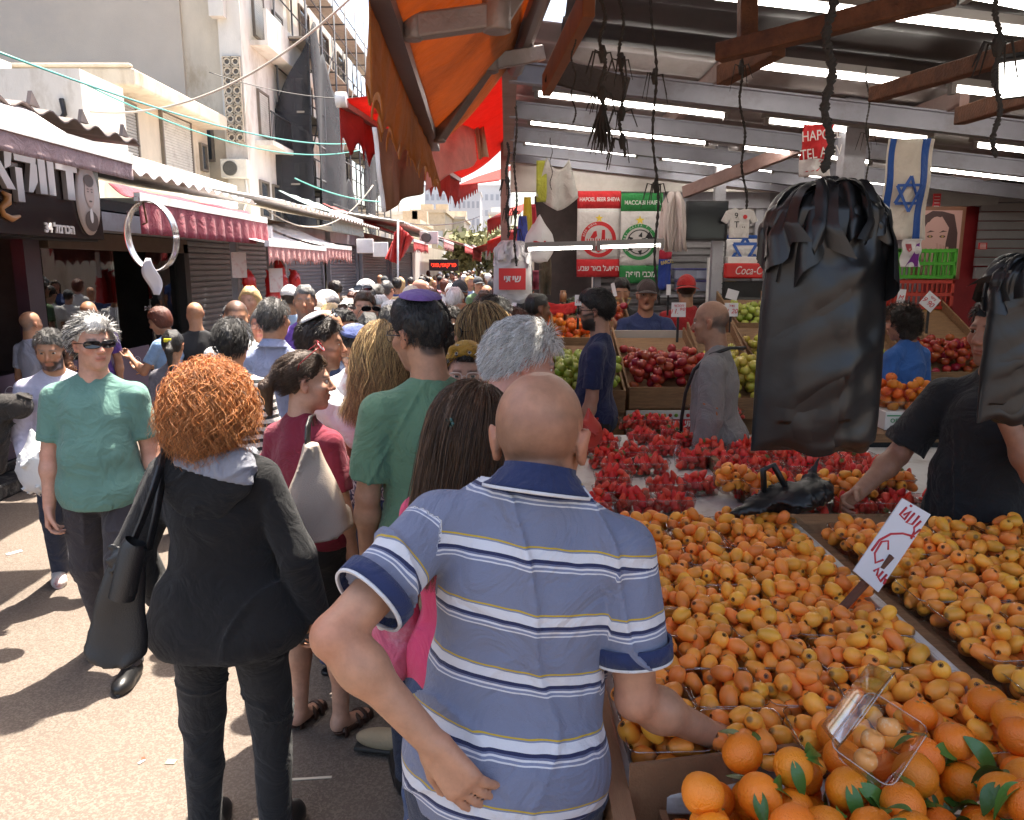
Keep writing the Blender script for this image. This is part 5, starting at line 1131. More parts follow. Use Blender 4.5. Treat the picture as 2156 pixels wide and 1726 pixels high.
p0, p1 = PD(1945, 385, 8.3), PD(2112, 388, 8.3); tag(MB().add([PD(1953, 388, 8.3), PD(1953, 440, 8.3), PD(2100, 430, 8.3), PD(2112, 364, 8.3)], [(0, 1, 2, 3)]).add([PD(1953, 388, 8.32), PD(1953, 440, 8.32), PD(2100, 430, 8.32), PD(2112, 364, 8.32)], [(3, 2, 1, 0)]).build('metal_panel', mat('galvanised', (.33, .33, .33), .4, .3, var=.12)), 'shiny galvanised panel above the steel shutter', 'panel')
for (u, v, w_, h_, lab) in ((1971, 424, 15, 30, 'small red vertical sticker left of the galvanised panel'), (2068, 518, 17, 13, 'small red sticker on the shutter bottom rail')):
    d = 8.2; p = PD(u, v, d); s_ = MB().box((0, 0, 0), (w_ / 1615 * 8.4, .008, h_ / 1615 * 8.4)).build('sticker', mat('sticker_red', (.6, .03, .04), .5), loc=p); tag(s_, lab, 'sticker')
    k = MB()
    for j in range(4): k.box((0, -.006, (h_ / 1615 * 8.4) * (.3 - .2 * j)), (w_ / 1615 * 8.4 * .7, .003, .006))
    k.build('print', mat('sign_white', (.75, .72, .7)), s_)
# banners and flags
def flag(name, label, cat, u0, v0, u1, v1, d, bands, wave=.03, skew=0):
    """cloth hung flat; bands = [(z0,z1,material)] from top 0 to 1"""
    a, b = PD(u0, v0, d), PD(u1, v1, d); r = empty(name, (a.x, d, a.z)); tag(r, label, cat); W = b.x - a.x; H = a.z - b.z
    f = lambda s_, t_: Vector((W * s_ + skew * t_, wave * math.sin(s_ * 7 + t_ * 2) * (.3 + t_) + .01 * math.sin(t_ * 11), -H * t_))
    r['W'] = W; 
    for k, (t0, t1, m_) in enumerate(bands):
        q = MB(); q.sheet(lambda s_, t_: f(s_, t0 + (t1 - t0) * t_), 16, max(3, int(16 * (t1 - t0))), .004); q.build('cloth' if k else 'top_band', m_, r)
    del r['W']
    return r, f, W, H
cr_ = cloth('flag_red', (.60, .025, .03)); cw_ = cloth('flag_white', (.66, .63, .61)); cg_ = cloth('flag_green', (.02, .22, .055)); yel = mat('emblem_yellow', (.75, .55, .05), .6); pr_ = mat('emblem_red', (.58, .02, .025), .6); pg_ = mat('emblem_green', (.02, .25, .06), .6); pb_ = mat('emblem_black', (.015, .015, .018), .6); pw_ = mat('emblem_white', (.7, .68, .66), .6)
def flat(r, f, name, m_, polys, W, H, cx, cz, lift=.008):
    """flat emblem pieces; polygon coords in metres about flag point (cx,cz)"""
    q = MB()
    for pl in polys:
        vs = []
        for x_, z_ in pl:
            p = f(cx + x_ / W, cz - z_ / H); vs.append((p.x, p.y - lift, p.z))
        q.add(vs, [list(range(len(vs)))])
    return q.build(name, m_, r)
def circ(rad, n=36, cx=0, cy=0, a0=0, a1=6.2832): return [(cx + rad * math.cos(a), cy + rad * math.sin(a)) for a in np.linspace(a0, a1, n, endpoint=(a1 - a0) < 6.28)]
def ringp(r0, r1, n=36, cx=0, cy=0): 
    o = []
    for i in range(n):
        a, b = 6.2832 * i / n, 6.2832 * (i + 1) / n; o.append([(cx + r0 * math.cos(a), cy + r0 * math.sin(a)), (cx + r1 * math.cos(a), cy + r1 * math.sin(a)), (cx + r1 * math.cos(b), cy + r1 * math.sin(b)), (cx + r0 * math.cos(b), cy + r0 * math.sin(b))])
    return o
def star(rad, n=5, k=.4, cx=0, cy=0, rot=90):
    return [(cx + rad * (1 if i % 2 == 0 else k) * math.cos(R(rot + 180 / n * i)), cy + rad * (1 if i % 2 == 0 else k) * math.sin(R(rot + 180 / n * i))) for i in range(2 * n)]
def arc_text(par, word, rad, a0, a1, size, m_, cx, cz, y, flip=False):
    for i, chh in enumerate(word):
        a = R(a0 + (a1 - a0) * (i + .5) / len(word)); 
        if chh != ' ': text_mesh('lettering', chh, size, m_, par, (cx + rad * math.cos(a), y, cz + rad * math.sin(a)), (R(90), 0, 0) if False else Matrix.Rotation(0, 3, 'X').to_euler(), .001).rotation_euler = (Matrix.Rotation(-(a - math.pi / 2) + (math.pi if flip else 0), 4, 'Y') @ Matrix.Rotation(R(90), 4, 'X')).to_euler()
r, f, W, H = flag('banner', 'red and white football banner with round red crest', 'banner', 1216, 402, 1303, 583, 9.2, [(0, .2, cr_), (.2, .79, cw_), (.79, 1, cr_)], .02)
text_mesh('lettering', 'HAPOEL BEER SHEVA', .062, pw_, r, (W / 2, -.03, -.1 * H), (R(90), 0, 0), .001, bold=.001, sx=.8); text_mesh('lettering', '\u05e2\u05d1\u05e9 \u05e8\u05d0\u05d1 \u05dc\u05e2\u05d5\u05e4\u05d4', .085, pw_, r, (W / 2, -.045, -.9 * H), (R(90), 0, 0), .001, bold=.002, sx=.85)
flat(r, f, 'star', yel, [star(.05, cy=0)], W, H, .5, .315); E_ = .205
flat(r, f, 'crest_ring', pr_, ringp(E_ * .78, E_), W, H, .5, .56); flat(r, f, 'crest', pr_, [[(-.15, -.02), (.15, -.02), (.15, -.045), (-.15, -.045)]] + [[(-.14 + .028 * i, -.02), (-.128 + .028 * i, -.02), (-.128 + .028 * i, .01), (-.14 + .028 * i, .01)] for i in range(11)] + [[(.03, .0), (.075, .0), (.07, .11), (.035, .11)], [(-.1, .02), (-.06, .09), (-.03, .1), (-.02, .04), (-.05, .01)]] + [[(-.15, -.05), (-.05, -.05), (-.09, -.13)], [(.15, -.05), (.05, -.05), (.09, -.13)], [(-.03, -.07), (.03, -.07), (.045, -.12), (0, -.15), (-.045, -.12)]], W, H, .5, .56)
arc_text(r, 'BEER SHEVA', E_ * .89, 170, 100, .034, pw_, W / 2, -.56 * H, -.045)
r, f, W, H = flag('banner', 'green and white football banner with star and ball crest', 'banner', 1308, 406, 1389, 596, 9.15, [(0, .2, cg_), (.2, .8, cw_), (.8, 1, cg_)], .02)
text_mesh('lettering', 'MACCABI HAIFA', .066, pw_, r, (W / 2, -.03, -.11 * H), (R(90), 0, 0), .001, bold=.001, sx=.85); text_mesh('lettering', '\u05d4\u05e4\u05d9\u05d7 \u05d9\u05d1\u05db\u05de', .1, pw_, r, (W / 2, -.045, -.9 * H), (R(90), 0, 0), .001, bold=.002, sx=.8)
flat(r, f, 'star', yel, [star(.055)], W, H, .46, .30); flat(r, f, 'crest_ring', pg_, ringp(.165, .205), W, H, .46, .54); flat(r, f, 'ball', pb_, ringp(.13, .142) + [star(.05, 5, .85, -.02, -.02)] + [[(-.02 + .085 * math.cos(a - .3), -.02 + .085 * math.sin(a - .3)), (-.02 + .085 * math.cos(a + .3), -.02 + .085 * math.sin(a + .3)), (-.02 + .14 * math.cos(a), -.02 + .14 * math.sin(a))] for a in np.linspace(0, 6.28, 6)[:-1]] + [[(.02, .04), (.2, .06), (.1, -.07)], [(.02, -.02), (.2, -.02), (.11, .12)]], W, H, .46, .54, .012)
text_mesh('lettering', '\u05d1"\u05db\u05de', .07, pw_, r, (W * .46 + .10, -.05, -.53 * H), (R(90), 0, 0), .001, bold=.002); arc_text(r, 'MACCABI HAIFA F.C.', .185, 215, 30, .034, pw_, W * .46, -.54 * H, -.05)
r, f, W, H = flag('scarf_banner', 'blue and red club scarf beside the green banner', 'scarf', 1389, 480, 1411, 610, 9.1, [(0, .35, cloth('barca_blue', (.02, .05, .28))), (.35, .5, cloth('barca_red', (.45, .02, .05))), (.5, 1, cloth('barca_blue', (.02, .05, .28)))], .02); text_mesh('lettering', 'BARCEL', .06, yel, r, (W * .6, -.04, -.55 * H), (R(90), R(-12), 0), .001, sx=.7)
r, f, W, H = flag('flag', 'white flag with blue stripes and star hanging from beam', 'flag', 1871, 292, 1948, 505, 4.7, [(0, 1, cloth('flag_cream', (.62, .56, .48)))], .03)
blu = cloth('flag_blue', (.015, .08, .33)); q = MB()
for s0, s1 in ((.04, .18), (.72, .9)): q.sheet(lambda s_, t_: f(s0 + (s1 - s0) * s_, t_) + Vector((0, -.004, 0)), 5, 24, .004)
q.build('stripe', blu, r)
def hexa(R_, w_, sy=1.25): 
    o = []
    for k in (0, 180):
        pts = [(R_ * math.cos(R(90 + k + 120 * i)), sy * R_ * math.sin(R(90 + k + 120 * i))) for i in range(3)]
        for i in range(3):
            a, b = Vector(pts[i]), Vector(pts[(i + 1) % 3]); nn = Vector((-(b - a).y, (b - a).x)).normalized() * w_ / 2; o.append([tuple(a - nn), tuple(b - nn), tuple(b + nn), tuple(a + nn)])
    return o
flat(r, f, 'star', mat('emblem_blue', (.015, .08, .33), .6), hexa(.075, .016, 1.35), W, H, .45, .55, .04)
r, f, W, H = flag('flag', 'big blue star flag on the grey partition', 'flag', 1530, 495, 1612, 560, 9.45, [(0, .12, blu), (.12, .92, cw_), (.92, 1, blu)], .01); flat(r, f, 'star', mat('emblem_blue', (.015, .08, .33)), hexa(.16, .035, 1.0), W, H, .45, .5, .012)
r, f, W, H = flag('pennant', 'white and purple pennant below the striped flag', 'pennant', 1901, 503, 1936, 562, 4.65, [(0, 1, cw_)], .015); flat(r, f, 'purple_field', mat('pennant_purple', (.16, .02, .22), .7), [[(-.04, -.08), (.045, -.08), (.045, .06), (.02, .05), (.0, 0)]], W, H, .5, .5); flat(r, f, 'shield', mat('emblem_maroon', (.35, .05, .06), .6), [[(-.015, .02), (.015, .02), (.012, -.015), (0, -.03), (-.012, -.015)]], W, H, .3, .3)
r, f, W, H = flag('banner', 'red club banner half hidden behind the big black bag', 'banner', 1692, 262, 1748, 372, 4.3, [(0, .66, cr_), (.66, 1, cw_)], .03); text_mesh('lettering', 'HAPOEL', .075, pw_, r, (.085, -.03, -.06), (R(90), R(-6), 0), .001, sx=.75); text_mesh('lettering', 'TEL AVIV', .075, pw_, r, (.09, -.035, -.15), (R(90), R(-8), 0), .001, sx=.75); flat(r, f, 'arc', pr_, [[(-.06 + .02 * k, -.03), (-.05 + .02 * k, -.03), (.02 + .02 * k, .03), (.01 + .02 * k, .03)] for k in range(3)], W, H, .5, .8)
tv = empty('television', PD(1487, 465, 8.2), R(4)); tag(tv, 'dark wall television above the boy in black', 'television'); MB().box((0, 0, 0), (.44, .05, .40)).build('case', dark, tv, bevel=.008); MB().box((0, -.027, .005), (.41, .004, .36)).build('screen', mat('tv_screen', (.02, .025, .03), .12, spec=.8), tv)
js = empty('football_shirt', PD(1557, 465, 8.1)); tag(js, 'small white football shirt with number nine on string', 'shirt'); q = MB()
q.prism([(x_ * 1.0, 0, z_) for x_, z_ in ((-.05, .13), (-.14, .10), (-.19, .0), (-.13, -.03), (-.1, .02), (-.1, -.17), (.1, -.17), (.1, .02), (.13, -.03), (.19, .0), (.14, .10), (.05, .13), (.0, .105))], 0, (0, .03, 0)); q.build('cloth', cw_, js, bevel=.006); text_mesh('lettering', '9', .08, pb_, js, (-.04, -.006, .05), (R(90), 0, 0), .001); text_mesh('lettering', 'T ..', .09, pb_, js, (.0, -.006, -.04), (R(90), 0, 0), .001); flat(js, lambda a, b: Vector((a - .5, 0, -(b - .5))), 'badge', pr_, [circ(.022, 16)], 1, 1, .55, .46, .008)
ps = empty('framed_poster', PD(1975, 512, 7.9)); tag(ps, 'wood framed portrait of a woman covering her mouth', 'poster'); W_, H_ = .40, .64
MB().box((0, .01, 0), (W_ + .08, .05, H_ + .08)).build('frame', mat('frame_wood', (.22, .09, .05), .5, var=.2), ps, bevel=.008)
q = MB(); 
def pd_(m_i, pl, y): q.cur = m_i; q.add([(x_, y, z_) for x_, z_ in pl], [list(range(len(pl)))])
pd_(0, [(-W_ / 2, -H_ / 2), (W_ / 2, -H_ / 2), (W_ / 2, H_ / 2), (-W_ / 2, H_ / 2)], -.018)
pd_(1, [(.0, .31), (.12, .28), (.17, .1), (.18, -.25), (.06, -.3), (.06, .0), (.08, .15), (.0, .26), (-.14, .2), (-.19, .1), (-.19, .26), (-.1, .315)], -.020)
pd_(0, [(.0 + .105 * math.cos(a) - .05, .07 + .19 * math.sin(a)) for a in np.linspace(0, 6.28, 24, endpoint=False)], -.021)
for cx in (-.105, .02): pd_(1, [(cx - .04, .10), (cx, .125), (cx + .045, .115), (cx, .108)], -.023); pd_(1, [(cx + .03 * math.cos(a), .065 + .013 * math.sin(a)) for a in np.linspace(0, 6.28, 14, endpoint=False)], -.023); pd_(2, [(cx + .013 * math.cos(a), .065 + .011 * math.sin(a)) for a in np.linspace(0, 6.28, 12, endpoint=False)], -.024)
for k in range(4): pd_(3, [(-.04 + .035 * k, -.0 - .012 * k), (-.018 + .036 * k, .0 - .012 * k), (.02 + .03 * k, -.2), (-.01 + .03 * k, -.22)], -.025)
pd_(3, [(-.02, -.16), (.12, -.16), (.1, -.32), (-.02, -.32)], -.0245)
q.build('print', [mat('poster_skin', (.52, .30, .27), .5), mat('poster_dark', (.06, .025, .025), .5), mat('poster_eye', (.35, .22, .08), .4), mat('poster_hand', (.44, .24, .215), .5)], ps)
fr = empty('drinks_fridge', (PD(1580, 600, 8.9).x, 8.9, 0)); tag(fr, 'black drinks fridge with red lettered header', 'fridge'); hz_ = PD(1580, 570, 8.9).z
MB().box((0, .3, hz_ / 2 - .06), (.62, .6, hz_ - .12)).build('body', dark, fr, bevel=.01); MB().box((0, -.02, hz_), (.64, .08, .17)).build('header', mat('fridge_red', (.6, .015, .015), .3), fr, bevel=.02); MB().box((0, -.004, hz_ / 2 - .1), (.5, .01, hz_ - .4)).build('door_glass', mat('tv_screen', (.02, .025, .03)), fr)
text_mesh('lettering', 'Coca-Cola', .13, pw_, fr, (0, -.065, hz_), (R(90), 0, 0), .001, shear=.3, sx=.75)
for i, (u, v, w_, lab) in enumerate(((1556, 549, 50, 'long white carton lying on top of the fridge'), (1590, 549, 22, 'small white carton at the fridge top corner'))):
    p = PD(u, v, 8.9); tag(MB().box((0, .1, 0), (w_ / 1615 * 8.9, .25, .09)).build('carton', white, loc=p, bevel=.004), lab, 'carton')
for i in range(6):
    p = PD(1430 + (i % 3) * 22 + 5 * (i // 3), 578 + (i // 3) * 25, 9.2); o = MB().box((0, 0, 0), (.15, .15, .11)).build('tub', mat('tub_clear', (.30, .32, .42), .3, objvar=.2), loc=p, bevel=.012); MB().box((0, 0, .065), (.165, .165, .02)).build('lid', mat('tub_lid', (.10, .10, .30), .4), o, bevel=.006); tag(o, 'clear plastic tub with blue lid on the back shelf', 'tub', 'plastic tubs on the back shelf')
sp = PD(1450, 622, 9.2); tag(MB().box((.1, .05, 0), (1.3, .4, .03)).build('shelf', steel, loc=sp), 'metal shelf under the plastic tubs', 'shelf')
tn = PD(1535, 610, 9.0); tag(MB().lathe([(0, -.1), (.07, -.1), (.07, .1), (0, .1)], n=20).build('tin', mat('tin_gold', (.42, .30, .10), .35, .6, var=.2), loc=tn), 'golden food tin on the shelf by the fridge', 'tin')
cb = PD(1510, 560, 9.0); q = MB()
for k in range(12): q.box((0, 0, .25 - .06 * k), (.11, .10, .05))
tag(q.build('cup_stack', mat('cup_clear', (.45, .45, .46), .3), loc=cb), 'tall stack of clear cups by the white post', 'cups'); tag(MB().box((0, 0, 1.05), (.035, .035, 2.1)).build('post', white, loc=(PD(1490, 600, 9.0).x, 9.0, 0)), 'thin white post with small photo prints', 'post')
# plastic crates
def crate(label, c, m_, w_=.56, d_=.38, h_=.28, rz=0, group=None):
    q = MB()
    for sx in (-1, 1):
        for sy in (-1, 1): q.box((sx * (w_ / 2 - .015), sy * (d_ / 2 - .015), h_ / 2), (.03, .03, h_))
    for z in (.015, h_ / 2, h_ - .02): 
        for sy in (-1, 1): q.box((0, sy * (d_ / 2 - .01), z), (w_, .018, .03))
        for sx in (-1, 1): q.box((sx * (w_ / 2 - .01), 0, z), (.018, d_, .03))
    for i in range(12):
        for sy in (-1, 1): q.box((-w_ / 2 + (i + .5) * w_ / 12, sy * (d_ / 2 - .012), h_ / 2), (.014, .012, h_))
    for i in range(8):
        for sx in (-1, 1): q.box((sx * (w_ / 2 - .012), -d_ / 2 + (i + .5) * d_ / 8, h_ / 2), (.012, .014, h_))
    q.box((0, 0, .01), (w_, d_, .012)); o = q.build('plastic_crate', m_, loc=c, rot=(0, 0, rz)); return tag(o, label, 'crate', group)
cp = PD(1917, 690, 7.6); cols = [('crate_orange', (.50, .07, .015), 'lowest orange crate of the stack left of the poster'), ('crate_orange', 0, 'orange crate second from the bottom of the stack'), ('crate_yellow', (.55, .32, .02), 'yellow crate in the middle of the stack'), ('crate_red', (.42, .03, .015), 'red crate under the green one in the stack'), ('crate_green', (.05, .30, .02), 'green crate on top of the stack')]
zt = PD(1917, 522, 7.6).z
for k, (mn, c, lab) in enumerate(cols): crate(lab, (cp.x, 7.6, zt - .29 * (5 - k)), mat(mn, c or (.5, .07, .015), .4, var=.06))
crate('separate orange crate behind the tilted price card', (PD(1985, 650, 7.7).x, 7.7, zt - .29 * 4 - .15), mat('crate_orange', (.5, .07, .015)), .42)
for k in range(4): tag(MB().box((0, 0, 0), (.5, .36, .24)).build('carton', mat('kraft_card', (.34, .22, .10)), loc=(PD(1900 + 45 * k, 720, 7.4).x, 7.7, .42 + .0 * k), bevel=.005), 'brown carton under the crate stack by the poster', 'carton', 'cartons under the crates')
# clutter hung at the street corner
def vest_bags(label, c, w_, h_, m_, n=5, print_m=None, txt=None, name='bag_bunch', depth=.12, seed=0, rz=0, ridge=.0):
    """bunch of flat carrier bags gathered at the handles"""
    r = empty(name, c, rz); tag(r, label, 'bags'); rs = np.random.default_rng(seed); ph = rs.random(12) * 6.28; sg = lambda x, p: math.copysign(abs(x) ** p, x)
    def body(k):
        kk = 1 + .025 * k; off = rs.uniform(-.02, .02) * (k > 0); tp = .02 * k
        def f(a, b):
            an = a * 2 * math.pi; t_ = b; W = w_ / 2 * np.interp(t_, (0, .035, .07, .12, .17, .25, .5, 1), (.10, .22, .62, .86, .93, .90, .95, .98)) * kk; Dp = depth / 2 * np.interp(t_, (0, .05, .12, .3, .7, .97, 1), (.25, .8, 1.25, 1.0, .9, .55, .35)) * kk
            ca, sa = math.cos(an), math.sin(an); x = W * sg(ca, .75); y = Dp * sg(sa, .8)
            if sa < 0: y -= ridge * depth * (1 - abs(x / W - .12)) * min(1, t_ * 3)
            g = max(0, 1 - t_ / .32); pl = .030 * g ** .6 * math.sin(an * 11 + ph[0] + 5 * t_) * math.sin(min(1, t_ * 9)) + .014 * g * math.sin(an * 23 + ph[1])
            cr = .016 * max(0, math.sin(t_ * 19 + 2.2 * x / w_ * 3 + ph[2 + k]) - .55) * (1 - g) + .012 * max(0, math.sin(t_ * 11 - 3.5 * x / w_ * 2 + ph[5]) - .6) + .006 * math.sin(x / w_ * 17 + ph[6] + 2 * t_) + .004 * math.sin(t_ * 37 + x / w_ * 9 + ph[7])
            s_ = 1 + (pl + cr) / (abs(Dp) + .05) * .9; e = 0 if t_ < .9 else .012 * math.sin(x / w_ * 14 + ph[8] + k)
            return (x * (1 + pl * 1.6) + off * t_, y * s_ - .004 * k, -h_ * t_ * (1 - tp) + e)
        q = MB(); q.sheet(f, 120, 90); q.add([f(i / 60, 1) for i in range(60)], [list(range(60))]); return q
    body(0).build('bags', m_, r); body(1).build('outer_bag', m_, r); H_ = MB()
    for k in range(n + 2):                     # slack handles and loosened films folding over the knot
        an = (k + .3 * rs.random()) / (n + 2) * 6.28; d_ = Vector((math.cos(an) * w_ * rs.uniform(.44, .48), math.sin(an) * depth * .86, 0)); sd = Vector((-math.sin(an) * w_ * .27, math.cos(an) * depth * .8, 0)); ln = h_ * rs.uniform(.10, .26); sd = sd * rs.uniform(1.5, 2.1); up = h_ * rs.uniform(.01, .045)
        H_.sheet(lambda a, b: d_ * (.10 + .92 * math.sin(min(1, b * 1.5) * 1.57)) * (1 - 1.5 * (a - .5) ** 2 * b) + sd * (a - .5) * (.5 + .9 * b) + Vector((.012 * math.sin(a * 21 + k) * b, -.018 * math.sin(a * 15 + k) * (.3 + b), up * math.sin(min(1, b * 2) * 3.1) - h_ * .035 - h_ * .07 * min(1, b * 2) ** 2 - ln * b ** 1.5 * (1 + .3 * math.sin(a * 7 + k)) + .006 * math.sin(a * 26 + k))), 22, 14)
    H_.build('handles', m_, r)
    if print_m:
        MB().box((0, -depth / 2 - .06, -h_ * .62), (w_ * .68, .003, h_ * .34)).build('printed_panel', print_m, r)
        if txt: text_mesh('lettering', txt, w_ * .24, pw_, r, (0, -depth / 2 - .064, -h_ * .62), (R(90), 0, 0), .001, bold=.002)
    return r
film_b = mat('bag_black_film', (.012, .012, .013), .40, spec=.6, bump=.15, bscale=16, bdetail=4); film_w = mat('bag_white_film', (.62, .60, .60), .4, spec=.4, bump=.4, bscale=26)
bg = PD(1745, 372, 2.3); br_ = vest_bags('big bunch of black carrier bags hanging over the strawberries', bg, .37, .80, film_b, 6, depth=.15, seed=4, rz=R(2), ridge=.45)
br2 = vest_bags('second black bag bunch hanging at the right edge', PD(2172, 530, 2.15), .24, .47, film_b, 5, depth=.10, seed=9, rz=R(14), ridge=.3); 
tag(MB().sheet(lambda a, b: PD(1620 + 14 * a, 640 + 290 * b, 2.42) + Vector((0, .02 * math.sin(a * 8), 0)), 4, 12, .004).build('plastic_strip', mat('strip_clear', (.55, .56, .58), .2, alpha=.5)), 'clear plastic edge behind the big black bags', 'plastic')
vest_bags('white carrier bags with a red printed square', PD(1078, 505, 6.6), .33, .52, film_w, 5, mat('bag_print_red', (.62, .03, .03), .4), '\u05d9\u05ea\u05d9\u05e9', depth=.1, seed=2)
bb = empty('beach_bag', PD(1135, 505, 7.0)); tag(bb, 'white drawstring bag with rainbow print on a cord', 'bag'); D = SDF((-.2, -.12, -.25), (.2, .12, .3), .012); D.put(ell((0, 0, -.05), (.14, .06, .16)), .02); D.put(cone((0, 0, .05), (0, 0, .22), .1, .012), .06); D.disp(fold(.015, 30, 2, (1.5, 1, .5))); V, Fq = D.mesh(); obj_np('pouch', V, Fq, film_w, bb)
for k, c in enumerate(((.55, .05, .05), (.6, .4, .03), (.05, .35, .1), (.05, .2, .5))): MB().box((0, -.075, -.02 - .022 * k), (.11 - .01 * k, .004, .02)).build('print', mat('rainbow%d' % k, c, .6), bb)
q = MB(); q.sheet(lambda a, b: PD(1150, 342, 7.6).lerp(PD(1198, 345, 7.6), a) + Vector(((a - .5) * .18 * b, .04 * math.sin(a * 12) * b, -.36 * b + .1 * abs(a - .5) - .08 * math.sin(a * 3.1))), 18, 12, .004); tag(q.build('hanging_cloth', cloth('cloth_grey_white', (.5, .48, .45))), 'greyish towel hanging from the first inner beam', 'cloth')
q = MB(); q.sheet(lambda a, b: PD(1140, 338, 7.6) + Vector(((a - .5) * .10, .02 * math.sin(b * 8), -.38 * b)), 6, 12, .004); tag(q.build('hanging_cloth', cloth('cloth_yellow_green', (.42, .44, .06), wear=(.2, .25, .05, .8), wscale=14)), 'yellow green print cloth beside the grey towel', 'cloth')
wg = empty('glove_bunch', PD(1420, 405, 7.2)); tag(wg, 'bunch of white work gloves hanging by the television', 'gloves'); rs = np.random.default_rng(3); q = MB()
for k in range(26):
    x0, y0 = rs.uniform(-.09, .09), rs.uniform(-.06, .06); q.tube([(x0 * .3, y0 * .3, .0), (x0 * .9, y0, -.1), (x0 * 1.2, y0 * 1.1, -.3), (x0 * 1.25 + .02 * rs.normal(), y0, -.50 - .03 * rs.random())], [.02, .022, .017, .012], 6)
q.build('gloves', mat('glove_cotton', (.58, .50, .47), .9, bump=.5, var=.1), wg); tag(wg, None, None)
for i, (u, v, w_, h_, c, lab) in enumerate(((1100, 500, 16, 90, (.05, .08, .35), 'blue football scarf hanging at the corner kiosk'), (1110, 470, 14, 110, (.5, .4, .03), 'yellow scarf hanging at the corner kiosk'), (1120, 480, 14, 100, (.5, .03, .05), 'red shirt hanging at the corner kiosk'), (1148, 575, 20, 90, (.10, .075, .045), 'olive jacket hanging by the grey shutter'), (1108, 580, 20, 60, (.06, .08, .10), 'dark trousers hanging in the kiosk'), (1128, 590, 18, 40, (.5, .1, .15), 'small red toy ball net in the kiosk'))):
    d = 8.6 + .1 * i; q = MB(); p = PD(u, v - h_ / 2, d); W_, H_ = w_ / 1615 * 8.7, h_ / 1615 * 8.7; q.sheet(lambda a, b: (W_ * (a - .5) * (1 + .3 * math.sin(b * 3)), .04 * math.sin(a * 8 + i) * b + .02 * math.sin(b * 9), -H_ * b), 8, 12, .015); tag(q.build('hanging_garment', cloth('garment%d' % i, c), loc=p), lab, 'garment')
tag(MB().box2((.28, 9.75, 0), (1.0, 9.9, 2.85)).build('kiosk_wall', mat('kiosk_dark', (.07, .055, .05), .8, var=.3)), 'dark kiosk back wall left of the grey shutter', 'wall')
# ---------------------------------------------------------------- tables, punnets and fruit
TZ = .93
wood = mat('stall_wood', (.26, .14, .065), .75, bump=.5, bscale=60, var=.25, vscale=10, stretch=(1, 8, 8), wear=(.10, .05, .03, .5)); wood_o = mat('stall_plank', (.30, .155, .08), .7, bump=.4, bscale=70, var=.2, stretch=(8, 1, 8), wear=(.42, .16, .10, .5))
tab_w = mat('table_white', (.62, .60, .57), .45, bump=.3, bscale=30, var=.06, wear=(.34, .28, .22, .7), wscale=5)
tb = empty('stall_table', (.2, 3, 0)); tag(tb, 'long white topped market table carrying strawberries and loquats', 'table'); o = Vector(tb.location)
q = MB(); q.box2(Vector((.24, 2.55, TZ - .05)) - o, Vector((1.95, 4.85, TZ)) - o); q.box2(Vector((1.95, 2.2, TZ - .05)) - o, Vector((2.95, 4.5, TZ)) - o); q.box2(Vector((.24, 1.41, TZ - .05)) - o, Vector((1.95, 2.55, TZ - .002)) - o); q.box2(Vector((.24, .75, TZ - .25)) - o, Vector((1.95, 1.409, TZ - .2)) - o); q.build('tabletop', tab_w, tb, bevel=.006)
MB().box2(Vector((.195, .75, TZ - .11)) - o, Vector((.238, 4.85, TZ + .025)) - o).build('edge_plank', wood_o, tb); MB().box2(Vector((.24, .85, .3)) - o, Vector((.27, 4.8, TZ - .06)) - o).build('front_board', mat('front_board_white', (.66, .64, .6), .6, var=.1), tb)
q = MB(); 
for x in (.35, 1.6, 2.7):
    for y in (.95, 2.6, 4.4): q.box2(Vector((x, y, 0)) - o, Vector((x + .06, y + .06, TZ - .05)) - o)
for k in range(9): q.name = 0
lg = q.build('legs', steel, tb)
MB().box2((1.095, 1.42, TZ), (1.125, 3.1, TZ + .075)).build('divider', tab_w, tb, bevel=.004).location = -o; MB().box2((1.126, 1.42, TZ), (1.175, 3.1, TZ + .062)).build('divider_plank', wood, tb, bevel=.004).location = -o; MB().box2((1.175, 1.2, TZ), (2.0, 3.1, TZ + .045)).build('raised_board', wood, tb).location = -o
MB().box2((1.06, 3.1, TZ), (1.09, 4.2, TZ + .07)).build('divider_plank', wood, tb).location = -o
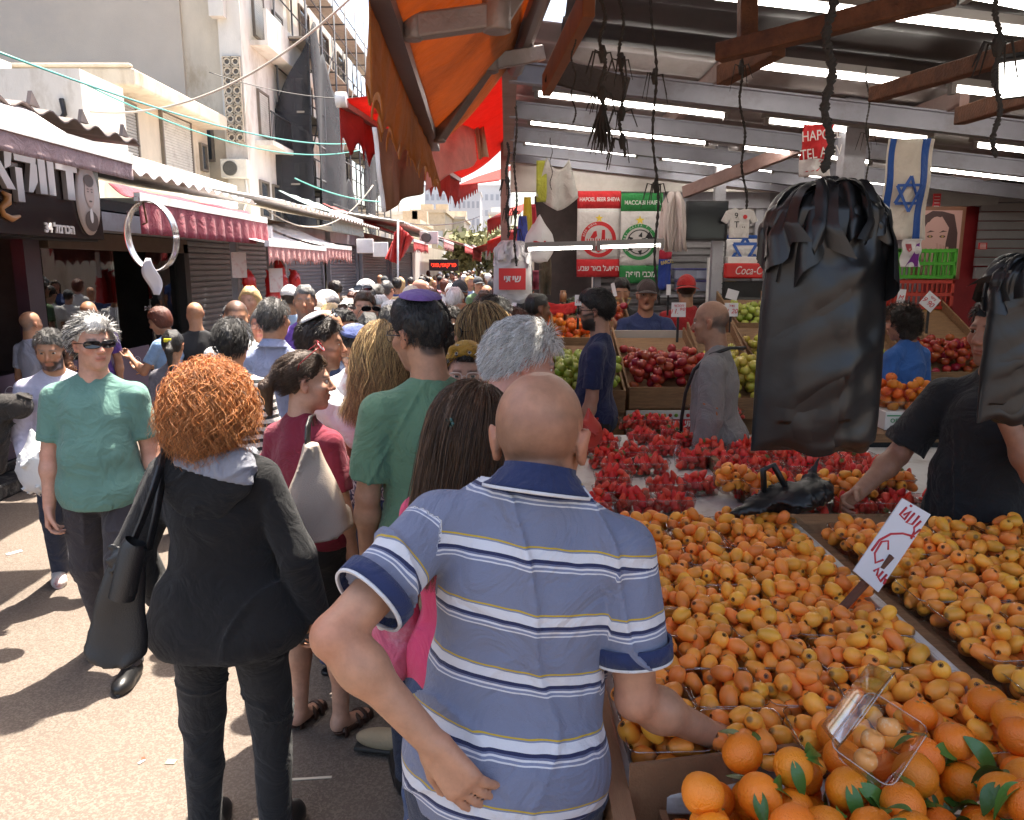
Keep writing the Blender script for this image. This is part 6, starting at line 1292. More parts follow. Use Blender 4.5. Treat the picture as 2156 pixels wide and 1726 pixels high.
# --- meshes of single fruits (arrays)
def lathe_np(prof, n=12):
    V = []; Fq = []
    for r_, z in prof:
        for k in range(n): a = 6.28318 * k / n; V.append((r_ * math.cos(a), r_ * math.sin(a), z))
    for i in range(len(prof) - 1):
        for k in range(n): Fq.append((i * n + k, i * n + (k + 1) % n, (i + 1) * n + (k + 1) % n, (i + 1) * n + k))
    return np.array(V), np.array(Fq)
def loquat(seed):
    rs = np.random.default_rng(seed); L_ = .0285 * rs.uniform(.9, 1.2); w_ = .0212 * rs.uniform(.95, 1.1); t = np.linspace(0, math.pi, 12)
    pear = 1 + .16 * np.cos(t + .3); prof = [(max(.0004, w_ * math.sin(a) * p * (1 if a > .1 else .6)), L_ * -math.cos(a)) for a, p in zip(t, pear[::-1])]
    prof[-1] = (.0035, L_ * .93); prof.insert(-1, (.0055, L_ * .99)); V, Fq = lathe_np(prof, 14); C = np.tile((.95, .36, .05), (len(V), 1)); zz = V[:, 2] / L_
    C = C * (1 + .10 * np.sin(zz * 3)[:, None]); C[zz > .965] = (.16, .065, .02); C[zz < -.93] = (.30, .14, .04)
    V = V + wob(.0012, 90, seed)(V[:, 0], V[:, 1], V[:, 2])[:, None] * np.array((1, .6, .4)); 
    S5 = []; 
    for k in range(5):
        a = 6.283 * k / 5; S5 += [(.0012 * math.cos(a - 1), .0012 * math.sin(a - 1), L_ * 1.0), (.0075 * math.cos(a), .0075 * math.sin(a), L_ * .985), (.0012 * math.cos(a + 1), .0012 * math.sin(a + 1), L_ * 1.0), (0, 0, L_ * 1.01)]
    n0 = len(V); V = np.r_[V, np.array(S5)]; Fq = np.r_[Fq, np.array([[n0 + 4 * k + j for j in (0, 1, 2, 3)] for k in range(5)])]; C = np.r_[C, np.tile((.03, .015, .008), (20, 1))]
    return V, Fq, C
def strawberry(seed):
    rs = np.random.default_rng(seed); L_ = .024 * rs.uniform(.9, 1.2); w_ = .0175 * rs.uniform(.9, 1.1)
    prof = [(.0005, -L_), (.005, -L_ * .9), (.0095, -L_ * .6), (.0145, -L_ * .1), (.0172, L_ * .35), (.0155, L_ * .7), (.009, L_ * .88), (.0005, L_ * .85)]
    V, Fq = lathe_np([(r_ * w_ / .0175, z) for r_, z in prof], 12); zz = V[:, 2] / L_; C = np.tile((.85, .065, .04), (len(V), 1)); C[zz > .8] = (.55, .16, .10)
    V = V * (1 + .05 * np.sin(np.arctan2(V[:, 1], V[:, 0]) * 2 + seed))[:, None]
    S5 = []
    if seed % 3 == 0:
        for k in range(7):
            a = 6.283 * k / 7; c, s_ = math.cos(a), math.sin(a); S5 += [(0, 0, L_ * .9), (.008 * math.cos(a - .4), .008 * math.sin(a - .4), L_ * .98), (.019 * c, .019 * s_, L_ * .8), (.008 * math.cos(a + .4), .008 * math.sin(a + .4), L_ * .98)]
        n0 = len(V); V = np.r_[V, np.array(S5)]; Fq = np.r_[Fq, np.arange(n0, n0 + 28).reshape(7, 4)]; C = np.r_[C, np.tile((.10, .22, .03), (28, 1))]
    return V, Fq, C
def apple(seed, rr=.037):
    t = np.linspace(0, math.pi, 12); prof = [(rr * math.sin(a) * (1.0 + .06 * math.cos(a)) + .0003, rr * (.92 * math.cos(a) - .28 * math.exp(-(math.sin(a) / .33) ** 2) * math.cos(a))) for a in t[::-1]]
    V, Fq = lathe_np(prof, 14); V = V * (1 + .025 * np.sin(np.arctan2(V[:, 1], V[:, 0]) * 5 + seed))[:, None]
    q = MB().tube([(0, 0, rr * .6), (.002, 0, rr * .85), (.005, .002, rr * 1.1)], [.0016, .0014, .0018], 5, cap=False); n0 = len(V); SV = np.array(q.V); return np.r_[V, SV], np.r_[Fq, np.array([f for f in q.F]) + n0], np.r_[np.ones((len(V), 3)), np.tile((.1, .06, .03), (len(SV), 1))]
def fruit_mat(name, rough, spot=None, hv=.018, **k):
    m = mat(name, attr='Col', rough=rough, objvar=.16, hsvvar=hv, **k); 
    if spot:
        N, L, bs = nodes(m); src = bs.inputs['Base Color'].links[0].from_socket; tc = N.new('ShaderNodeTexCoord'); oi = N.new('ShaderNodeObjectInfo'); ad = N.new('ShaderNodeVectorMath'); ad.operation = 'ADD'; L.new(tc.outputs['Object'], ad.inputs[0]); L.new(oi.outputs['Location'], ad.inputs[1])
        nz = N.new('ShaderNodeTexNoise'); nz.inputs['Scale'].default_value = spot[3]; nz.inputs['Detail'].default_value = 5; nz.inputs['Roughness'].default_value = .7; L.new(ad.outputs[0], nz.inputs['Vector'])
        mr = N.new('ShaderNodeMapRange'); mr.inputs[1].default_value = spot[4]; mr.inputs[2].default_value = spot[4] + .06; mr.inputs[4].default_value = .5; L.new(nz.outputs[0], mr.inputs[0]); mx = N.new('ShaderNodeMix'); mx.data_type = 'RGBA'; L.new(mr.outputs[0], mx.inputs[0]); L.new(src, mx.inputs[6]); mx.inputs[7].default_value = (*spot[:3], 1); L.new(mx.outputs[2], bs.inputs['Base Color'])
    return m
loq_m = fruit_mat('loquat_skin', .42, (.30, .11, .03, 85, .67), bump=.12, bscale=300, sss=.05); str_m = fruit_mat('strawberry_skin', .28, (.62, .34, .10, 420, .66), .006, bump=.5, bscale=420)
def fm(fn, name, m_, n): return [(lambda a: (mesh_np(name, a[0], a[1], m_, attrs={'Col': ('FLOAT_COLOR', a[2])}), a))(fn(i)) for i in range(n)]
LOQ = fm(loquat, 'loquat', loq_m, 8); STR = fm(strawberry, 'strawberry', str_m, 8)
def rrot(rs, tilt=None):
    if tilt is None: return Matrix.Rotation(rs.uniform(0, 6.28), 3, 'Z') @ Matrix.Rotation(rs.uniform(.5, 2.2), 3, 'X') @ Matrix.Rotation(rs.uniform(0, 6.28), 3, 'Z')
    return Matrix.Rotation(rs.uniform(0, 6.28), 3, 'Z') @ Matrix.Rotation(rs.normal() * tilt, 3, 'X') @ Matrix.Rotation(rs.uniform(0, 6.28), 3, 'Z')
def pile(rs, n, x0, x1, y0, y1, zf, r_, dome=0, tries=14):
    """drop spheres one by one, each takes the lowest of a few spots"""
    P = np.zeros((0, 3))
    for _ in range(n):
        xy = np.c_[rs.uniform(x0, x1, tries), rs.uniform(y0, y1, tries)]; z = np.array([zf(a, b) for a, b in xy]) + r_
        if len(P):
            d2 = ((xy[:, None] - P[None, :, :2]) ** 2).sum(2); h = (2 * r_) ** 2 - d2; z = np.maximum(z, np.where(h > 0, P[None, :, 2] + np.sqrt(np.maximum(h, 0)) * .92, -9).max(1))
        sc_ = z + dome * (((xy[:, 0] - (x0 + x1) / 2) / (x1 - x0)) ** 2 + ((xy[:, 1] - (y0 + y1) / 2) / (y1 - y0)) ** 2) * 4
        k = int(np.argmin(sc_)); P = np.r_[P, [[xy[k, 0], xy[k, 1], z[k]]]]
    return P
def stuff_mesh(name, items, arr, m_, label, cat):
    Vs = []; Fs = []; Cs = []; n0 = 0
    for (M, t, k) in items:
        V, Fq, C = arr[k][1]; Vs.append(V @ np.array(M).T + np.array(t)); Fs.append(Fq + n0); Cs.append(C); n0 += len(V)
    if Vs: tag(obj_np(name, np.concatenate(Vs), np.concatenate(Fs), m_, attrs={'Col': ('FLOAT_COLOR', np.concatenate(Cs))}), label, cat, kind='stuff')
def place(items, meshes, label_fn, cat, group, name, limit, m_, stuff_label, keyf=None):
    """items (rot, pos, k): nearest `limit` become things, the rest one stuff object"""
    cam = np.array((0, 0, CH)); items = sorted(items, key=keyf or (lambda it: np.linalg.norm(np.array(it[1]) - cam)))
    for it in items[:limit]:
        M, t_, k = it[:3]; o = bpy.data.objects.new(name, meshes[k][0]); COL.objects.link(o); o.matrix_world = Matrix.Translation(Vector(t_)) @ M.to_4x4(); tag(o, label_fn(it), cat, group)
    if items[limit:]: stuff_mesh(name + 's', [i[:3] for i in items[limit:]], meshes, m_, stuff_label, cat + 's')
pet = clear_mat('punnet_clear', (.93, .94, .94), .45, .04); pet_rim = clear_mat('punnet_rim', (.95, .96, .96), .6, .2)
def punnet_mesh(w_, d_, h_):
    q = MB(); m_ = lambda z, t_: [(sx * (w_ / 2 - .012 * (1 - t_)) , sy * (d_ / 2 - .012 * (1 - t_)), z) for sx, sy in ((-1, -1), (1, -1), (1, 1), (-1, 1))]
    def rr(z, t_, e=0):
        o = []; wx, wy, rad = w_ / 2 - .01 * (1 - t_) + e, d_ / 2 - .01 * (1 - t_) + e, .022
        for cx, cy, a0 in ((wx - rad, wy - rad, 0), (-wx + rad, wy - rad, 90), (-wx + rad, -wy + rad, 180), (wx - rad, -wy + rad, 270)):
            for k in range(4): o.append((cx + rad * math.cos(R(a0 + 30 * k)), cy + rad * math.sin(R(a0 + 30 * k)), z))
        return o
    a, b = rr(.002, 0), rr(h_, 1); n = len(a); q.add(a + b, [[i, (i + 1) % n, n + (i + 1) % n, n + i] for i in range(n)] + [list(range(n))[::-1]], True)
    rim = MB(); rp = rr(h_, 1, .002); rim.tube(rp + rp[:1], .0016, 5, cap=False); return q, rim
qp, qr = punnet_mesh(.185, .125, .075); P_A = qp.build('punnet', pet); P_R = qr.build('rim', pet_rim, P_A)
qp, qr = punnet_mesh(.175, .165, .07); L_A = qp.build('punnet', pet); L_R = qr.build('rim', pet_rim, L_A)
used = set()
def punnet(src, x, y, z, rz, label, group):
    if src.name not in used: used.add(src.name); o = src
    else: o = copy_tree(src)
    o.location = (x, y, z); o.rotation_euler = (0, 0, rz); return tag(o, label, 'punnet', group)
rs = np.random.default_rng(21)
# strawberries
spots = []
for (u, v) in ((1290, 1030), (1232, 1020), (1400, 1045), (1395, 960), (1222, 960), (1275, 985), (1350, 935), (1232, 905), (1330, 905), (1385, 905), (1272, 950), (1335, 1080), (1250, 1085), (1415, 1080), (1290, 1062), (1470, 1085), (1370, 1000), (1300, 1000), (1455, 985), (1440, 945), (1330, 975), (1470, 1040), (1460, 870), (1490, 905), (1535, 885), (1420, 925)):
    p = PZ(u, v, TZ); spots.append((p.x, p.y, 0))
for j in range(7):
    for i in range(5):
        x, y = 1.12 + i * .185, 3.22 + j * .20
        if y > 3.75 or i < 6: spots.append((x + rs.normal() * .012, y + rs.normal() * .012, 1))
sitems = []; cols_ = ['front', 'second', 'third', 'fourth', 'fifth', 'sixth', 'seventh']
keep = []
for x, y, k in spots:
    if all(abs(x - a) > .15 or abs(y - b) > .115 for a, b, _ in keep): keep.append((x, y, k))
for n_, (x, y, k) in enumerate(keep):
    an = rs.normal() * .12; lay = 1 if (k == 1 and rs.random() < .25) else 0
    side = 'left' if x < .6 else ('middle' if x < 1.2 else 'right'); punnet(P_A, x, y, TZ + .002, an, 'clear punnet heaped with strawberries, %s part of the white table' % side, 'strawberry punnets on the table')
    P = pile(rs, 27, -.078, .078, -.046, .046, lambda a, b: .012, .0168, .035); ca, sa = math.cos(an), math.sin(an)
    for q_ in P: sitems.append((rrot(rs, .5) @ Matrix.Rotation(R(180) if rs.random() < .75 else R(60), 3, 'X'), (x + ca * q_[0] - sa * q_[1], y + sa * q_[0] + ca * q_[1], TZ + q_[2]), int(rs.integers(0, 8))))
place(sitems, STR, lambda it: 'red strawberry heaped in a clear punnet on the white table', 'strawberry', 'strawberries in the punnets', 'strawberry', 300, str_m, 'strawberries filling the rear and lower punnets', lambda it: np.linalg.norm(np.array(it[1]) - (0, 0, CH)) - 8 * max(0, it[1][2] - TZ - .04))
# loquats
litems = []
def loq_bed(xs, ys, z0, zslope, lab):
    for j, y in enumerate(ys):
        for i, x in enumerate(xs):
            an = rs.normal() * .06; zb = z0 + .004; xx, yy = x + rs.normal() * .006, y + rs.normal() * .006
            punnet(L_A, xx, yy, zb, an, 'clear punnet full of orange loquats in the %s bed' % lab, 'loquat punnets in the ' + lab + ' bed')
            P = pile(rs, 22, -.078, .078, -.074, .074, lambda a, b: .012, .0222, .02)
            for q_ in P: litems.append((rrot(rs), (xx + q_[0], yy + q_[1], zb + q_[2]), int(rs.integers(0, 8))))
loq_bed([.335 + .182 * i for i in range(4)] + [1.02], [1.52 + .172 * j for j in range(9)], TZ, 0, 'left')
loq_bed([1.27 + .182 * i for i in range(4)], [1.3 + .172 * j for j in range(9)], TZ + .045, 0, 'right')
for (u, v) in ((1560, 1040), (1865, 1050), (2010, 1120)): p = PZ(u, v, TZ + .05); 
for k, (u, v) in enumerate(((1545, 1045), (1610, 1062), (1720, 1060), (1790, 1062), (1870, 1045))):
    p = PZ(u, v, TZ + .02); punnet(L_A, p.x, p.y, TZ + .05, rs.normal() * .1, 'loquat punnet set on the far edge near the black bag', 'loquat punnets near the tied bag')
    for q_ in pile(rs, 22, -.075, .075, -.07, .07, lambda a, b: .012, .0222, .02): litems.append((rrot(rs), (p.x + q_[0], p.y + q_[1], TZ + .05 + q_[2]), int(rs.integers(0, 8))))
place(litems, LOQ, lambda it: 'ripe orange loquat in a punnet of the %s bed' % ('left' if it[1][0] < 1.13 else 'right'), 'loquat', 'loquats in the punnets', 'loquat', 300, loq_m, 'loquats in the farther and lower layers of the punnets', lambda it: np.linalg.norm(np.array(it[1]) - (0, 0, CH)) - 8 * max(-.03, min(.035, it[1][2] - TZ - .05 - (.045 if it[1][0] > 1.13 else 0))))
# tied black bag lying on the loquats
tbp = PZ(1672, 1030, TZ + .2); bgo = empty('tied_bag', (tbp.x, tbp.y, TZ + .15)); tag(bgo, 'tied black plastic bag lying on the loquat punnets', 'bag'); D = SDF((-.34, -.2, -.08), (.24, .2, .3), .0075)
for c, r_ in (((.05, 0, .03), .085), ((.11, .03, .04), .07), ((.0, -.03, .02), .075), ((-.06, .03, .0), .06)): D.put(ell(c, (r_, r_ * .9, r_ * .75)), .05)
D.put(cone((-.08, 0, .0), (-.25, -.06, -.03), .05, .03), .04); D.put(cone((.08, .05, .08), (.13, .08, .19), .03, .012), .04); D.disp(fold(.026, 26, 5)); D.disp(fold(.010, 60, 8)); V, Fq = D.mesh(); obj_np('film', V, Fq, film_b, bgo)
MB().tube([(.12, .08, .18), (.09, .08, .25), (.13, .09, .28), (.16, .09, .23), (.14, .08, .17)], [.012, .015, .017, .015, .012], 7).tube([(-.12, 0, .04), (-.13, .0, .13), (-.09, .0, .15), (-.03, .0, .05)], [.012, .013, .013, .012], 7).build('handle', film_b, bgo)
# blue tray, phone and coins on the counter
tp_ = PZ(2105, 1092, TZ); tr_ = empty('tray', (tp_.x, tp_.y, TZ), R(6)); tag(tr_, 'shallow blue plastic tray for change on the counter', 'tray'); bm_ = mat('tray_blue', (.02, .22, .48), .35, var=.05)
MB().box((0, 0, .004), (.28, .18, .008)).box((0, -.09, .025), (.30, .008, .05)).box((0, .09, .025), (.30, .008, .05)).box((-.146, 0, .025), (.008, .18, .05)).box((.146, 0, .025), (.008, .18, .05)).build('body', bm_, tr_, bevel=.003)
q = MB()
for k in range(7): q.lathe([(0, .009), (.011, .009), (.011, .011), (0, .011)], (rs.uniform(-.08, .08), rs.uniform(-.05, .05), .001 * k), 14)
q.build('coins', mat('coin', (.30, .24, .14), .35, .8), tr_); pc_ = PZ(1990, 1058, TZ); tag(MB().box((0, 0, .006), (.075, .15, .010)).build('phone', dark, loc=(pc_.x, pc_.y, TZ), bevel=.003, rot=(0, 0, R(70))), 'black phone lying beside the blue tray', 'phone')
p = PZ(2120, 1150, TZ + .05); D = SDF((-.15, -.12, -.06), (.15, .12, .1), .01); D.put(ell((0, 0, 0), (.1, .07, .03)), .02); D.put(ell((.06, .02, .02), (.06, .05, .03)), .02); D.disp(fold(.02, 30, 3)); V, Fq = D.mesh(); o = obj_np('crumpled_bag', V, Fq, film_b); o.location = p; tag(o, 'crumpled black bag behind the right loquat bed', 'bag')
# price card on its stick
pcd = empty('price_card', PZ(1750, 1305, TZ + .07)); tag(pcd, 'white handwritten price card on a wooden stick among the loquats', 'price card'); A0 = Vector(pcd.location); tip = PD(1868, 1175, A0.y + .03) - A0
MB().bar((0, 0, 0), tip * 1.05, .022, .014).build('stick', mat('stick_brown', (.13, .05, .03), .7, bump=.4, var=.2), pcd)
c0, c1, c2, c3 = [PD(u, v, A0.y + dd) - A0 for u, v, dd in ((1790, 1200, .0), (1893, 1048, .09), (1952, 1082, .10), (1842, 1245, .01))]
n_ = (c1 - c0).cross(c3 - c0).normalized(); 
if n_.y > 0: n_ = -n_
MB().prism([c0 + n_ * .008, c1 + n_ * .008, c2 + n_ * .008, c3 + n_ * .008], 0, n_ * .004).build('card', mat('card_white', (.74, .72, .74), .5, var=.03), pcd); ink = MB()
def on(a, b): return c0.lerp(c1, a).lerp(c3.lerp(c2, a), b) + n_ * .013
for st in ([(.93, .25), (.82, .2), (.80, .4), (.92, .42), (.84, .3)], [(.92, .55), (.78, .5), (.80, .68), (.92, .72)], [(.88, .85), (.78, .78), (.72, .9), (.8, .98)], [(.70, .95), (.66, .6), (.58, .3), (.45, .12), (.3, .1)], [(.42, .5), (.5, .35), (.45, .2), (.3, .22), (.22, .4), (.3, .55)], [(.20, .75), (.12, .72), (.10, .85), (.2, .9)], [(.14, .5), (.2, .58), (.12, .66)], [(.16, .95), (.10, .98)], [(.97, .3), (.97, .36)], [(.74, .86), (.66, .9)]):
    ink.tube([on(a, b) for a, b in st], .0035, 5)
ink.build('handwriting', mat('ink_red', (.60, .04, .05), .5), pcd)
# orange crate in the front
oc = empty('orange_crate', (.8, 1.25, TZ)); tag(oc, 'brown hardboard crate front holding oranges with leaves', 'crate'); o = Vector(oc.location); e0, e1 = PD(1325, 1606, 1.40), PD(1715, 1558, 1.50); bo = mat('hardboard', (.25, .125, .06), .8, bump=.25, bscale=200, var=.15, vscale=6, wear=(.36, .20, .10, .5))
dn = Vector((0, 0, -.26)); MB().prism([e0 - o, e1 - o, e1 + dn - o, e0 + dn - o], 0, (-.002, -.010, 0)).build('back_board', bo, oc); MB().box2(Vector((.30, .75, TZ - .199)) - o, Vector((.315, 1.39, TZ - .02)) - o).build('floor', bo, oc)
og_m = fruit_mat('orange_peel', .42, (.60, .30, .10, 26, .68), .005, bump=.28, bscale=330, bdetail=1, sss=.04); lf_m = mat('orange_leaf', (.055, .16, .025), .38, objvar=.3, bump=.2, bscale=60, spec=.6)
def orange(seed):
    rr = .037 * np.random.default_rng(seed).uniform(.94, 1.1); t = np.linspace(0, math.pi, 18); prof = [(rr * math.sin(a) + .0002, rr * .95 * math.cos(a) - (.004 * math.exp(-(math.sin(a) / .12) ** 2) if a < 1 else 0)) for a in t[::-1]]; V, Fq = lathe_np(prof, 26); V = V * (1 + .02 * np.sin(np.arctan2(V[:, 1], V[:, 0]) * 3 + seed + V[:, 2] * 40))[:, None]; C = np.tile([(.86, .23, .012), (.84, .19, .012), (.86, .26, .014), (.84, .21, .012)][seed % 4], (len(V), 1)); C[V[:, 2] > rr * .93] = (.2, .16, .05); return V, Fq, C
ORG = fm(orange, 'orange', og_m, 6)
def leaf_np(L_, w_, bend):
    V = []; Fq = []
    for i in range(9):
        t_ = i / 8; ww = w_ * math.sin(math.pi * min(1, t_ * .97 + .02)) ** .8
        for k in (-1, 0, 1): V.append((k * ww, L_ * t_, -bend * t_ * t_ * L_ + abs(k) * ww * .25))
    for i in range(8):
        for k in range(2): a = i * 3 + k; Fq.append((a, a + 1, a + 4, a + 3))
    return np.array(V), np.array(Fq)
LEAF = [mesh_np('leaf', *leaf_np(.065 + .012 * k, .016 + .003 * (k % 2), .2 + .2 * k), lf_m) for k in range(3)]
rso = np.random.default_rng(5); zf = lambda a, b: TZ - .125 + .18 * np.clip((a - .45) / .55, 0, 1)
P = pile(rso, 235, .32, 1.75, .80, 1.40, zf, .0375, 0, 8); vis = 0
clr = ('deep orange', 'reddish orange', 'bright amber', 'dark orange')
for i, p in enumerate(P):
    if p[1] > 1.345 + .2 * (p[0] - .4) and p[0] < .85: continue
    k = int(rso.integers(0, 6)); o_ = bpy.data.objects.new('orange', ORG[k][0]); COL.objects.link(o_); o_.location = p; o_.rotation_euler = (rso.uniform(0, 3), rso.uniform(0, 3), rso.uniform(0, 6)); tag(o_, '%s fruit heaped in the hardboard crate' % clr[k % 4].capitalize().lower(), 'orange', 'oranges heaped in the front crate')
    if rso.random() < .6 and p[2] > TZ + .03:
        for j in range(int(rso.integers(1, 4))):
            l_ = bpy.data.objects.new('leaf', LEAF[int(rso.integers(0, 3))]); COL.objects.link(l_); l_.parent = o_; ls_ = rso.uniform(.65, 1.15)
            an = rso.uniform(0, 6.28); el = rso.uniform(.2, 1.1); w_ = o_.rotation_euler.to_matrix().inverted(); up = (w_ @ Vector((math.cos(an) * .45, math.sin(an) * .45 - .25, .85))).normalized(); d_ = w_ @ Vector((math.cos(an + .5), math.sin(an + .5), .35)); d_ = (d_ - up * d_.dot(up)).normalized(); x_ = d_.cross(up); M = Matrix((x_, d_, up)).transposed().to_4x4(); M.translation = up * .036; l_.matrix_local = M @ Matrix.Diagonal((ls_ * rso.uniform(.8, 1.1), ls_, ls_ * rso.uniform(.5, 2.6), 1))
for (u, v, d) in ((1755, 1545, 1.44), (1935, 1505, 1.5), (2010, 1560, 1.42), (2080, 1480, 1.52), (2130, 1510, 1.45)):
    p_ = PD(u, v, d); o_ = bpy.data.objects.new('orange', ORG[u % 6][0]); COL.objects.link(o_); o_.location = p_; tag(o_, 'orange lying at the far end of the front heap', 'orange', 'oranges heaped in the front crate')
# clear clamshell box with peeled mandarins
cl = empty('clamshell_box', PD(1842, 1575, 1.22)); tag(cl, 'clear plastic box with peeled mandarins on the oranges', 'box'); cl.rotation_euler = (R(18), R(-24), R(38)); cl.scale = (.82,) * 3; q, rim = punnet_mesh(.17, .13, .05); q.build('tray', pet, cl); rim.build('rim', pet_rim, cl); q, rim = punnet_mesh(.17, .13, .05); lid = q.build('lid', pet, cl); lid.location = (0, .09, .115); lid.rotation_euler = (R(100), 0, 0); l2 = rim.build('lid_rim', pet_rim, lid)
for k in range(3):
    D = SDF((-.03,) * 3, (.03,) * 3, .003)
    for j in range(9): a = j * .698; D.put(ell((.011 * math.cos(a), .011 * math.sin(a), 0), (.013, .013, .019)), .003)
    V, Fq = D.mesh(); o_ = obj_np('peeled_mandarin', V, Fq, mat('mandarin_flesh', (.72, .30, .08), .5, wear=(.8, .6, .38, .8), wscale=60), cl); o_.location = (-.05 + .05 * k, .01 * (k % 2), .022); o_.rotation_euler = (.5 * k, .4, k)
# ---------------------------------------------------------------- sloped fruit displays at the back of the stall
AR = [mat('apple_red', attr='Col', rough=.22), mat('apple_green', attr='Col', rough=.3)]
def app(colf, nm, m_): 
    def fn(s_):
        V, Fq, C = apple(s_); a = np.clip(.5 + .6 * wob(1, 40, s_)(V[:, 0], V[:, 1], V[:, 2]), 0, 1)[:, None]; c1, c2 = colf; K = np.where(C > .9, np.array(c1) * (1 - a) + np.array(c2) * a, C); return V, Fq, K
    return fm(fn, nm, m_, 4)
red_a = fruit_mat('apple_red_skin', .22); RED = app(((.26, .008, .014), (.42, .06, .03)), 'apple', red_a); GRN = app(((.30, .38, .04), (.42, .46, .09)), 'apple', red_a); YEL = app(((.48, .44, .06), (.52, .40, .08)), 'apple', red_a); AVO = app(((.03, .05, .012), (.05, .06, .02)), 'avocado', red_a); TAN = app(((.74, .20, .015), (.70, .15, .012)), 'tangerine', fruit_mat('tangerine_skin', .4, None, bump=.4, bscale=300)); PER = app(((.45, .09, .03), (.35, .02, .02)), 'apple', red_a)
allap = {}
def display(label, x0, x1, y0, y1, z0, z1, meshes, n, flabel, cat, boardm=wood, rr=.037, name='fruit_display', bh=.16):
    r = empty(name, ((x0 + x1) / 2, y0, z0)); tag(r, label, 'display'); o = Vector(r.location); q = MB()
    q.add([Vector((x0, y0, z0)) - o, Vector((x1, y0, z0)) - o, Vector((x1, y1, z1)) - o, Vector((x0, y1, z1)) - o, Vector((x0, y0, 0)) - o, Vector((x1, y0, 0)) - o, Vector((x1, y1, 0)) - o, Vector((x0, y1, 0)) - o], [(0, 1, 2, 3), (0, 4, 5, 1), (3, 2, 6, 7), (0, 3, 7, 4), (1, 5, 6, 2)]); q.build('sloped_bed', boardm, r)
    MB().box2(Vector((x0, y0 - .025, z0 - bh * .6)) - o, Vector((x1, y0 - .002, z0 + bh * .4)) - o).build('front_board', boardm, r, bevel=.004)
    q = MB(); 
    for x in (x0, x1): q.prism([Vector((x - .008, y0, z0)) - o, Vector((x - .008, y1, z1)) - o, Vector((x - .008, y1, z1 + .09)) - o, Vector((x - .008, y0, z0 + .06)) - o], 0, (.016, 0, 0))
    q.build('side_board', boardm, r)
    rs_ = np.random.default_rng(int(abs(x0) * 100) + n); P = pile(rs_, n, x0 + rr, x1 - rr, y0 + rr, y1 - rr, lambda a, b: z0 + (z1 - z0) * (b - y0) / (y1 - y0), rr, 0, 10)
    for p in P: allap.setdefault((name, flabel, cat), []).append((rrot(rs_, .5), tuple(p), int(rs_.integers(0, 4)), meshes))
    return r
def X(u, d): return PD(u, 700, d).x
rd = display('wooden tray of shiny red apples before the shouting vendor', X(1312, 5.9), X(1478, 5.9), 5.55, 6.55, 1.07, 1.40, RED, 95, 'shiny dark red apple on the sloped tray before the vendor', 'apple'); o = Vector(rd.location)
MB().box((0, 1.05, .31), (.62, .05, .16)).build('price_backing', mat('tray_backing', (.38, .32, .27), .7, wear=(.5, .42, .36, .6)), rd)
display('tray of yellow green apples right of the red ones', X(1484, 5.9), X(1585, 5.9), 5.5, 6.5, 1.0, 1.45, YEL, 70, 'yellow green apple right of the red apple tray', 'apple')
display('tray of green pears and apples left of the red ones', X(1165, 5.7), X(1306, 5.7), 5.4, 6.3, 1.07, 1.36, GRN, 85, 'dull green apple left of the red apple tray', 'apple', wood)
display('heap of tangerines behind the green apples', X(1165, 6.5), X(1262, 6.5), 6.35, 6.9, 1.36, 1.5, TAN, 34, 'bright tangerine behind the green apples', 'tangerine'); display('heap of dark avocados above the tangerines', X(1190, 7.2), X(1265, 7.2), 6.95, 7.5, 1.5, 1.62, AVO, 34, 'dark avocado behind the tangerines', 'avocado'); display('mixed oranges and green apples on the corner stand', X(1130, 7.0), X(1186, 7.0), 6.9, 7.5, 1.42, 1.56, TAN, 22, 'orange fruit on the corner stand', 'orange')
display('tray of bright green apples behind the grey shirted man', X(1540, 7.4), X(1640, 7.4), 7.2, 8.0, 1.42, 1.66, GRN, 50, 'bright green apple behind the grey shirted man', 'apple'); display('tray of green and red pears beside the black bags', X(1572, 6.5), X(1650, 6.5), 6.2, 7.0, 1.18, 1.45, YEL, 34, 'yellowish pear beside the hanging black bags', 'pear')
display('wide sloped tray of dark red apples behind the blue shirted woman', X(1900, 6.8), X(2060, 6.8), 6.3, 7.5, 1.08, 1.62, PER, 85, 'dark red apple behind the blue shirted woman', 'apple'); display('tray of green apples left of the blue shirted woman', X(1850, 6.3), X(1925, 6.3), 5.9, 6.9, .95, 1.42, GRN, 45, 'green apple left of the blue shirted woman', 'apple')
display('tray of pink apples under the boy in black', X(1270, 7.4), X(1312, 7.4), 7.0, 7.6, 1.45, 1.62, PER, 18, 'pink apple under the boy in black', 'apple')
cnt = {}; over = []
for (nm, fl2, cat), its in sorted(allap.items(), key=lambda q_: ('red' not in q_[0][1], q_[1][0][1][1])):
    for M, t_, k, me in its:
        cnt[cat] = cnt.get(cat, 0) + 1
        if cat == 'apple' and cnt[cat] > 298: over.append((M, t_, me[k])); continue
        o_ = bpy.data.objects.new(cat, me[k][0]); COL.objects.link(o_); o_.matrix_world = Matrix.Translation(Vector(t_)) @ M.to_4x4(); tag(o_, fl2, cat, cat + 's: ' + fl2)
if over: stuff_mesh('apples', [(M, t_, i) for i, (M, t_, k) in enumerate(over)], [k for _, _, k in over], red_a, 'green apples filling the rear trays', 'apples')
sb_ = MB().box((0, 0, 0), (X(1500, 5.3) - X(1318, 5.3), .03, .13)).build('printed_box', mat('box_print_white', (.62, .6, .58), .5), loc=(X(1409, 5.5), 5.48, .905)); tag(sb_, 'printed fruit carton with red lettered stripe below the red apples', 'carton'); W_ = X(1500, 5.3) - X(1318, 5.3)
MB().box((0, -.017, -.03), (W_, .004, .07)).build('red_band', mat('band_red', (.5, .02, .03), .5), sb_)
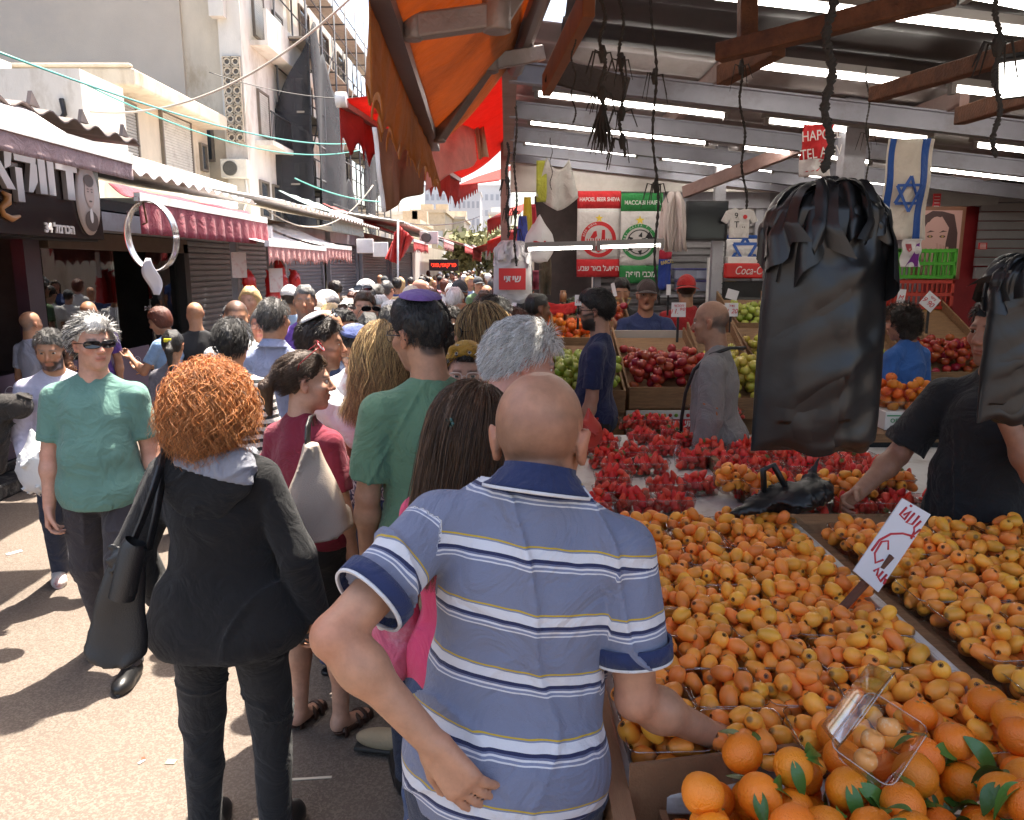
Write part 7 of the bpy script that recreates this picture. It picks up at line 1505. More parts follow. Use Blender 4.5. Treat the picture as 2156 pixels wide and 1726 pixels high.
for k in (-1, 1): text_mesh('lettering', '\u05d9\u05ea\u05d9\u05e9\u05d0\u05e8\u05d1', .07, pw_, sb_, (k * W_ * .25, -.0205, -.028), (R(90), 0, 0), .001, bold=.002, sx=.9)
q = MB()
for k in range(14): q.lathe([(0, -.001), (.014, -.001), (.014, .001), (0, .001)], (-W_ / 2 + (k + .5) * W_ / 14, -.017, .033), 12, Matrix.Rotation(R(90), 3, 'X')); q.cur = (k + 1) % 3
q.build('fruit_print', [mat('pf_orange', (.55, .25, .03)), mat('pf_red', (.45, .03, .03)), mat('pf_green', (.15, .3, .04))], sb_)
# handwritten price cards
def card(label, u, v, w_, h_, d, rot=0, txt='11', stick=True, sub=None):
    p = PD(u, v, d); r = empty('price_card', p); tag(r, label, 'price card'); W_, H_ = w_ / 1615 * d, h_ / 1615 * d; M = Matrix.Rotation(R(rot), 4, 'Y')
    c = MB().box((0, 0, 0), (W_, .006, H_)).build('card', mat('card_white', (.74, .72, .74)), r); c.matrix_local = M
    t1 = text_mesh('handwriting', txt, H_ * .48, mat('ink_red', (.6, .04, .05)), c, (-W_ * .1, -.006, -H_ * .12), (R(90), 0, 0), .001, shear=.25)
    if sub: text_mesh('handwriting', sub, H_ * .26, mat('ink_red', (.6, .04, .05)), c, (0, -.006, H_ * .28), (R(90), 0, 0), .001, shear=.2)
    if stick: MB().box((0, .008, -H_ * .5 - .07), (.018, .01, .25)).build('stick', dark, r)
card('white price card marked 11.90 on the red apples', 1428, 652, 30, 30, 5.9, 0, '11.\u2079\u2070', True, '\u05d9\u05d0\u05db\u05de\u05d7'); card('white price card marked 11.20 by the green apples', 1539, 652, 28, 28, 6.6, 0, '11 20', True, '\u05dc\u05d5\u05d3\u05d2'); card('tilted white card above the second price card', 1541, 620, 24, 20, 6.9, 15, '', False); card('diamond tilted price card marked 9.90 behind the woman', 1957, 635, 32, 32, 6.2, 38, '9 90', True, '\u05d9\u05d5\u05e0\u05d9\u05e6'); card('small half turned price card left of the woman', 1897, 623, 16, 28, 6.3, 5, 'M', True); card('small white card left of the bearded man', 1217, 632, 14, 22, 6.3, 0, '11', True); card('tilted blank white card beside the cap vendor', 1292, 610, 8, 28, 7.5, -14, '', False); card('thin white card before the purple scarf', 1407, 610, 9, 22, 7.4, 0, '', True)
# netted tangerines on the avocado carton
ab = empty('avocado_carton', PD(1930, 905, 4.6)); tag(ab, 'white lettered avocado carton with green print', 'carton'); W_, H_ = 142 / 1615 * 4.6, 40 / 1615 * 4.6
MB().box((0, .15, H_ / 2), (W_, .3, H_)).build('body', mat('carton_white', (.66, .64, .62), .6, var=.05), ab, bevel=.004); MB().box((0, -.002, H_ * .78), (W_ * .95, .003, .008)).build('green_line', mat('print_green', (.03, .25, .09), .5), ab)
text_mesh('lettering', 'Avocado', .055, mat('print_green', (.03, .25, .09)), ab, (-W_ * .18, -.003, H_ * .48), (R(90), R(180), 0), .001); text_mesh('lettering', 'TOP', .055, mat('print_green', (.03, .25, .09)), ab, (W_ * .33, -.003, H_ * .5), (R(90), R(180), 0), .001)
q = MB(); 
for x_ in (-.12, .0, .14): q.lathe([(0, 0), (.015, 0)], (x_ * 1.1, -.003, .014), 12, Matrix.Rotation(R(90), 3, 'X'))
q.build('vent_hole', dark, ab); tag(MB().box((0, .2, -.03), (1.0, .6, .05)).build('side_table', wood, loc=ab.location), 'brown side table under the avocado carton', 'table')
tag(MB().box((0, .2, -.48), (.9, .5, .84)).build('low_cabinet', dark, loc=ab.location), 'dark base cabinet below the avocado carton', 'cabinet')
nt2 = mat('fruit_net', (.55, .04, .02), .5); rn = np.random.default_rng(8); ptop = PD(1930, 868, 4.65)
for b_ in range(3):
    cx = ptop.x - .14 + .14 * b_; bgx = empty('net_tray', (cx, 4.72, ptop.z)); tag(bgx, ('left', 'middle', 'right')[b_] + ' clear tray of netted tangerines on the avocado carton', 'tray'); q, rim = punnet_mesh(.15, .2, .07); q.build('tray', pet, bgx); rim.build('rim', pet_rim, bgx)
    for p in pile(rn, 13, -.05, .05, -.075, .075, lambda a, b: .0, .033): o_ = bpy.data.objects.new('tangerine', TAN[int(rn.integers(0, 4))][0]); COL.objects.link(o_); o_.location = (cx + p[0], 4.72 + p[1], ptop.z + p[2]); o_.scale = (.9,) * 3; o_.rotation_euler = (rn.uniform(0, 1), 0, rn.uniform(0, 6)); tag(o_, 'netted tangerine on the avocado carton', 'tangerine', 'netted tangerines')
    q = MB(); 
    for k in range(9): q.tube([(-.075 + .15 * i / 14, -.085 + .02 * k, .075 + .075 * math.sin(3.14 * i / 14) ** .6 + .006 * math.sin(i * 3 + k)) for i in range(15)], .0016, 4, cap=False)
    q.build('net', nt2, bgx)
# shallow red cloth stand and jar by the corner
q = MB(); pz = PD(1180, 640, 7.0); q.sheet(lambda a, b: pz + Vector(((a - .5) * .34, .02 * math.sin(a * 9), .03 - .10 * b - .03 * math.sin(a * 3.14))), 14, 5, .01); tag(q.build('red_cloth', cloth('cloth_red_shelf', (.5, .02, .02))), 'red cloth draped over the corner stand', 'cloth'); tag(MB().lathe([(0, 0), (.03, 0), (.032, .07), (.025, .08), (.027, .1), (0, .1)], n=16).build('spice_jar', mat('jar_brown', (.28, .13, .06), .3), loc=PD(1185, 628, 7.0) + Vector((0, 0, -.03))), 'small red capped jar on the red cloth', 'jar')
# litter on the ground
for i, (u, v, c, sz, lab) in enumerate(((655, 1638, (.7, .62, .5), (.16, .012, .004), 'wooden ice cream stick lying on the ground'), (298, 1603, (.6, .58, .55), (.03, .012, .004), 'small white paper scrap on the ground'), (302, 1597, (.3, .05, .02), (.018, .014, .008), 'small red brown crumb on the ground'), (360, 1603, (.5, .45, .25), (.04, .03, .003), 'pale dry leaf on the ground'), (30, 1163, (.55, .55, .56), (.10, .04, .004), 'flattened grey paper near the kerb'))):
    p = PZ(u, v, .003); o_ = MB().box((0, 0, 0), sz).build('litter', mat('litter%d' % i, c, .7), loc=p, rot=(0, 0, .1 + i), bevel=.001); tag(o_, lab, 'litter')
# ---------------------------------------------------------------- the people
def VX(d): return .006 if d < 1.8 else .0072 if d < 3.2 else .009 if d < 5.2 else .0125
def who(label, u, v, d, face, **k):
    p = PD(u, v, d); k.setdefault('vox', VX(d)); return person(label, p.x, p.y, face, h=max(1.3, p.z), **k)
def tee(name, col, **k): return dict(dict(mat=cloth(name, col)), **k)
jeans = cloth('jeans_blue', (.03, .055, .13), var=.2, vscale=6); jeans_d = cloth('jeans_dark', (.018, .026, .055), var=.2); blk = cloth('trousers_black', (.010, .010, .011)); chino = cloth('trousers_charcoal', (.035, .030, .036)); khaki = cloth('trousers_khaki', (.24, .18, .11))
sh_b = mat('shoe_black', (.012, .012, .013), .35); sh_w = mat('shoe_white', (.62, .60, .58), .5, wear=(.4, .05, .05, .8), wscale=12); sh_br = mat('shoe_brown', (.05, .022, .014), .45); sh_s = mat('boot_suede', (.36, .28, .18), .85, bump=.4)
T_ = lambda m=blk, **k: dict(kind='trousers', mat=m, **k)
S_b = dict(kind='shoe', mat=sh_b); S_w = dict(kind='shoe', mat=sh_w)
HANG = ((.13, -.05, -1), (.03, .16, -1), None, .55)
# striped polo man in the foreground
stripe = cloth('polo_stripes', (.2, .22, .34), rough=.8); N_, L_, bs_ = nodes(stripe); at = N_.new('ShaderNodeAttribute'); at.attribute_name = 'pat'; sp_ = N_.new('ShaderNodeSeparateXYZ'); L_.new(at.outputs['Vector'], sp_.inputs[0])
tcn = N_.new('ShaderNodeTexNoise'); tcn.inputs['Scale'].default_value = 6; m1 = N_.new('ShaderNodeMath'); m1.operation = 'MULTIPLY_ADD'; m1.inputs[1].default_value = .012; L_.new(tcn.outputs[0], m1.inputs[0]); L_.new(sp_.outputs[2], m1.inputs[2])
dv = N_.new('ShaderNodeMath'); dv.operation = 'DIVIDE'; dv.inputs[1].default_value = .112; L_.new(m1.outputs[0], dv.inputs[0]); ad_ = N_.new('ShaderNodeMath'); ad_.operation = 'ADD'; ad_.inputs[1].default_value = .02; L_.new(dv.outputs[0], ad_.inputs[0]); fr_ = N_.new('ShaderNodeMath'); fr_.operation = 'FRACT'; L_.new(ad_.outputs[0], fr_.inputs[0])
cr = N_.new('ShaderNodeValToRGB'); cr.color_ramp.interpolation = 'CONSTANT'; e = cr.color_ramp.elements; e[0].color = (.165, .185, .27, 1); e[1].position = .97; e[1].color = (.165, .185, .27, 1)
W3, NV, GR, YL = (.62, .62, .66), (.010, .016, .07), (.19, .22, .33), (.50, .34, .03)
for p_, c_ in ((.02, W3), (.045, GR), (.085, W3), (.115, (.12, .14, .24)), (.145, NV), (.20, W3), (.33, W3), (.345, GR), (.37, YL), (.395, (.165, .185, .27))): x_ = e.new(p_); x_.color = (*c_, 1)
L_.new(fr_.outputs[0], cr.inputs[0]); L_.new(cr.outputs[0], bs_.inputs['Base Color'])
navy = cloth('navy_knit', (.012, .024, .09)); whk = cloth('white_knit', (.66, .66, .68))
p = PD(1062, 800, 1.40)
bald = person('bald man in blue and white striped polo leaning on the stall', p.x + .0, p.y + .02, 6, h=1.87, g=1.10, hoff=(.0, .055, -.092), belly=1.05, fwd=9, side=6, head=(8, 6, -5), hscale=1.12, armw=.93, skin=(.45, .23, .14), vox=.0058,
    armL=((.42, -.66, -.62), (-.62, .12, -.58), (-.68, -.03, -.66), .22, (1, .1, .35)), armR=((.20, .05, -1), (.66, .44, -.36), (.55, .75, -.12), .85, (-.5, .6, .4)), feet=((-.14, -.05), (.14, .12)),
    top=dict(mat=stripe, pat=True, collar=navy, hem=.86, slen=.70, loose=.013, fit=.012, wrinkle=.015, name='polo_shirt', trim=[(navy, -.028, .003, .000), (whk, .003, .009, -.001)]), bot=T_(jeans_d), shoe=S_b, hair=dict(style='fringe', col='dark', stub=.42, fz=.055))
# white edge along the navy collar
q = MB(); s_ = bald['s']
def cring(a, b):
    an = R(25) + a * R(310) + R(90); w_ = .1015; z_ = 1.512 - .045 * 1 + .012 * math.sin(-an) - .006 * b
    return bald['t']((w_ * math.cos(an), -.022 + w_ * 1.02 * math.sin(an), z_)) * s_
q.sheet(cring, 30, 2, .007); q.build('collar_edge', whk, bald['root'])
# red haired woman in the black hoodie
hood_m = cloth('hoodie_black', (.0085, .0085, .0095), bump=.5, rough=.95, sheen=.08); lin_m = cloth('hood_lining_grey', (.30, .31, .36), bump=.6, rough=.95)
p = PD(462, 800, 2.38)
redh = person('woman with big curly red hair in a black hoodie', p.x - .03, p.y, 2, h=1.70, g=1.24, sex='f', belly=1.02, skin='light', vox=.0068, armL=((.50, -.05, -1), (-.05, .5, -.9), None, .5), armR=((.36, -.02, -1), (.16, .2, -1), (.0, .15, -1), .65), feet=((-.13, 0), (.13, 0)),
    top=dict(mat=hood_m, sleeve='long', hem=.80, flare=.035, loose=.026, fit=.026, wrinkle=.012, name='hoodie'), bot=T_(blk), shoe=S_b, hair=dict(style='curly', col=(.56, .225, .075), col2='red', mixr=.3, strands=3600, sw=.0008, vol=-.006, cvar=.38, seed=4, flow=dict(strands=4200, slen=.155, seg=20, wave=.016, freq=1.7, sw=.0009, fluff=2.4, lift=.004, mess=.10, grav=.30, clumps=150, oc=(0, -.02, .02), orad=(.091, .10, .093))))
s_ = redh['s']; D = SDF((-.25, -.32, 1.15), (.25, .2, 1.6), .007)
D.put(cone((-.10, -.085, 1.44), (.10, -.085, 1.44), .050, .050), .03); D.put(ell((0, -.115, 1.385), (.165, .050, .085)), .04); D.put(ell((0, -.12, 1.31), (.085, .035, .07)), .05)
for sx in (-1, 1): D.put(cone((sx * .11, -.08, 1.44), (sx * .085, .07, 1.43), .04, .03), .04)
D.disp(fold(.012, 18, 3)); D.put(ell((.0, -.05, 1.52), (.105, .09, .07)), .01, 's'); V, Fq = D.mesh(); obj_np('hood', V * s_, Fq, hood_m, redh['root'])
D.f = D.f - np.float32(.0045); D.clip(_n((-.30, 0, -1)), -1.43 * .958); D.clip((-1, 0, 0), .075); V, Fq = D.mesh(); obj_np('hood_lining', V * s_, Fq, lin_m, redh['root'])
def shoulder_bag(label, c, w_, h_, d_, m_, strap, seed=0, rz=0, taper=.45, cat='handbag', strap_m=None, sw=.02):
    r = empty('handbag', c, rz); tag(r, label, cat); D = SDF((-w_ * .8, -d_ * 1.3, -h_ * 1.15), (w_ * .8, d_ * 1.3, h_ * .4), .008)
    def sl(X, Y, Z):
        t_ = np.clip(-Z / h_, 0, 1); ww = w_ / 2 * (taper + (1 - taper) * np.minimum(1, t_ * 1.35)); dd = d_ / 2 * (.35 + .65 * t_); a = np.sqrt((X / ww) ** 4 + (Y / dd) ** 2 + 1e-6)
        return np.maximum((a - 1) * np.minimum(ww, dd) * .8, np.maximum(Z, -Z - h_ * (1 - .12 * (X / (w_ / 2)) ** 2)))
    D.put((np.array((-w_ / 2, -d_ / 2, -h_)), np.array((w_ / 2, d_ / 2, 0)), sl), .0); D.disp(fold(.020, 17, seed, (1.4, .8, .35))); D.disp(wob(.005, 18, seed)); V, Fq = D.mesh(); obj_np('body', V, Fq, m_, r); q = MB()
    def ribbon(pts, w__): 
        L2 = [Vector(p_) for p_ in pts]
        def f(a, b):
            k = min(len(L2) - 2, int(b * (len(L2) - 1))); t_ = b * (len(L2) - 1) - k; p_ = L2[k].lerp(L2[k + 1], t_); return p_ + Vector((.5, .8, 0)).normalized() * (a - .5) * w__
        q.sheet(f, 3, 30, .006)
    for pts in strap: ribbon(pts, sw)
    q.build('strap', strap_m or m_, r); return r
leather = mat('leather_black', (.012, .012, .013), .38, bump=.25, bscale=260, spec=.6); beige = mat('leather_beige', (.47, .39, .325), .5, bump=.35, bscale=300, var=.04)
c = PD(272, 1150, 2.14); sb1 = shoulder_bag('black leather tote with rolled folder on the hoodie woman', c, .20, .37, .10, leather, [[(.0, .0, -.02), (.025, .0, .08), (.045, .0, .18), (.055, .03, .245), (.055, .10, .275), (.055, .2, .27)], [(.05, .03, -.02), (.06, .04, .1), (.062, .06, .2), (.06, .1, .26)]], 2, R(25), sw=.03); sb1.rotation_euler = (0, R(11), R(20))
q = MB(); q.tube([(.0, -.045, -.14), (.015, -.05, .02), (.02, -.05, .03)], [.036, .036, .034], 16, cap=False); q.tube([(.02, -.05, .03), (.012, -.05, -.12)], [.028, .028], 16, cap=False); q.build('rolled_folder', leather, sb1)
# man in the green V neck tee walking towards us
vneck = cloth('tee_sage_green', (.115, .245, .205)); p = PD(182, 680, 3.66)
vm = person('grey haired man in sage V neck tee and wraparound sunglasses', p.x, p.y, 172, h=1.76, g=1.16, belly=1.12, skin=(.55, .30, .215), head=(-38, 0, 0), glasses='wrap', vox=.0068, armR=((.16, .06, -1), (.05, .16, -1), (0, .1, -1), .6), armL=((.14, -.14, -1), (.1, .1, -1), None, .6), feet=((-.10, .18, .0), (.13, -.18, .03)),
    top=dict(mat=vneck, v=.13, hem=.84, fit=.012, loose=.016, slen=.78, flare=.006), bot=T_(chino, loose=.02), shoe=S_b, hair=dict(style='messy', col='salt', col2='white', strands=1500, slen=.05, seg=6, sw=.0013, mess=.10, grav=.1, fluff=.8, mixr=.3, th=.016, topth=.016, comb=(.5, -.3, .1)))
wt = empty('wrist_watch', Vector(vm['root'].matrix_basis @ Vector(vm['A'][-1][2] * vm['s']))); tag(wt, 'steel wristwatch on the man in sage tee', 'watch'); MB().lathe([(.034, -.009), (.036, 0), (.034, .009)], n=20).build('strap', steel, wt)
def carrier(label, c, w_, h_, m_, seed, d_=.16):
    r = empty('carrier_bag', c); tag(r, label, 'bag'); D = SDF((-w_ * .75, -d_, -h_ * 1.1), (w_ * .75, d_, h_ * .3), .009); D.put(ell((0, 0, -h_ * .62), (w_ * .46, d_ * .5, h_ * .38)), .03); D.put(cone((-.01, 0, 0), (0, 0, -h_ * .4), .02, w_ * .3), .05); D.disp(fold(.03, 22, seed, (1.4, 1, .5))); V, Fq = D.mesh(); obj_np('film', V, Fq, m_, r); return r
film_t = mat('bag_white_thin', (.66, .66, .68), .35, alpha=.93, bump=.4, bscale=30, spec=.5)
carrier('full white plastic bag held behind the man in sage', PD(70, 905, 4.0), .26, .36, film_t, 3)
who('dark bearded man in lilac shirt walking behind the sage tee', 105, 690, 4.55, 150, head=(10, 14, 0), skin='tan', beard=.95, beardc='black', hair=dict(style='short', col='salt', th=.008), top=tee('shirt_lilac', (.52, .49, .62), sleeve='long'), bot=T_(jeans_d), shoe=S_w, feet=((-.1, .22, .06), (.1, -.25)), armR=((.2, .1, -1), (-.1, .7, -.5), None, .5))
D = SDF((-.3, -.2, -.6), (.3, .2, .15), .011); D.put(cone((-.1, 0, 0), (.1, 0, -.02), .09, .11), .03); D.put(cone((-.05, 0, -.05), (-.12, 0, -.5), .1, .07), .05); D.disp(fold(.035, 20, 6)); V, Fq = D.mesh(); o = obj_np('folded_jacket', V, Fq, cloth('jacket_brown_black', (.022, .017, .015))); o.scale = (.75, .75, .75); o.location = PD(12, 850, 4.3); tag(o, 'dark brown jacket carried over the lilac shirted man', 'jacket')
# maroon tee woman with the beige bag
mar = cloth('tee_maroon', (.21, .012, .035)); p = PD(632, 715, 3.05)
mw = person('ponytailed woman in maroon tee and black skirt', p.x - .0, p.y, 28, h=1.665, g=1.12, sex='f', skin=(.54, .31, .22), head=(44, 2, 0), vox=.0068, armR=((.16, .02, -1), (.06, .16, -1), None, .55), feet=((-.1, .0), (.1, .05)), glasses='red_up',
    top=dict(mat=mar, hem=.92, slen=.74, loose=.012), bot=dict(kind='skirt', mat=blk, len=.50), shoe=dict(kind='sandal', mat=sh_br, heel=.05), hair=dict(style='pony', col='brown', th=.010, len=.13, strands=2200, slen=.05, seg=6, sw=.0007, comb=(0, -1.4, .1), grav=.1, fluff=.12, lift=.0, mess=.02))
c = PD(655, 930, 2.72); shoulder_bag('large beige leather hobo bag with black strap', c, .26, .37, .20, beige, [[(-.01, .0, -.05), (-.012, .01, .01), (-.005, .04, .055), (.01, .09, .078), (.025, .15, .07), (.035, .2, .02)]], 5, R(20), .22, strap_m=leather, sw=.036)
# kippah man with the outstretched arm
wt_ = cloth('shirt_white', (.70, .69, .70)); kw = cloth('kippah_white', (.62, .60, .58), wear=(.2, .15, .2, .8), wscale=40); kpu = cloth('kippah_purple', (.16, .09, .30)); kbl = cloth('kippah_blue', (.06, .09, .26), wear=(.5, .5, .55, .8), wscale=9)
who('man in white shirt with patterned kippah reaching out his arm', 668, 668, 3.65, 70, head=(10, 4, 0), g=1.15, skin=(.46, .25, .165), beard=.6, hair=dict(style='short', col='dark', th=.012, kippah=kw), glasses='sun_up', armR=((.35, .62, -.55), (-.15, .99, .0), (0, 1, .05), .3), top=dict(mat=wt_, loose=.028, slen=.92, fit=.02), bot=T_(jeans), shoe=dict(kind='sandal', mat=sh_b))
# blonde paisley woman
pai = cloth('blouse_paisley', (.05, .05, .12)); N_, L_, bs_ = nodes(pai); tcx = N_.new('ShaderNodeTexCoord'); nzx = N_.new('ShaderNodeTexNoise'); nzx.inputs['Scale'].default_value = 9; L_.new(tcx.outputs['Object'], nzx.inputs['Vector']); mxv = N_.new('ShaderNodeMix'); mxv.data_type = 'VECTOR'; mxv.inputs[0].default_value = .12; L_.new(tcx.outputs['Object'], mxv.inputs[4]); L_.new(nzx.outputs['Color'], mxv.inputs[5])
wv = N_.new('ShaderNodeTexVoronoi'); wv.feature = 'F1'; wv.inputs['Scale'].default_value = 22; L_.new(mxv.outputs[1], wv.inputs['Vector']); mlt = N_.new('ShaderNodeMath'); mlt.operation = 'MULTIPLY'; mlt.inputs[1].default_value = 24; L_.new(wv.outputs['Distance'], mlt.inputs[0]); sn = N_.new('ShaderNodeMath'); sn.operation = 'SINE'; L_.new(mlt.outputs[0], sn.inputs[0])
cr = N_.new('ShaderNodeValToRGB'); e = cr.color_ramp.elements; e[0].position = .35; e[0].color = (.018, .02, .06, 1); e[1].position = .75; e[1].color = (.46, .43, .42, 1); x_ = e.new(.55); x_.color = (.22, .15, .13, 1); mr = N_.new('ShaderNodeMapRange'); mr.inputs[1].default_value = -1; L_.new(sn.outputs[0], mr.inputs[0]); L_.new(mr.outputs[0], cr.inputs[0]); L_.new(cr.outputs[0], bs_.inputs['Base Color'])
who('blonde wavy haired woman in navy paisley blouse and jeans', 800, 685, 3.45, 12, sex='f', g=1.15, skin='light', head=(6, 8, 0), hair=dict(style='wavy', col='blond', col2='lbrown', mixr=.25, len=.23, strands=4200, slen=.34, wave=.012, freq=1.8, sw=.0009, fluff=1.6, mess=.06, clumps=90), top=dict(mat=pai, sleeve='cap', hem=.93, loose=.02), bot=T_(jeans), shoe=S_b)
# green tee man with purple kippah
p = PD(890, 655, 2.72); gm = person('young man in green tee with purple kippah and glasses', p.x + .02, p.y, 342, h=1.90, g=1.0, skin=(.43, .225, .135), head=(-26, 6, -3), beard=.3, glasses='wire', vox=.0068, armL=((.16, .05, -1), (.0, .3, -1), None, .4), armR=HANG, top=dict(mat=cloth('tee_bottle_green', (.105, .21, .125)), hem=.88, slen=.80, loose=.02, wrinkle=.009), bot=T_(jeans_d), shoe=S_b,
    hair=dict(style='short', col='black', th=.010, topth=.012, kippah=kpu, ky=.015, kt=-14, strands=2200, slen=.018, seg=4, sw=.0006, mess=.3, grav=.0, fluff=.25))
# long brown haired woman with pink backpack, right before the polo man
p = PD(985, 858, 1.95); lw = person('woman with long brown hair, clip and pink top', p.x - .005, p.y, 25, h=1.70, g=.98, sex='f', skin='tan', head=(12, 8, 0), vox=.0072, top=tee('top_pink', (.62, .05, .14), sleeve='cap'), bot=T_(jeans), shoe=dict(kind='boot', mat=sh_s), feet=((-.15, -.12), (.1, .1)), hair=dict(style='long', col=(.085, .042, .020), col2='lbrown', mixr=.35, len=.24, strands=5200, slen=.42, sw=.0007, wave=.003, freq=1.2, mess=.035, fluff=.8, clumps=220))
clp = MB(); 
for k in range(5): a = 1.256 * k; clp.lathe([(0, .004), (.007, .003), (.007, 0)], (.009 * math.cos(a), .009 * math.sin(a), 0), 10)
o = clp.build('hair_clip', mat('clip_green_black', (.02, .06, .05), .2, .3), lw['root']); o.matrix_local = lw['HM'] @ Matrix.Translation((.03, -.135, .03)) @ Matrix.Rotation(R(90), 4, 'X')
pk = empty('backpack', PD(828, 1330, 1.98)); tag(pk, 'pink owl print child backpack beside the polo man', 'backpack'); D = SDF((-.12, -.11, -.2), (.12, .11, .2), .009); D.put(ell((0, 0, .0), (.085, .07, .155)), .02); D.put(ell((0, -.05, -.06), (.06, .04, .07)), .02); D.disp(fold(.008, 20, 2)); V, Fq = D.mesh(); obj_np('body', V, Fq, cloth('backpack_pink', (.55, .10, .17), wear=(.6, .35, .38, .7), wscale=9), pk); q = MB()
for cx, cz in ((-.02, .05), (.02, .05), (-.035, -.02), (.03, -.04)): q.lathe([(0, .004), (.013, 0)], (cx, -.066, cz), 12, Matrix.Rotation(R(90), 3, 'X')); q.lathe([(0, .006), (.005, .004)], (cx, -.068, cz), 8, Matrix.Rotation(R(90), 3, 'X'))
q.build('owl_print', mat('owl_white', (.6, .58, .55), .7), pk)
bt_ = PZ(790, 1600, .0)
D = SDF((-.1, -.2, 0), (.1, .2, .3), .007); D.put(ell((0, .02, .04), (.047, .135, .045)), .02); D.put(cone((0, -.06, .05), (0, -.07, .22), .045, .05, True), .03); D.clip((0, 0, -1), -.002); V, Fq = D.mesh(); o = obj_np('suede_boot', V, Fq, sh_s); o.location = (bt_.x + .06, bt_.y + .05, .02); o.rotation_euler = (0, 0, R(80)); MB().box((0, .015, .008), (.095, .275, .02)).build('sole', mat('boot_sole', (.03, .028, .026), .6), o, bevel=.008); tag(o, 'beige suede ankle boot seen beside the polo man', 'boot')
# white haired man in the turquoise polo
tq = cloth('polo_turquoise', (.035, .27, .50)); p = PD(1120, 700, 2.38)
who('white haired man in turquoise polo bending over the strawberries', 938, 654, 2.36, 62, fwd=22, g=1.12, skin=(.56, .285, .21), head=(10, 10, 0), hair=dict(style='messy', col='white', th=.012, strands=3000, slen=.05, seg=7, sw=.0008, mess=.10, grav=.3, comb=(0, -1, .0), fluff=.5, wave=.003), top=dict(mat=tq, collar=tq, loose=.02, fit=.016), bot=T_(khaki), shoe=S_b, armR=((.1, .7, -.8), (-.05, 1, -.15), None, .8))
o = carrier('thin red carrier bag held over the strawberry table', PD(1243, 862, 3.6), .15, .2, mat('bag_thin_red', (.60, .07, .05), .35, alpha=.85, spec=.5), 7, .1)
# mustard headscarf woman
must = cloth('scarf_mustard', (.36, .20, .015)); N_, L_, bs_ = nodes(must); vo = N_.new('ShaderNodeTexVoronoi'); vo.inputs['Scale'].default_value = 34; vo.inputs['Randomness'].default_value = .5; tcx = N_.new('ShaderNodeTexCoord'); L_.new(tcx.outputs['Object'], vo.inputs['Vector']); cr = N_.new('ShaderNodeValToRGB'); cr.color_ramp.interpolation = 'CONSTANT'; e = cr.color_ramp.elements; e[0].color = (.05, .07, .13, 1); e[1].position = .27; e[1].color = (.40, .22, .018, 1); x_ = e.new(.15); x_.color = (.5, .46, .36, 1); L_.new(vo.outputs['Distance'], cr.inputs[0]); L_.new(cr.outputs[0], bs_.inputs['Base Color'])
p = PD(985, 738, 3.0); ms = who('woman with mustard floral headscarf and pale framed glasses', 977, 728, 3.0, 195, sex='f', skin=(.56, .34, .25), head=(-14, -2, 0), glasses='clear', hair=dict(style='short', col='black', th=.007), top=tee('top_mustard', (.42, .24, .06), sleeve='long'), bot=T_(blk), shoe=S_b)
D = SDF((-.2, -.24, -.3), (.2, .16, .25), .007); D.put(ell(CR_C + (0, -.006, .008), CR_R + (.016, .018, .02)), 0); D.clip(HL_N, hl()[1] - .012); D.put(cone((-.078, -.005, .045), (-.05, .032, .105), .014, .017), .015); D.put(cone((-.05, .032, .105), (.05, .036, .11), .018, .019), .015); D.put(cone((.05, .036, .11), (.08, -.005, .045), .017, .014), .015); D.put(cone((0, -.10, .0), (-.02, -.12, -.2), .07, .05), .05); D.disp(fold(.010, 40, 2, (1, 1, .5))); V, Fq = D.mesh(); o = obj_np('headscarf', V, Fq, must, ms['root']); o.matrix_local = ms['HM']
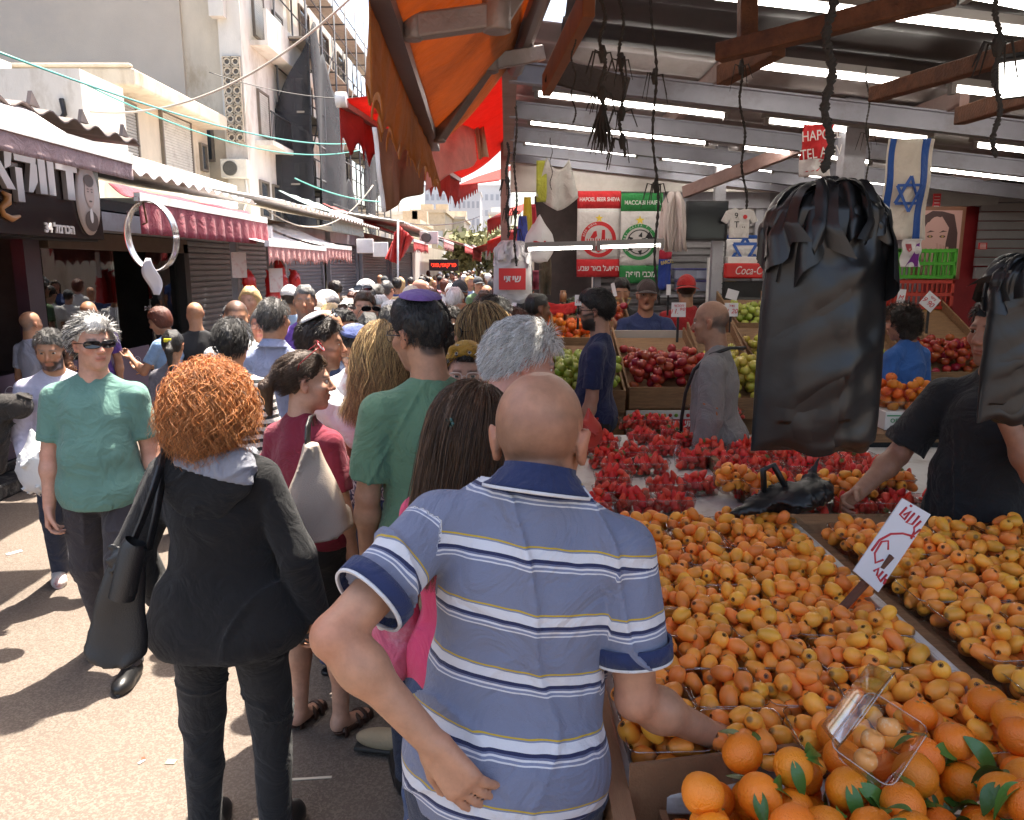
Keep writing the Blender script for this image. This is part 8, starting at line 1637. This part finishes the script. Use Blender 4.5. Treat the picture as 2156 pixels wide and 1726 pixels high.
# others around them: (label, u, v, d, face, kwargs)
WH = lambda n, **k: dict(dict(mat=cloth('tee_white_%d' % n, (.70, .69, .69))), **k)
G = 'shoppers in the street crowd'
CAST = [
 ('blonde woman in dark sunglasses talking on her phone', 1012, 642, 3.65, 262, dict(sex='f', skin='light', head=(-4, 0, 0), glasses='sun', hair=dict(style='long', col='blond', col2='brown', mixr=.4, len=.20, strands=3000, slen=.34, sw=.0008, mess=.03), armL=((.2, .4, -.8), (-.05, .5, .9), (0, .1, 1), .7), top=tee('top_ochre', (.35, .22, .08)), bot=T_(blk), shoe=S_b)),
 ('dark haired man in glasses behind the blonde phone woman', 1040, 628, 4.25, 60, dict(skin='olive', glasses='wire', hair=dict(style='short', col='black', th=.016), top=tee('shirt_brown', (.08, .06, .05)), bot=T_(), shoe=S_b)),
 ('man in faded plaid shirt behind the green tee', 925, 690, 3.9, 15, dict(skin='tan', hair=dict(style='short', col='dark'), top=dict(mat=cloth('shirt_plaid', (.10, .07, .08), wear=(.25, .2, .15, .6), wscale=12)), bot=T_(), shoe=S_b)),
 ('crew cut man in pale pink shirt looking at the fruit', 1082, 648, 4.8, 80, dict(skin='pink', hair=dict(style='short', col='auburn', th=.006), top=tee('tee_pale_pink', (.60, .46, .52)), bot=T_(), shoe=S_b)),
 ('man in olive tee stooping at the corner kiosk', 1112, 618, 6.1, 65, dict(fwd=8, skin='dark', hair=dict(style='short', col='black', th=.008), top=tee('tee_olive', (.13, .10, .075)), bot=T_(), shoe=S_b)),
 ('smiling woman in dark sunglasses and white printed tee', 946, 648, 5.0, 185, dict(sex='f', skin='light', glasses='sun', hair=dict(style='short', col='dark', th=.012), top=WH(1), bot=T_(jeans), shoe=S_w)),
 ('boy with blue striped kippah and glasses looking down', 747, 676, 4.1, 172, dict(skin='tan', head=(0, 26, 0), glasses='wire', hair=dict(style='short', col='black', th=.016, kippah=kbl, ky=.05, kt=-30), top=dict(mat=cloth('tee_print', (.68, .66, .67), wear=(.5, .10, .12, .9), wscale=7)), bot=T_(jeans), shoe=S_w)),
 ('woman in white cardigan with sunglasses pushed up', 716, 655, 4.75, 150, dict(sex='f', skin='light', head=(-20, 0, 0), glasses='sun_up', hair=dict(style='short', col='black', th=.014), top=WH(2, sleeve='long'), bot=T_(), shoe=S_w)),
 ('bald man in navy tee and sunglasses raising one hand', 690, 652, 4.6, 120, dict(g=1.1, skin='tan', glasses='sun', hair=dict(style='bald', col='dark'), armL=((.3, .5, -.8), (.0, .5, .9), (0, .4, 1), .3), top=tee('tee_navy', (.02, .035, .09)), bot=T_(), shoe=S_b)),
 ('blonde ponytailed woman in black tee seen from behind', 697, 640, 5.5, 320, dict(sex='f', skin='light', hair=dict(style='pony', col='blond', th=.012, len=.12), top=tee('tee_black', (.012, .012, .013)), bot=T_(jeans), shoe=S_w)),
 ('tall grey haired man in violet tee above the crowd', 640, 600, 6.0, 168, dict(skin='tan', beard=.5, beardc='grey', hair=dict(style='short', col='grey', th=.008), top=tee('tee_violet', (.12, .045, .30)), bot=T_(), shoe=S_b)),
 ('grey haired man in light blue shirt seen from behind', 575, 630, 4.75, 12, dict(g=1.12, skin='tan', hair=dict(style='short', col='salt', th=.010), top=dict(mat=cloth('shirt_light_blue', (.28, .32, .48)), collar=cloth('shirt_light_blue', (.28, .32, .48)), sleeve='long', hem=.82), bot=T_(), shoe=S_b)),
 ('dark bearded man in white logo tee near the red bags', 497, 630, 5.3, 140, dict(g=1.1, skin='tan', beard=.95, beardc='black', head=(14, 6, 0), hair=dict(style='buzz', col='black'), top=WH(3), bot=T_(), shoe=S_b)),
 ('dark haired woman in black and white striped cardigan', 487, 678, 4.15, 355, dict(sex='f', g=1.15, skin='tan', hair=dict(style='messy', col='black', th=.026), top=dict(mat=None, sleeve='long', pat=True), bot=T_(), shoe=S_b)),
 ('dark haired woman in grey blazer with yellow hair clip', 362, 697, 5.6, 350, dict(sex='f', skin='tan', hair=dict(style='pony', col='black', th=.018, len=.2), top=tee('blazer_grey', (.14, .13, .15), sleeve='long', hem=.80, flare=.02, loose=.022), bot=T_(jeans), shoe=S_b)),
 ('woman in light blue shirt eating at the spice shop', 346, 643, 7.0, 285, dict(sex='f', skin='tan', head=(-10, 22, 0), hair=dict(style='bob', col='auburn', vol=-.012, cut=.09), glasses='wire_up', armL=((.2, .4, -.8), (-.3, .8, .5), None, .7), armR=((.1, .5, -.8), (-.4, .9, -.0), None, .7), top=tee('shirt_sky', (.22, .36, .58)), bot=T_(jeans), shoe=S_b)),
 ('shop man in purple apron tee behind the counter', 187, 628, 7.6, 165, dict(head=(0, 25, 0), skin='olive', beard=.5, hair=dict(style='fringe', col='grey', stub=.7), top=tee('tee_purple', (.09, .035, .22)), bot=T_(), shoe=S_b, armR=((.2, .3, -.9), (-.3, .9, -.1), None, .6))),
 ('grey haired man in pale shirt inside the deli', 62, 655, 6.9, 20, dict(skin='tan', hair=dict(style='fringe', col='grey', stub=.7), top=tee('shirt_pale_blue', (.36, .38, .48)), bot=T_(), shoe=S_b)),
 ('man in mauve pink tee with sunglasses on his head', 766, 614, 5.8, 176, dict(g=1.08, skin='light', glasses='sun_up', hair=dict(style='short', col='brown', th=.014), top=tee('tee_mauve_pink', (.38, .17, .19)), bot=T_(jeans), shoe=S_w)),
 ('white haired man with dark shirt facing the camera', 799, 623, 5.9, 185, dict(skin='tan', hair=dict(style='short', col='white', th=.012), top=tee('shirt_dark', (.02, .02, .025)), bot=T_(), shoe=S_b)),
 ('man with grey kippah in striped tee seen from behind', 825, 642, 5.1, 8, dict(skin='olive', hair=dict(style='short', col='salt', th=.008, kippah=kw, ky=.03), top=dict(mat=None, pat=True), bot=T_(), shoe=S_b)),
 ('man in white cap and white tee bending left', 712, 610, 6.6, 265, dict(fwd=6, head=(0, 14, 0), skin='light', hair=dict(style='cap', col='grey', capmat=cloth('cap_white', (.66, .65, .64))), top=WH(4), bot=T_(jeans), shoe=S_w)),
 ('woman in cream hat behind the violet tee man', 664, 625, 6.4, 180, dict(sex='f', skin='light', hair=dict(style='cap', col='blond', capmat=cloth('cap_cream', (.62, .58, .50))), top=WH(5), bot=T_(jeans), shoe=S_w)),
 ('woman with red dyed hair low in the crowd', 745, 648, 6.2, 350, dict(sex='f', skin='light', hair=dict(style='messy', col='auburn', th=.024), top=tee('top_black', (.012, .012, .014)), bot=T_(), shoe=S_b)),
 ('woman with straight dark hair and raised sunglasses behind boy', 777, 660, 5.0, 5, dict(sex='f', skin='tan', glasses='sun_up', hair=dict(style='long', col='black', len=.22), top=tee('top_brown', (.05, .035, .03)), bot=T_(), shoe=S_b)),
 ('man with white cap, sunglasses and white tee with backpack strap', 865, 604, 7.2, 180, dict(skin='dark', glasses='sun', hair=dict(style='cap', col='black', capmat=cloth('cap_beige', (.60, .55, .46))), top=WH(6), bot=T_(), shoe=S_b)),
 ('grey haired man in white tee seen from behind', 908, 610, 6.2, 10, dict(skin='pink', hair=dict(style='messy', col='lbrown', th=.014), top=WH(7), bot=T_(), shoe=S_b)),
 ('white haired man in black tee with yellow strap', 958, 606, 7.1, 12, dict(skin='tan', hair=dict(style='short', col='white', th=.012), top=tee('tee_black2', (.014, .014, .015)), bot=T_(), shoe=S_b)),
 ('long ginger haired woman in white top', 972, 642, 5.9, 160, dict(sex='f', skin='light', hair=dict(style='long', col=(.32, .13, .04), len=.2), top=WH(8, sleeve='none'), bot=T_(jeans), shoe=S_w)),
 ('woman with loose dark brown hair near the bag bunch', 1018, 618, 6.5, 20, dict(sex='f', skin='tan', hair=dict(style='long', col='brown', len=.16), top=tee('top_blue', (.08, .13, .22)), bot=T_(jeans), shoe=S_b)),
 ('man with curly brown hair by the bag bunch', 1048, 610, 7.0, 10, dict(skin='tan', hair=dict(style='messy', col='brown', th=.024), top=tee('tee_grey', (.2, .2, .21)), bot=T_(), shoe=S_b)),
 ('bearded man in dark flat cap facing the camera', 966, 592, 8.2, 185, dict(skin='tan', beard=.9, beardc='black', hair=dict(style='cap', col='black', capmat=cloth('cap_dark', (.05, .055, .06)), nohair=True), top=WH(9, sleeve='none'), bot=T_(), shoe=S_b)),
 ('man in denim blue cap seen from behind', 855, 628, 6.0, 15, dict(skin='tan', hair=dict(style='cap', col='dark', capmat=cloth('cap_denim', (.20, .26, .32))), top=WH(10), bot=T_(jeans), shoe=S_w)),
 ('woman with short curly blond hair behind the kippah man', 838, 630, 6.9, 170, dict(sex='f', skin='light', hair=dict(style='messy', col='blond', th=.03), top=tee('top_black3', (.015, .014, .014)), bot=T_(), shoe=S_b)),
 ('grey haired man in black shirt turning away', 790, 600, 7.3, 30, dict(skin='tan', hair=dict(style='messy', col='salt', th=.016), top=tee('shirt_black', (.014, .014, .016)), bot=T_(), shoe=S_b)),
 ('man in white cap before the grey shutters', 768, 590, 8.6, 250, dict(skin='olive', hair=dict(style='cap', col='black', capmat=cloth('cap_white2', (.64, .63, .63))), top=tee('shirt_navy', (.02, .025, .04)), bot=T_(), shoe=S_b)),
 ('bald man in white tee by the hanging clothes', 885, 588, 9.5, 90, dict(skin='pink', hair=dict(style='bald', col='grey'), top=WH(11), bot=T_(khaki), shoe=S_w)),
 ('grey haired woman with glasses by the bearded man', 548, 652, 5.6, 175, dict(sex='f', skin='pink', glasses='wire', hair=dict(style='bob', col='grey', vol=-.012, cut=.1), top=tee('top_mint', (.35, .48, .44)), bot=T_(), shoe=S_w)),
]
bw = cloth('stripes_bw', (.5, .5, .5)); N_, L_, bs_ = nodes(bw); at = N_.new('ShaderNodeAttribute'); at.attribute_name = 'pat'; sp_ = N_.new('ShaderNodeSeparateXYZ'); L_.new(at.outputs['Vector'], sp_.inputs[0]); dv = N_.new('ShaderNodeMath'); dv.operation = 'MULTIPLY'; dv.inputs[1].default_value = 24; L_.new(sp_.outputs[2], dv.inputs[0]); fr_ = N_.new('ShaderNodeMath'); fr_.operation = 'FRACT'; L_.new(dv.outputs[0], fr_.inputs[0]); cr = N_.new('ShaderNodeValToRGB'); cr.color_ramp.interpolation = 'CONSTANT'; cr.color_ramp.elements[0].color = (.016, .015, .015, 1); cr.color_ramp.elements[1].position = .45; cr.color_ramp.elements[1].color = (.62, .56, .52, 1); L_.new(fr_.outputs[0], cr.inputs[0]); L_.new(cr.outputs[0], bs_.inputs['Base Color'])
ks = {}
for lab, u, v, d, fc, kw_ in CAST:
    if kw_.get('top', {}).get('mat', 1) is None: kw_['top']['mat'] = bw
    ks[lab] = who(lab, u, v, d, fc, **kw_)
k_ = ks['blonde woman in dark sunglasses talking on her phone']; pw = k_['root'].matrix_basis @ Vector((k_['A'][-1][2] + k_['A'][-1][3] * .1) * k_['s']); tag(MB().box((0, 0, 0), (.012, .07, .15)).build('mobile_phone', dark, loc=pw, bevel=.004), 'black phone held by the blonde woman in sunglasses', 'phone')
k_ = ks['dark haired woman in grey blazer with yellow hair clip']; o = MB().box((0, 0, 0), (.06, .02, .03)).build('hair_clip', mat('clip_yellow', (.7, .6, .02), .4), k_['root'], bevel=.006); o.matrix_local = k_['HM'] @ Matrix.Translation((-.01, -.125, .06))
k_ = ks['dark bearded man in white logo tee near the red bags']; o = MB().box((0, 0, 0), (.16, .004, .06)).build('shirt_print', pr_, k_['root']); o.location = Vector((-.04, .155, 1.22)) * k_['s']
# ---------------------------------------------------------------- stall people
navy_t = cloth('tee_deep_navy', (.010, .017, .07))
who('dark bearded man in navy tee and black trousers beside strawberries', 1258, 612, 5.15, 282, skin=(.40, .22, .15), beard=.98, beardc='black', glasses='sun', head=(4, 4, 0), armL=((.14, .05, -1), (.06, .22, -1), None, .7), armR=((.12, .2, -1), (.05, .4, -.9), None, .8), top=dict(mat=navy_t, hem=.86, slen=.8, v=.08), bot=T_(), shoe=S_b, hair=dict(style='short', col='black', th=.018, topth=.022), vox=.008)
gs = cloth('sweat_grey', (.24, .225, .22), bump=.6, bscale=180); k_ = who('balding man in grey sweatshirt with black strap', 1525, 632, 4.55, 290, fwd=6, g=1.18, skin=(.36, .195, .125), head=(10, 4, 0), vox=.008, hair=dict(style='fringe', col='salt', stub=.8, fz=.03), top=dict(mat=gs, sleeve='long', hem=.80, loose=.026, fit=.02), bot=T_(), shoe=S_b, armL=((.16, .1, -1), (.05, .3, -1), None, .6))
q = MB(); q.tube([Vector(p_) * k_['s'] for p_ in ((.05, -.11, 1.47), (-.03, -.125, 1.485), (-.105, -.05, 1.49), (-.125, .05, 1.45), (-.12, .14, 1.36), (-.10, .185, 1.22), (-.08, .205, 1.05), (-.07, .205, .98))], .011, 6).box(Vector((-.07, .205, .95)) * k_['s'], (.05, .03, .08)); q.build('strap', leather, k_['root'])
text_mesh('lettering', '/feel', .12, mat('print_orange', (.45, .13, .03), .6), k_['root'], Vector((-.278, .03, 1.10)) * k_['s'], (R(90), R(90), R(-90)), .001)
who('shouting vendor in dark cap and navy tee, hand at his face', 1355, 588, 7.1, 178, open_mouth=1.0, fwd=14, g=1.2, skin=(.34, .165, .10), head=(8, -6, 0), vox=.0095, hair=dict(style='cap', col='black', capmat=cloth('cap_brown', (.035, .02, .02)), nohair=True), top=tee('tee_navy_vendor', (.018, .03, .10)), bot=T_(), shoe=S_b, armR=((.35, .5, -.75), (.10, .35, .95), (-.2, .1, 1), .5, (.3, .9, 0)), armL=((.3, .7, -.6), (-.75, .55, -.25), None, .4), z0=.0)
who('boy in black tee with gold letters by the green banner', 1308, 586, 7.9, 172, skin='tan', beard=.4, head=(10, 10, 0), hair=dict(style='short', col='black', th=.016, topth=.02), top=tee('tee_black_gold', (.012, .012, .013)), bot=T_(), shoe=S_b, vox=.0105)
pb__ = PD(1312, 635, 7.7); tag(text_mesh('lettering', 'EA7', .10, mat('gold_print', (.45, .32, .10), .5), None, (pb__.x, 7.72, pb__.z), (R(90), 0, 0), .002), 'gold EA7 letters on the black tee of the boy', 'print')
who('vendor in red tee and red white cap, back turned', 1445, 581, 7.7, 5, g=1.12, skin='tan', hair=dict(style='cap', col='dark', back=True, capmat=cloth('cap_red', (.45, .02, .02), wear=(.6, .5, .5, .0))), top=tee('tee_red', (.38, .015, .018)), bot=T_(), shoe=S_b, vox=.0105)
who('curly haired woman in bright blue tee at the apples', 1915, 634, 5.3, 335, sex='f', skin=(.42, .21, .14), head=(-20, 16, 0), hair=dict(style='curly', col='dark', vol=-.018, strands=900, sw=.001), top=tee('tee_blue', (.025, .11, .36)), bot=T_(), shoe=S_b, vox=.0085, g=1.05)
who('young vendor in black tee with hand at his chin', 2118, 625, 2.95, 232, skin=(.36, .18, .115), head=(18, 2, 0), g=1.15, beard=.3, hair=dict(style='short', col='black', th=.012, topth=.014), top=dict(mat=cloth('tee_vendor_black', (.010, .010, .012)), hem=.84, loose=.022, slen=.85), bot=T_(), shoe=S_b, vox=.0072, armR=((.38, .30, -.86), (.12, .74, -.42), (.1, .9, -.3), .75), armL=((.12, .62, -.6), (-.42, .35, .95), (-.5, .1, .8), .85))
# ---------------------------------------------------------------- the packed far crowd
ocol = mat('crowd_cloth', objcol=True, rough=.85, bump=.2, bscale=60, var=.08, vscale=6)
protos = []
for i in range(10):
    w = 'f' if i % 3 == 1 else 'm'; hs = [dict(style='short', col='black'), dict(style='long', col='brown', len=.18), dict(style='short', col='salt'), dict(style='cap', col='dark', capmat=cloth('cap_white', (.66, .65, .64))), dict(style='long', col='blond', len=.2), dict(style='bald', col='dark'), dict(style='messy', col='dark', th=.02), dict(style='bob', col='auburn', vol=-.01), dict(style='short', col='white'), dict(style='cap', col='dark', capmat=cloth('cap_dark', (.05, .055, .06)))][i]
    pr = person('x', 0, 0, 0, h=1.7, sex=w, g=1.05, skin=('tan', 'light', 'pink', 'olive', 'light')[i % 5], vox=.02, glasses='sun' if i in (2, 6) else None, hair=hs, top=dict(mat=ocol, hem=.88), bot=T_(cloth('crowd_jeans', (.04, .05, .09))), feet=((-.1, .1), (.1, -.1)))['root']; protos.append(pr)
hd = ['short black hair', 'long brown hair', 'greying hair', 'white cap', 'long blond hair', 'bald head', 'tousled dark hair', 'auburn bob', 'white hair', 'dark cap']
tc_ = [((.66, .65, .64), 'white'), ((.02, .02, .022), 'black'), ((.05, .08, .2), 'navy'), ((.42, .03, .03), 'red'), ((.25, .35, .5), 'light blue'), ((.5, .4, .38), 'beige'), ((.12, .2, .1), 'green'), ((.5, .2, .25), 'pink'), ((.18, .17, .17), 'grey'), ((.66, .65, .64), 'white')]
rs = np.random.default_rng(12); pts = []; n_ = 0; tries = 0; first = set()
while n_ < 118 and tries < 9000:
    tries += 1; y = 6.8 + 38 * rs.random() ** 1.6; xl, xr = -3.0 + .012 * y * 0, (-.1 if y < 12 else .9); x = rs.uniform(xl, xr) - .028 * (y - 8)
    if y < 9.5 and x > -1.9 and rs.random() < .6: continue
    if any((x - a) ** 2 + (y - b) ** 2 < (.5 if y < 20 else .62) ** 2 for a, b in pts): continue
    pts.append((x, y)); k = int(rs.integers(0, 10)); c, cn_ = tc_[int(rs.integers(0, 10))]; pr = protos[k]
    if k in first: o = copy_tree(pr)
    else: first.add(k); o = pr
    o.location = (x, y, 0); o.rotation_euler = (0, 0, rs.uniform(-.6, .6) + (math.pi if rs.random() < .45 else 0)); sc_ = rs.uniform(.93, 1.07); o.scale = (sc_,) * 3
    for ch in o.children:
        if ch.name.startswith('shirt'): ch.color = (*c, 1)
    tag(o, '%s shopper with %s and %s top' % ('nearer' if y < 14 else 'distant' if y < 25 else 'far off', hd[k], cn_), 'person', G); n_ += 1
for k in range(10):
    if k not in first:
        for ch in list(protos[k].children): bpy.data.objects.remove(ch)
        bpy.data.objects.remove(protos[k])
# ---------------------------------------------------------------- sky, sun, camera
AZ, EL = R(22), R(71)                       # sun ahead of the camera, a little to the right
w = bpy.data.worlds.new('World'); sc.world = w; w.use_nodes = True
N, L = w.node_tree.nodes, w.node_tree.links
sky = N.new('ShaderNodeTexSky'); sky.sky_type = 'NISHITA'; sky.sun_disc = False; sky.sun_elevation = EL; sky.sun_rotation = AZ; sky.dust_density = 4.0; sky.ozone_density = .6; sky.air_density = 1.0
L.new(sky.outputs[0], N['Background'].inputs[0]); N['Background'].inputs[1].default_value = .13
sun = bpy.data.lights.new('sun', 'SUN'); sun.energy = 4.8; sun.angle = R(.6); sun.color = (1, .95, .87)
so = link(bpy.data.objects.new('sun', sun)); d_ = Vector((math.sin(AZ) * math.cos(EL), math.cos(AZ) * math.cos(EL), math.sin(EL))); so.rotation_euler = d_.to_track_quat('Z', 'Y').to_euler()
cam = bpy.data.cameras.new('camera'); co = link(bpy.data.objects.new('camera', cam)); co.location = (0, 0, CH); co.rotation_euler = (R(90) - PITCH, 0, 0)
cam.sensor_width = 36; cam.lens = F / 2155 * 36; cam.clip_start = .05; cam.clip_end = 2000; sc.camera = co
sc.view_settings.view_transform = 'Standard'; sc.view_settings.look = 'None'; sc.view_settings.gamma = 1; sc.view_settings.use_white_balance = True; sc.view_settings.white_balance_temperature = 6900; sc.view_settings.exposure = 1.85
cy = sc.cycles; cy.use_denoising = True; cy.max_bounces = 7; cy.diffuse_bounces = 4; cy.glossy_bounces = 3; cy.transmission_bounces = 4; cy.transparent_max_bounces = 14; cy.caustics_reflective = False; cy.caustics_refractive = False; cy.sample_clamp_indirect = 6; cy.use_adaptive_sampling = True; cy.adaptive_threshold = .02
sc.render.use_persistent_data = False
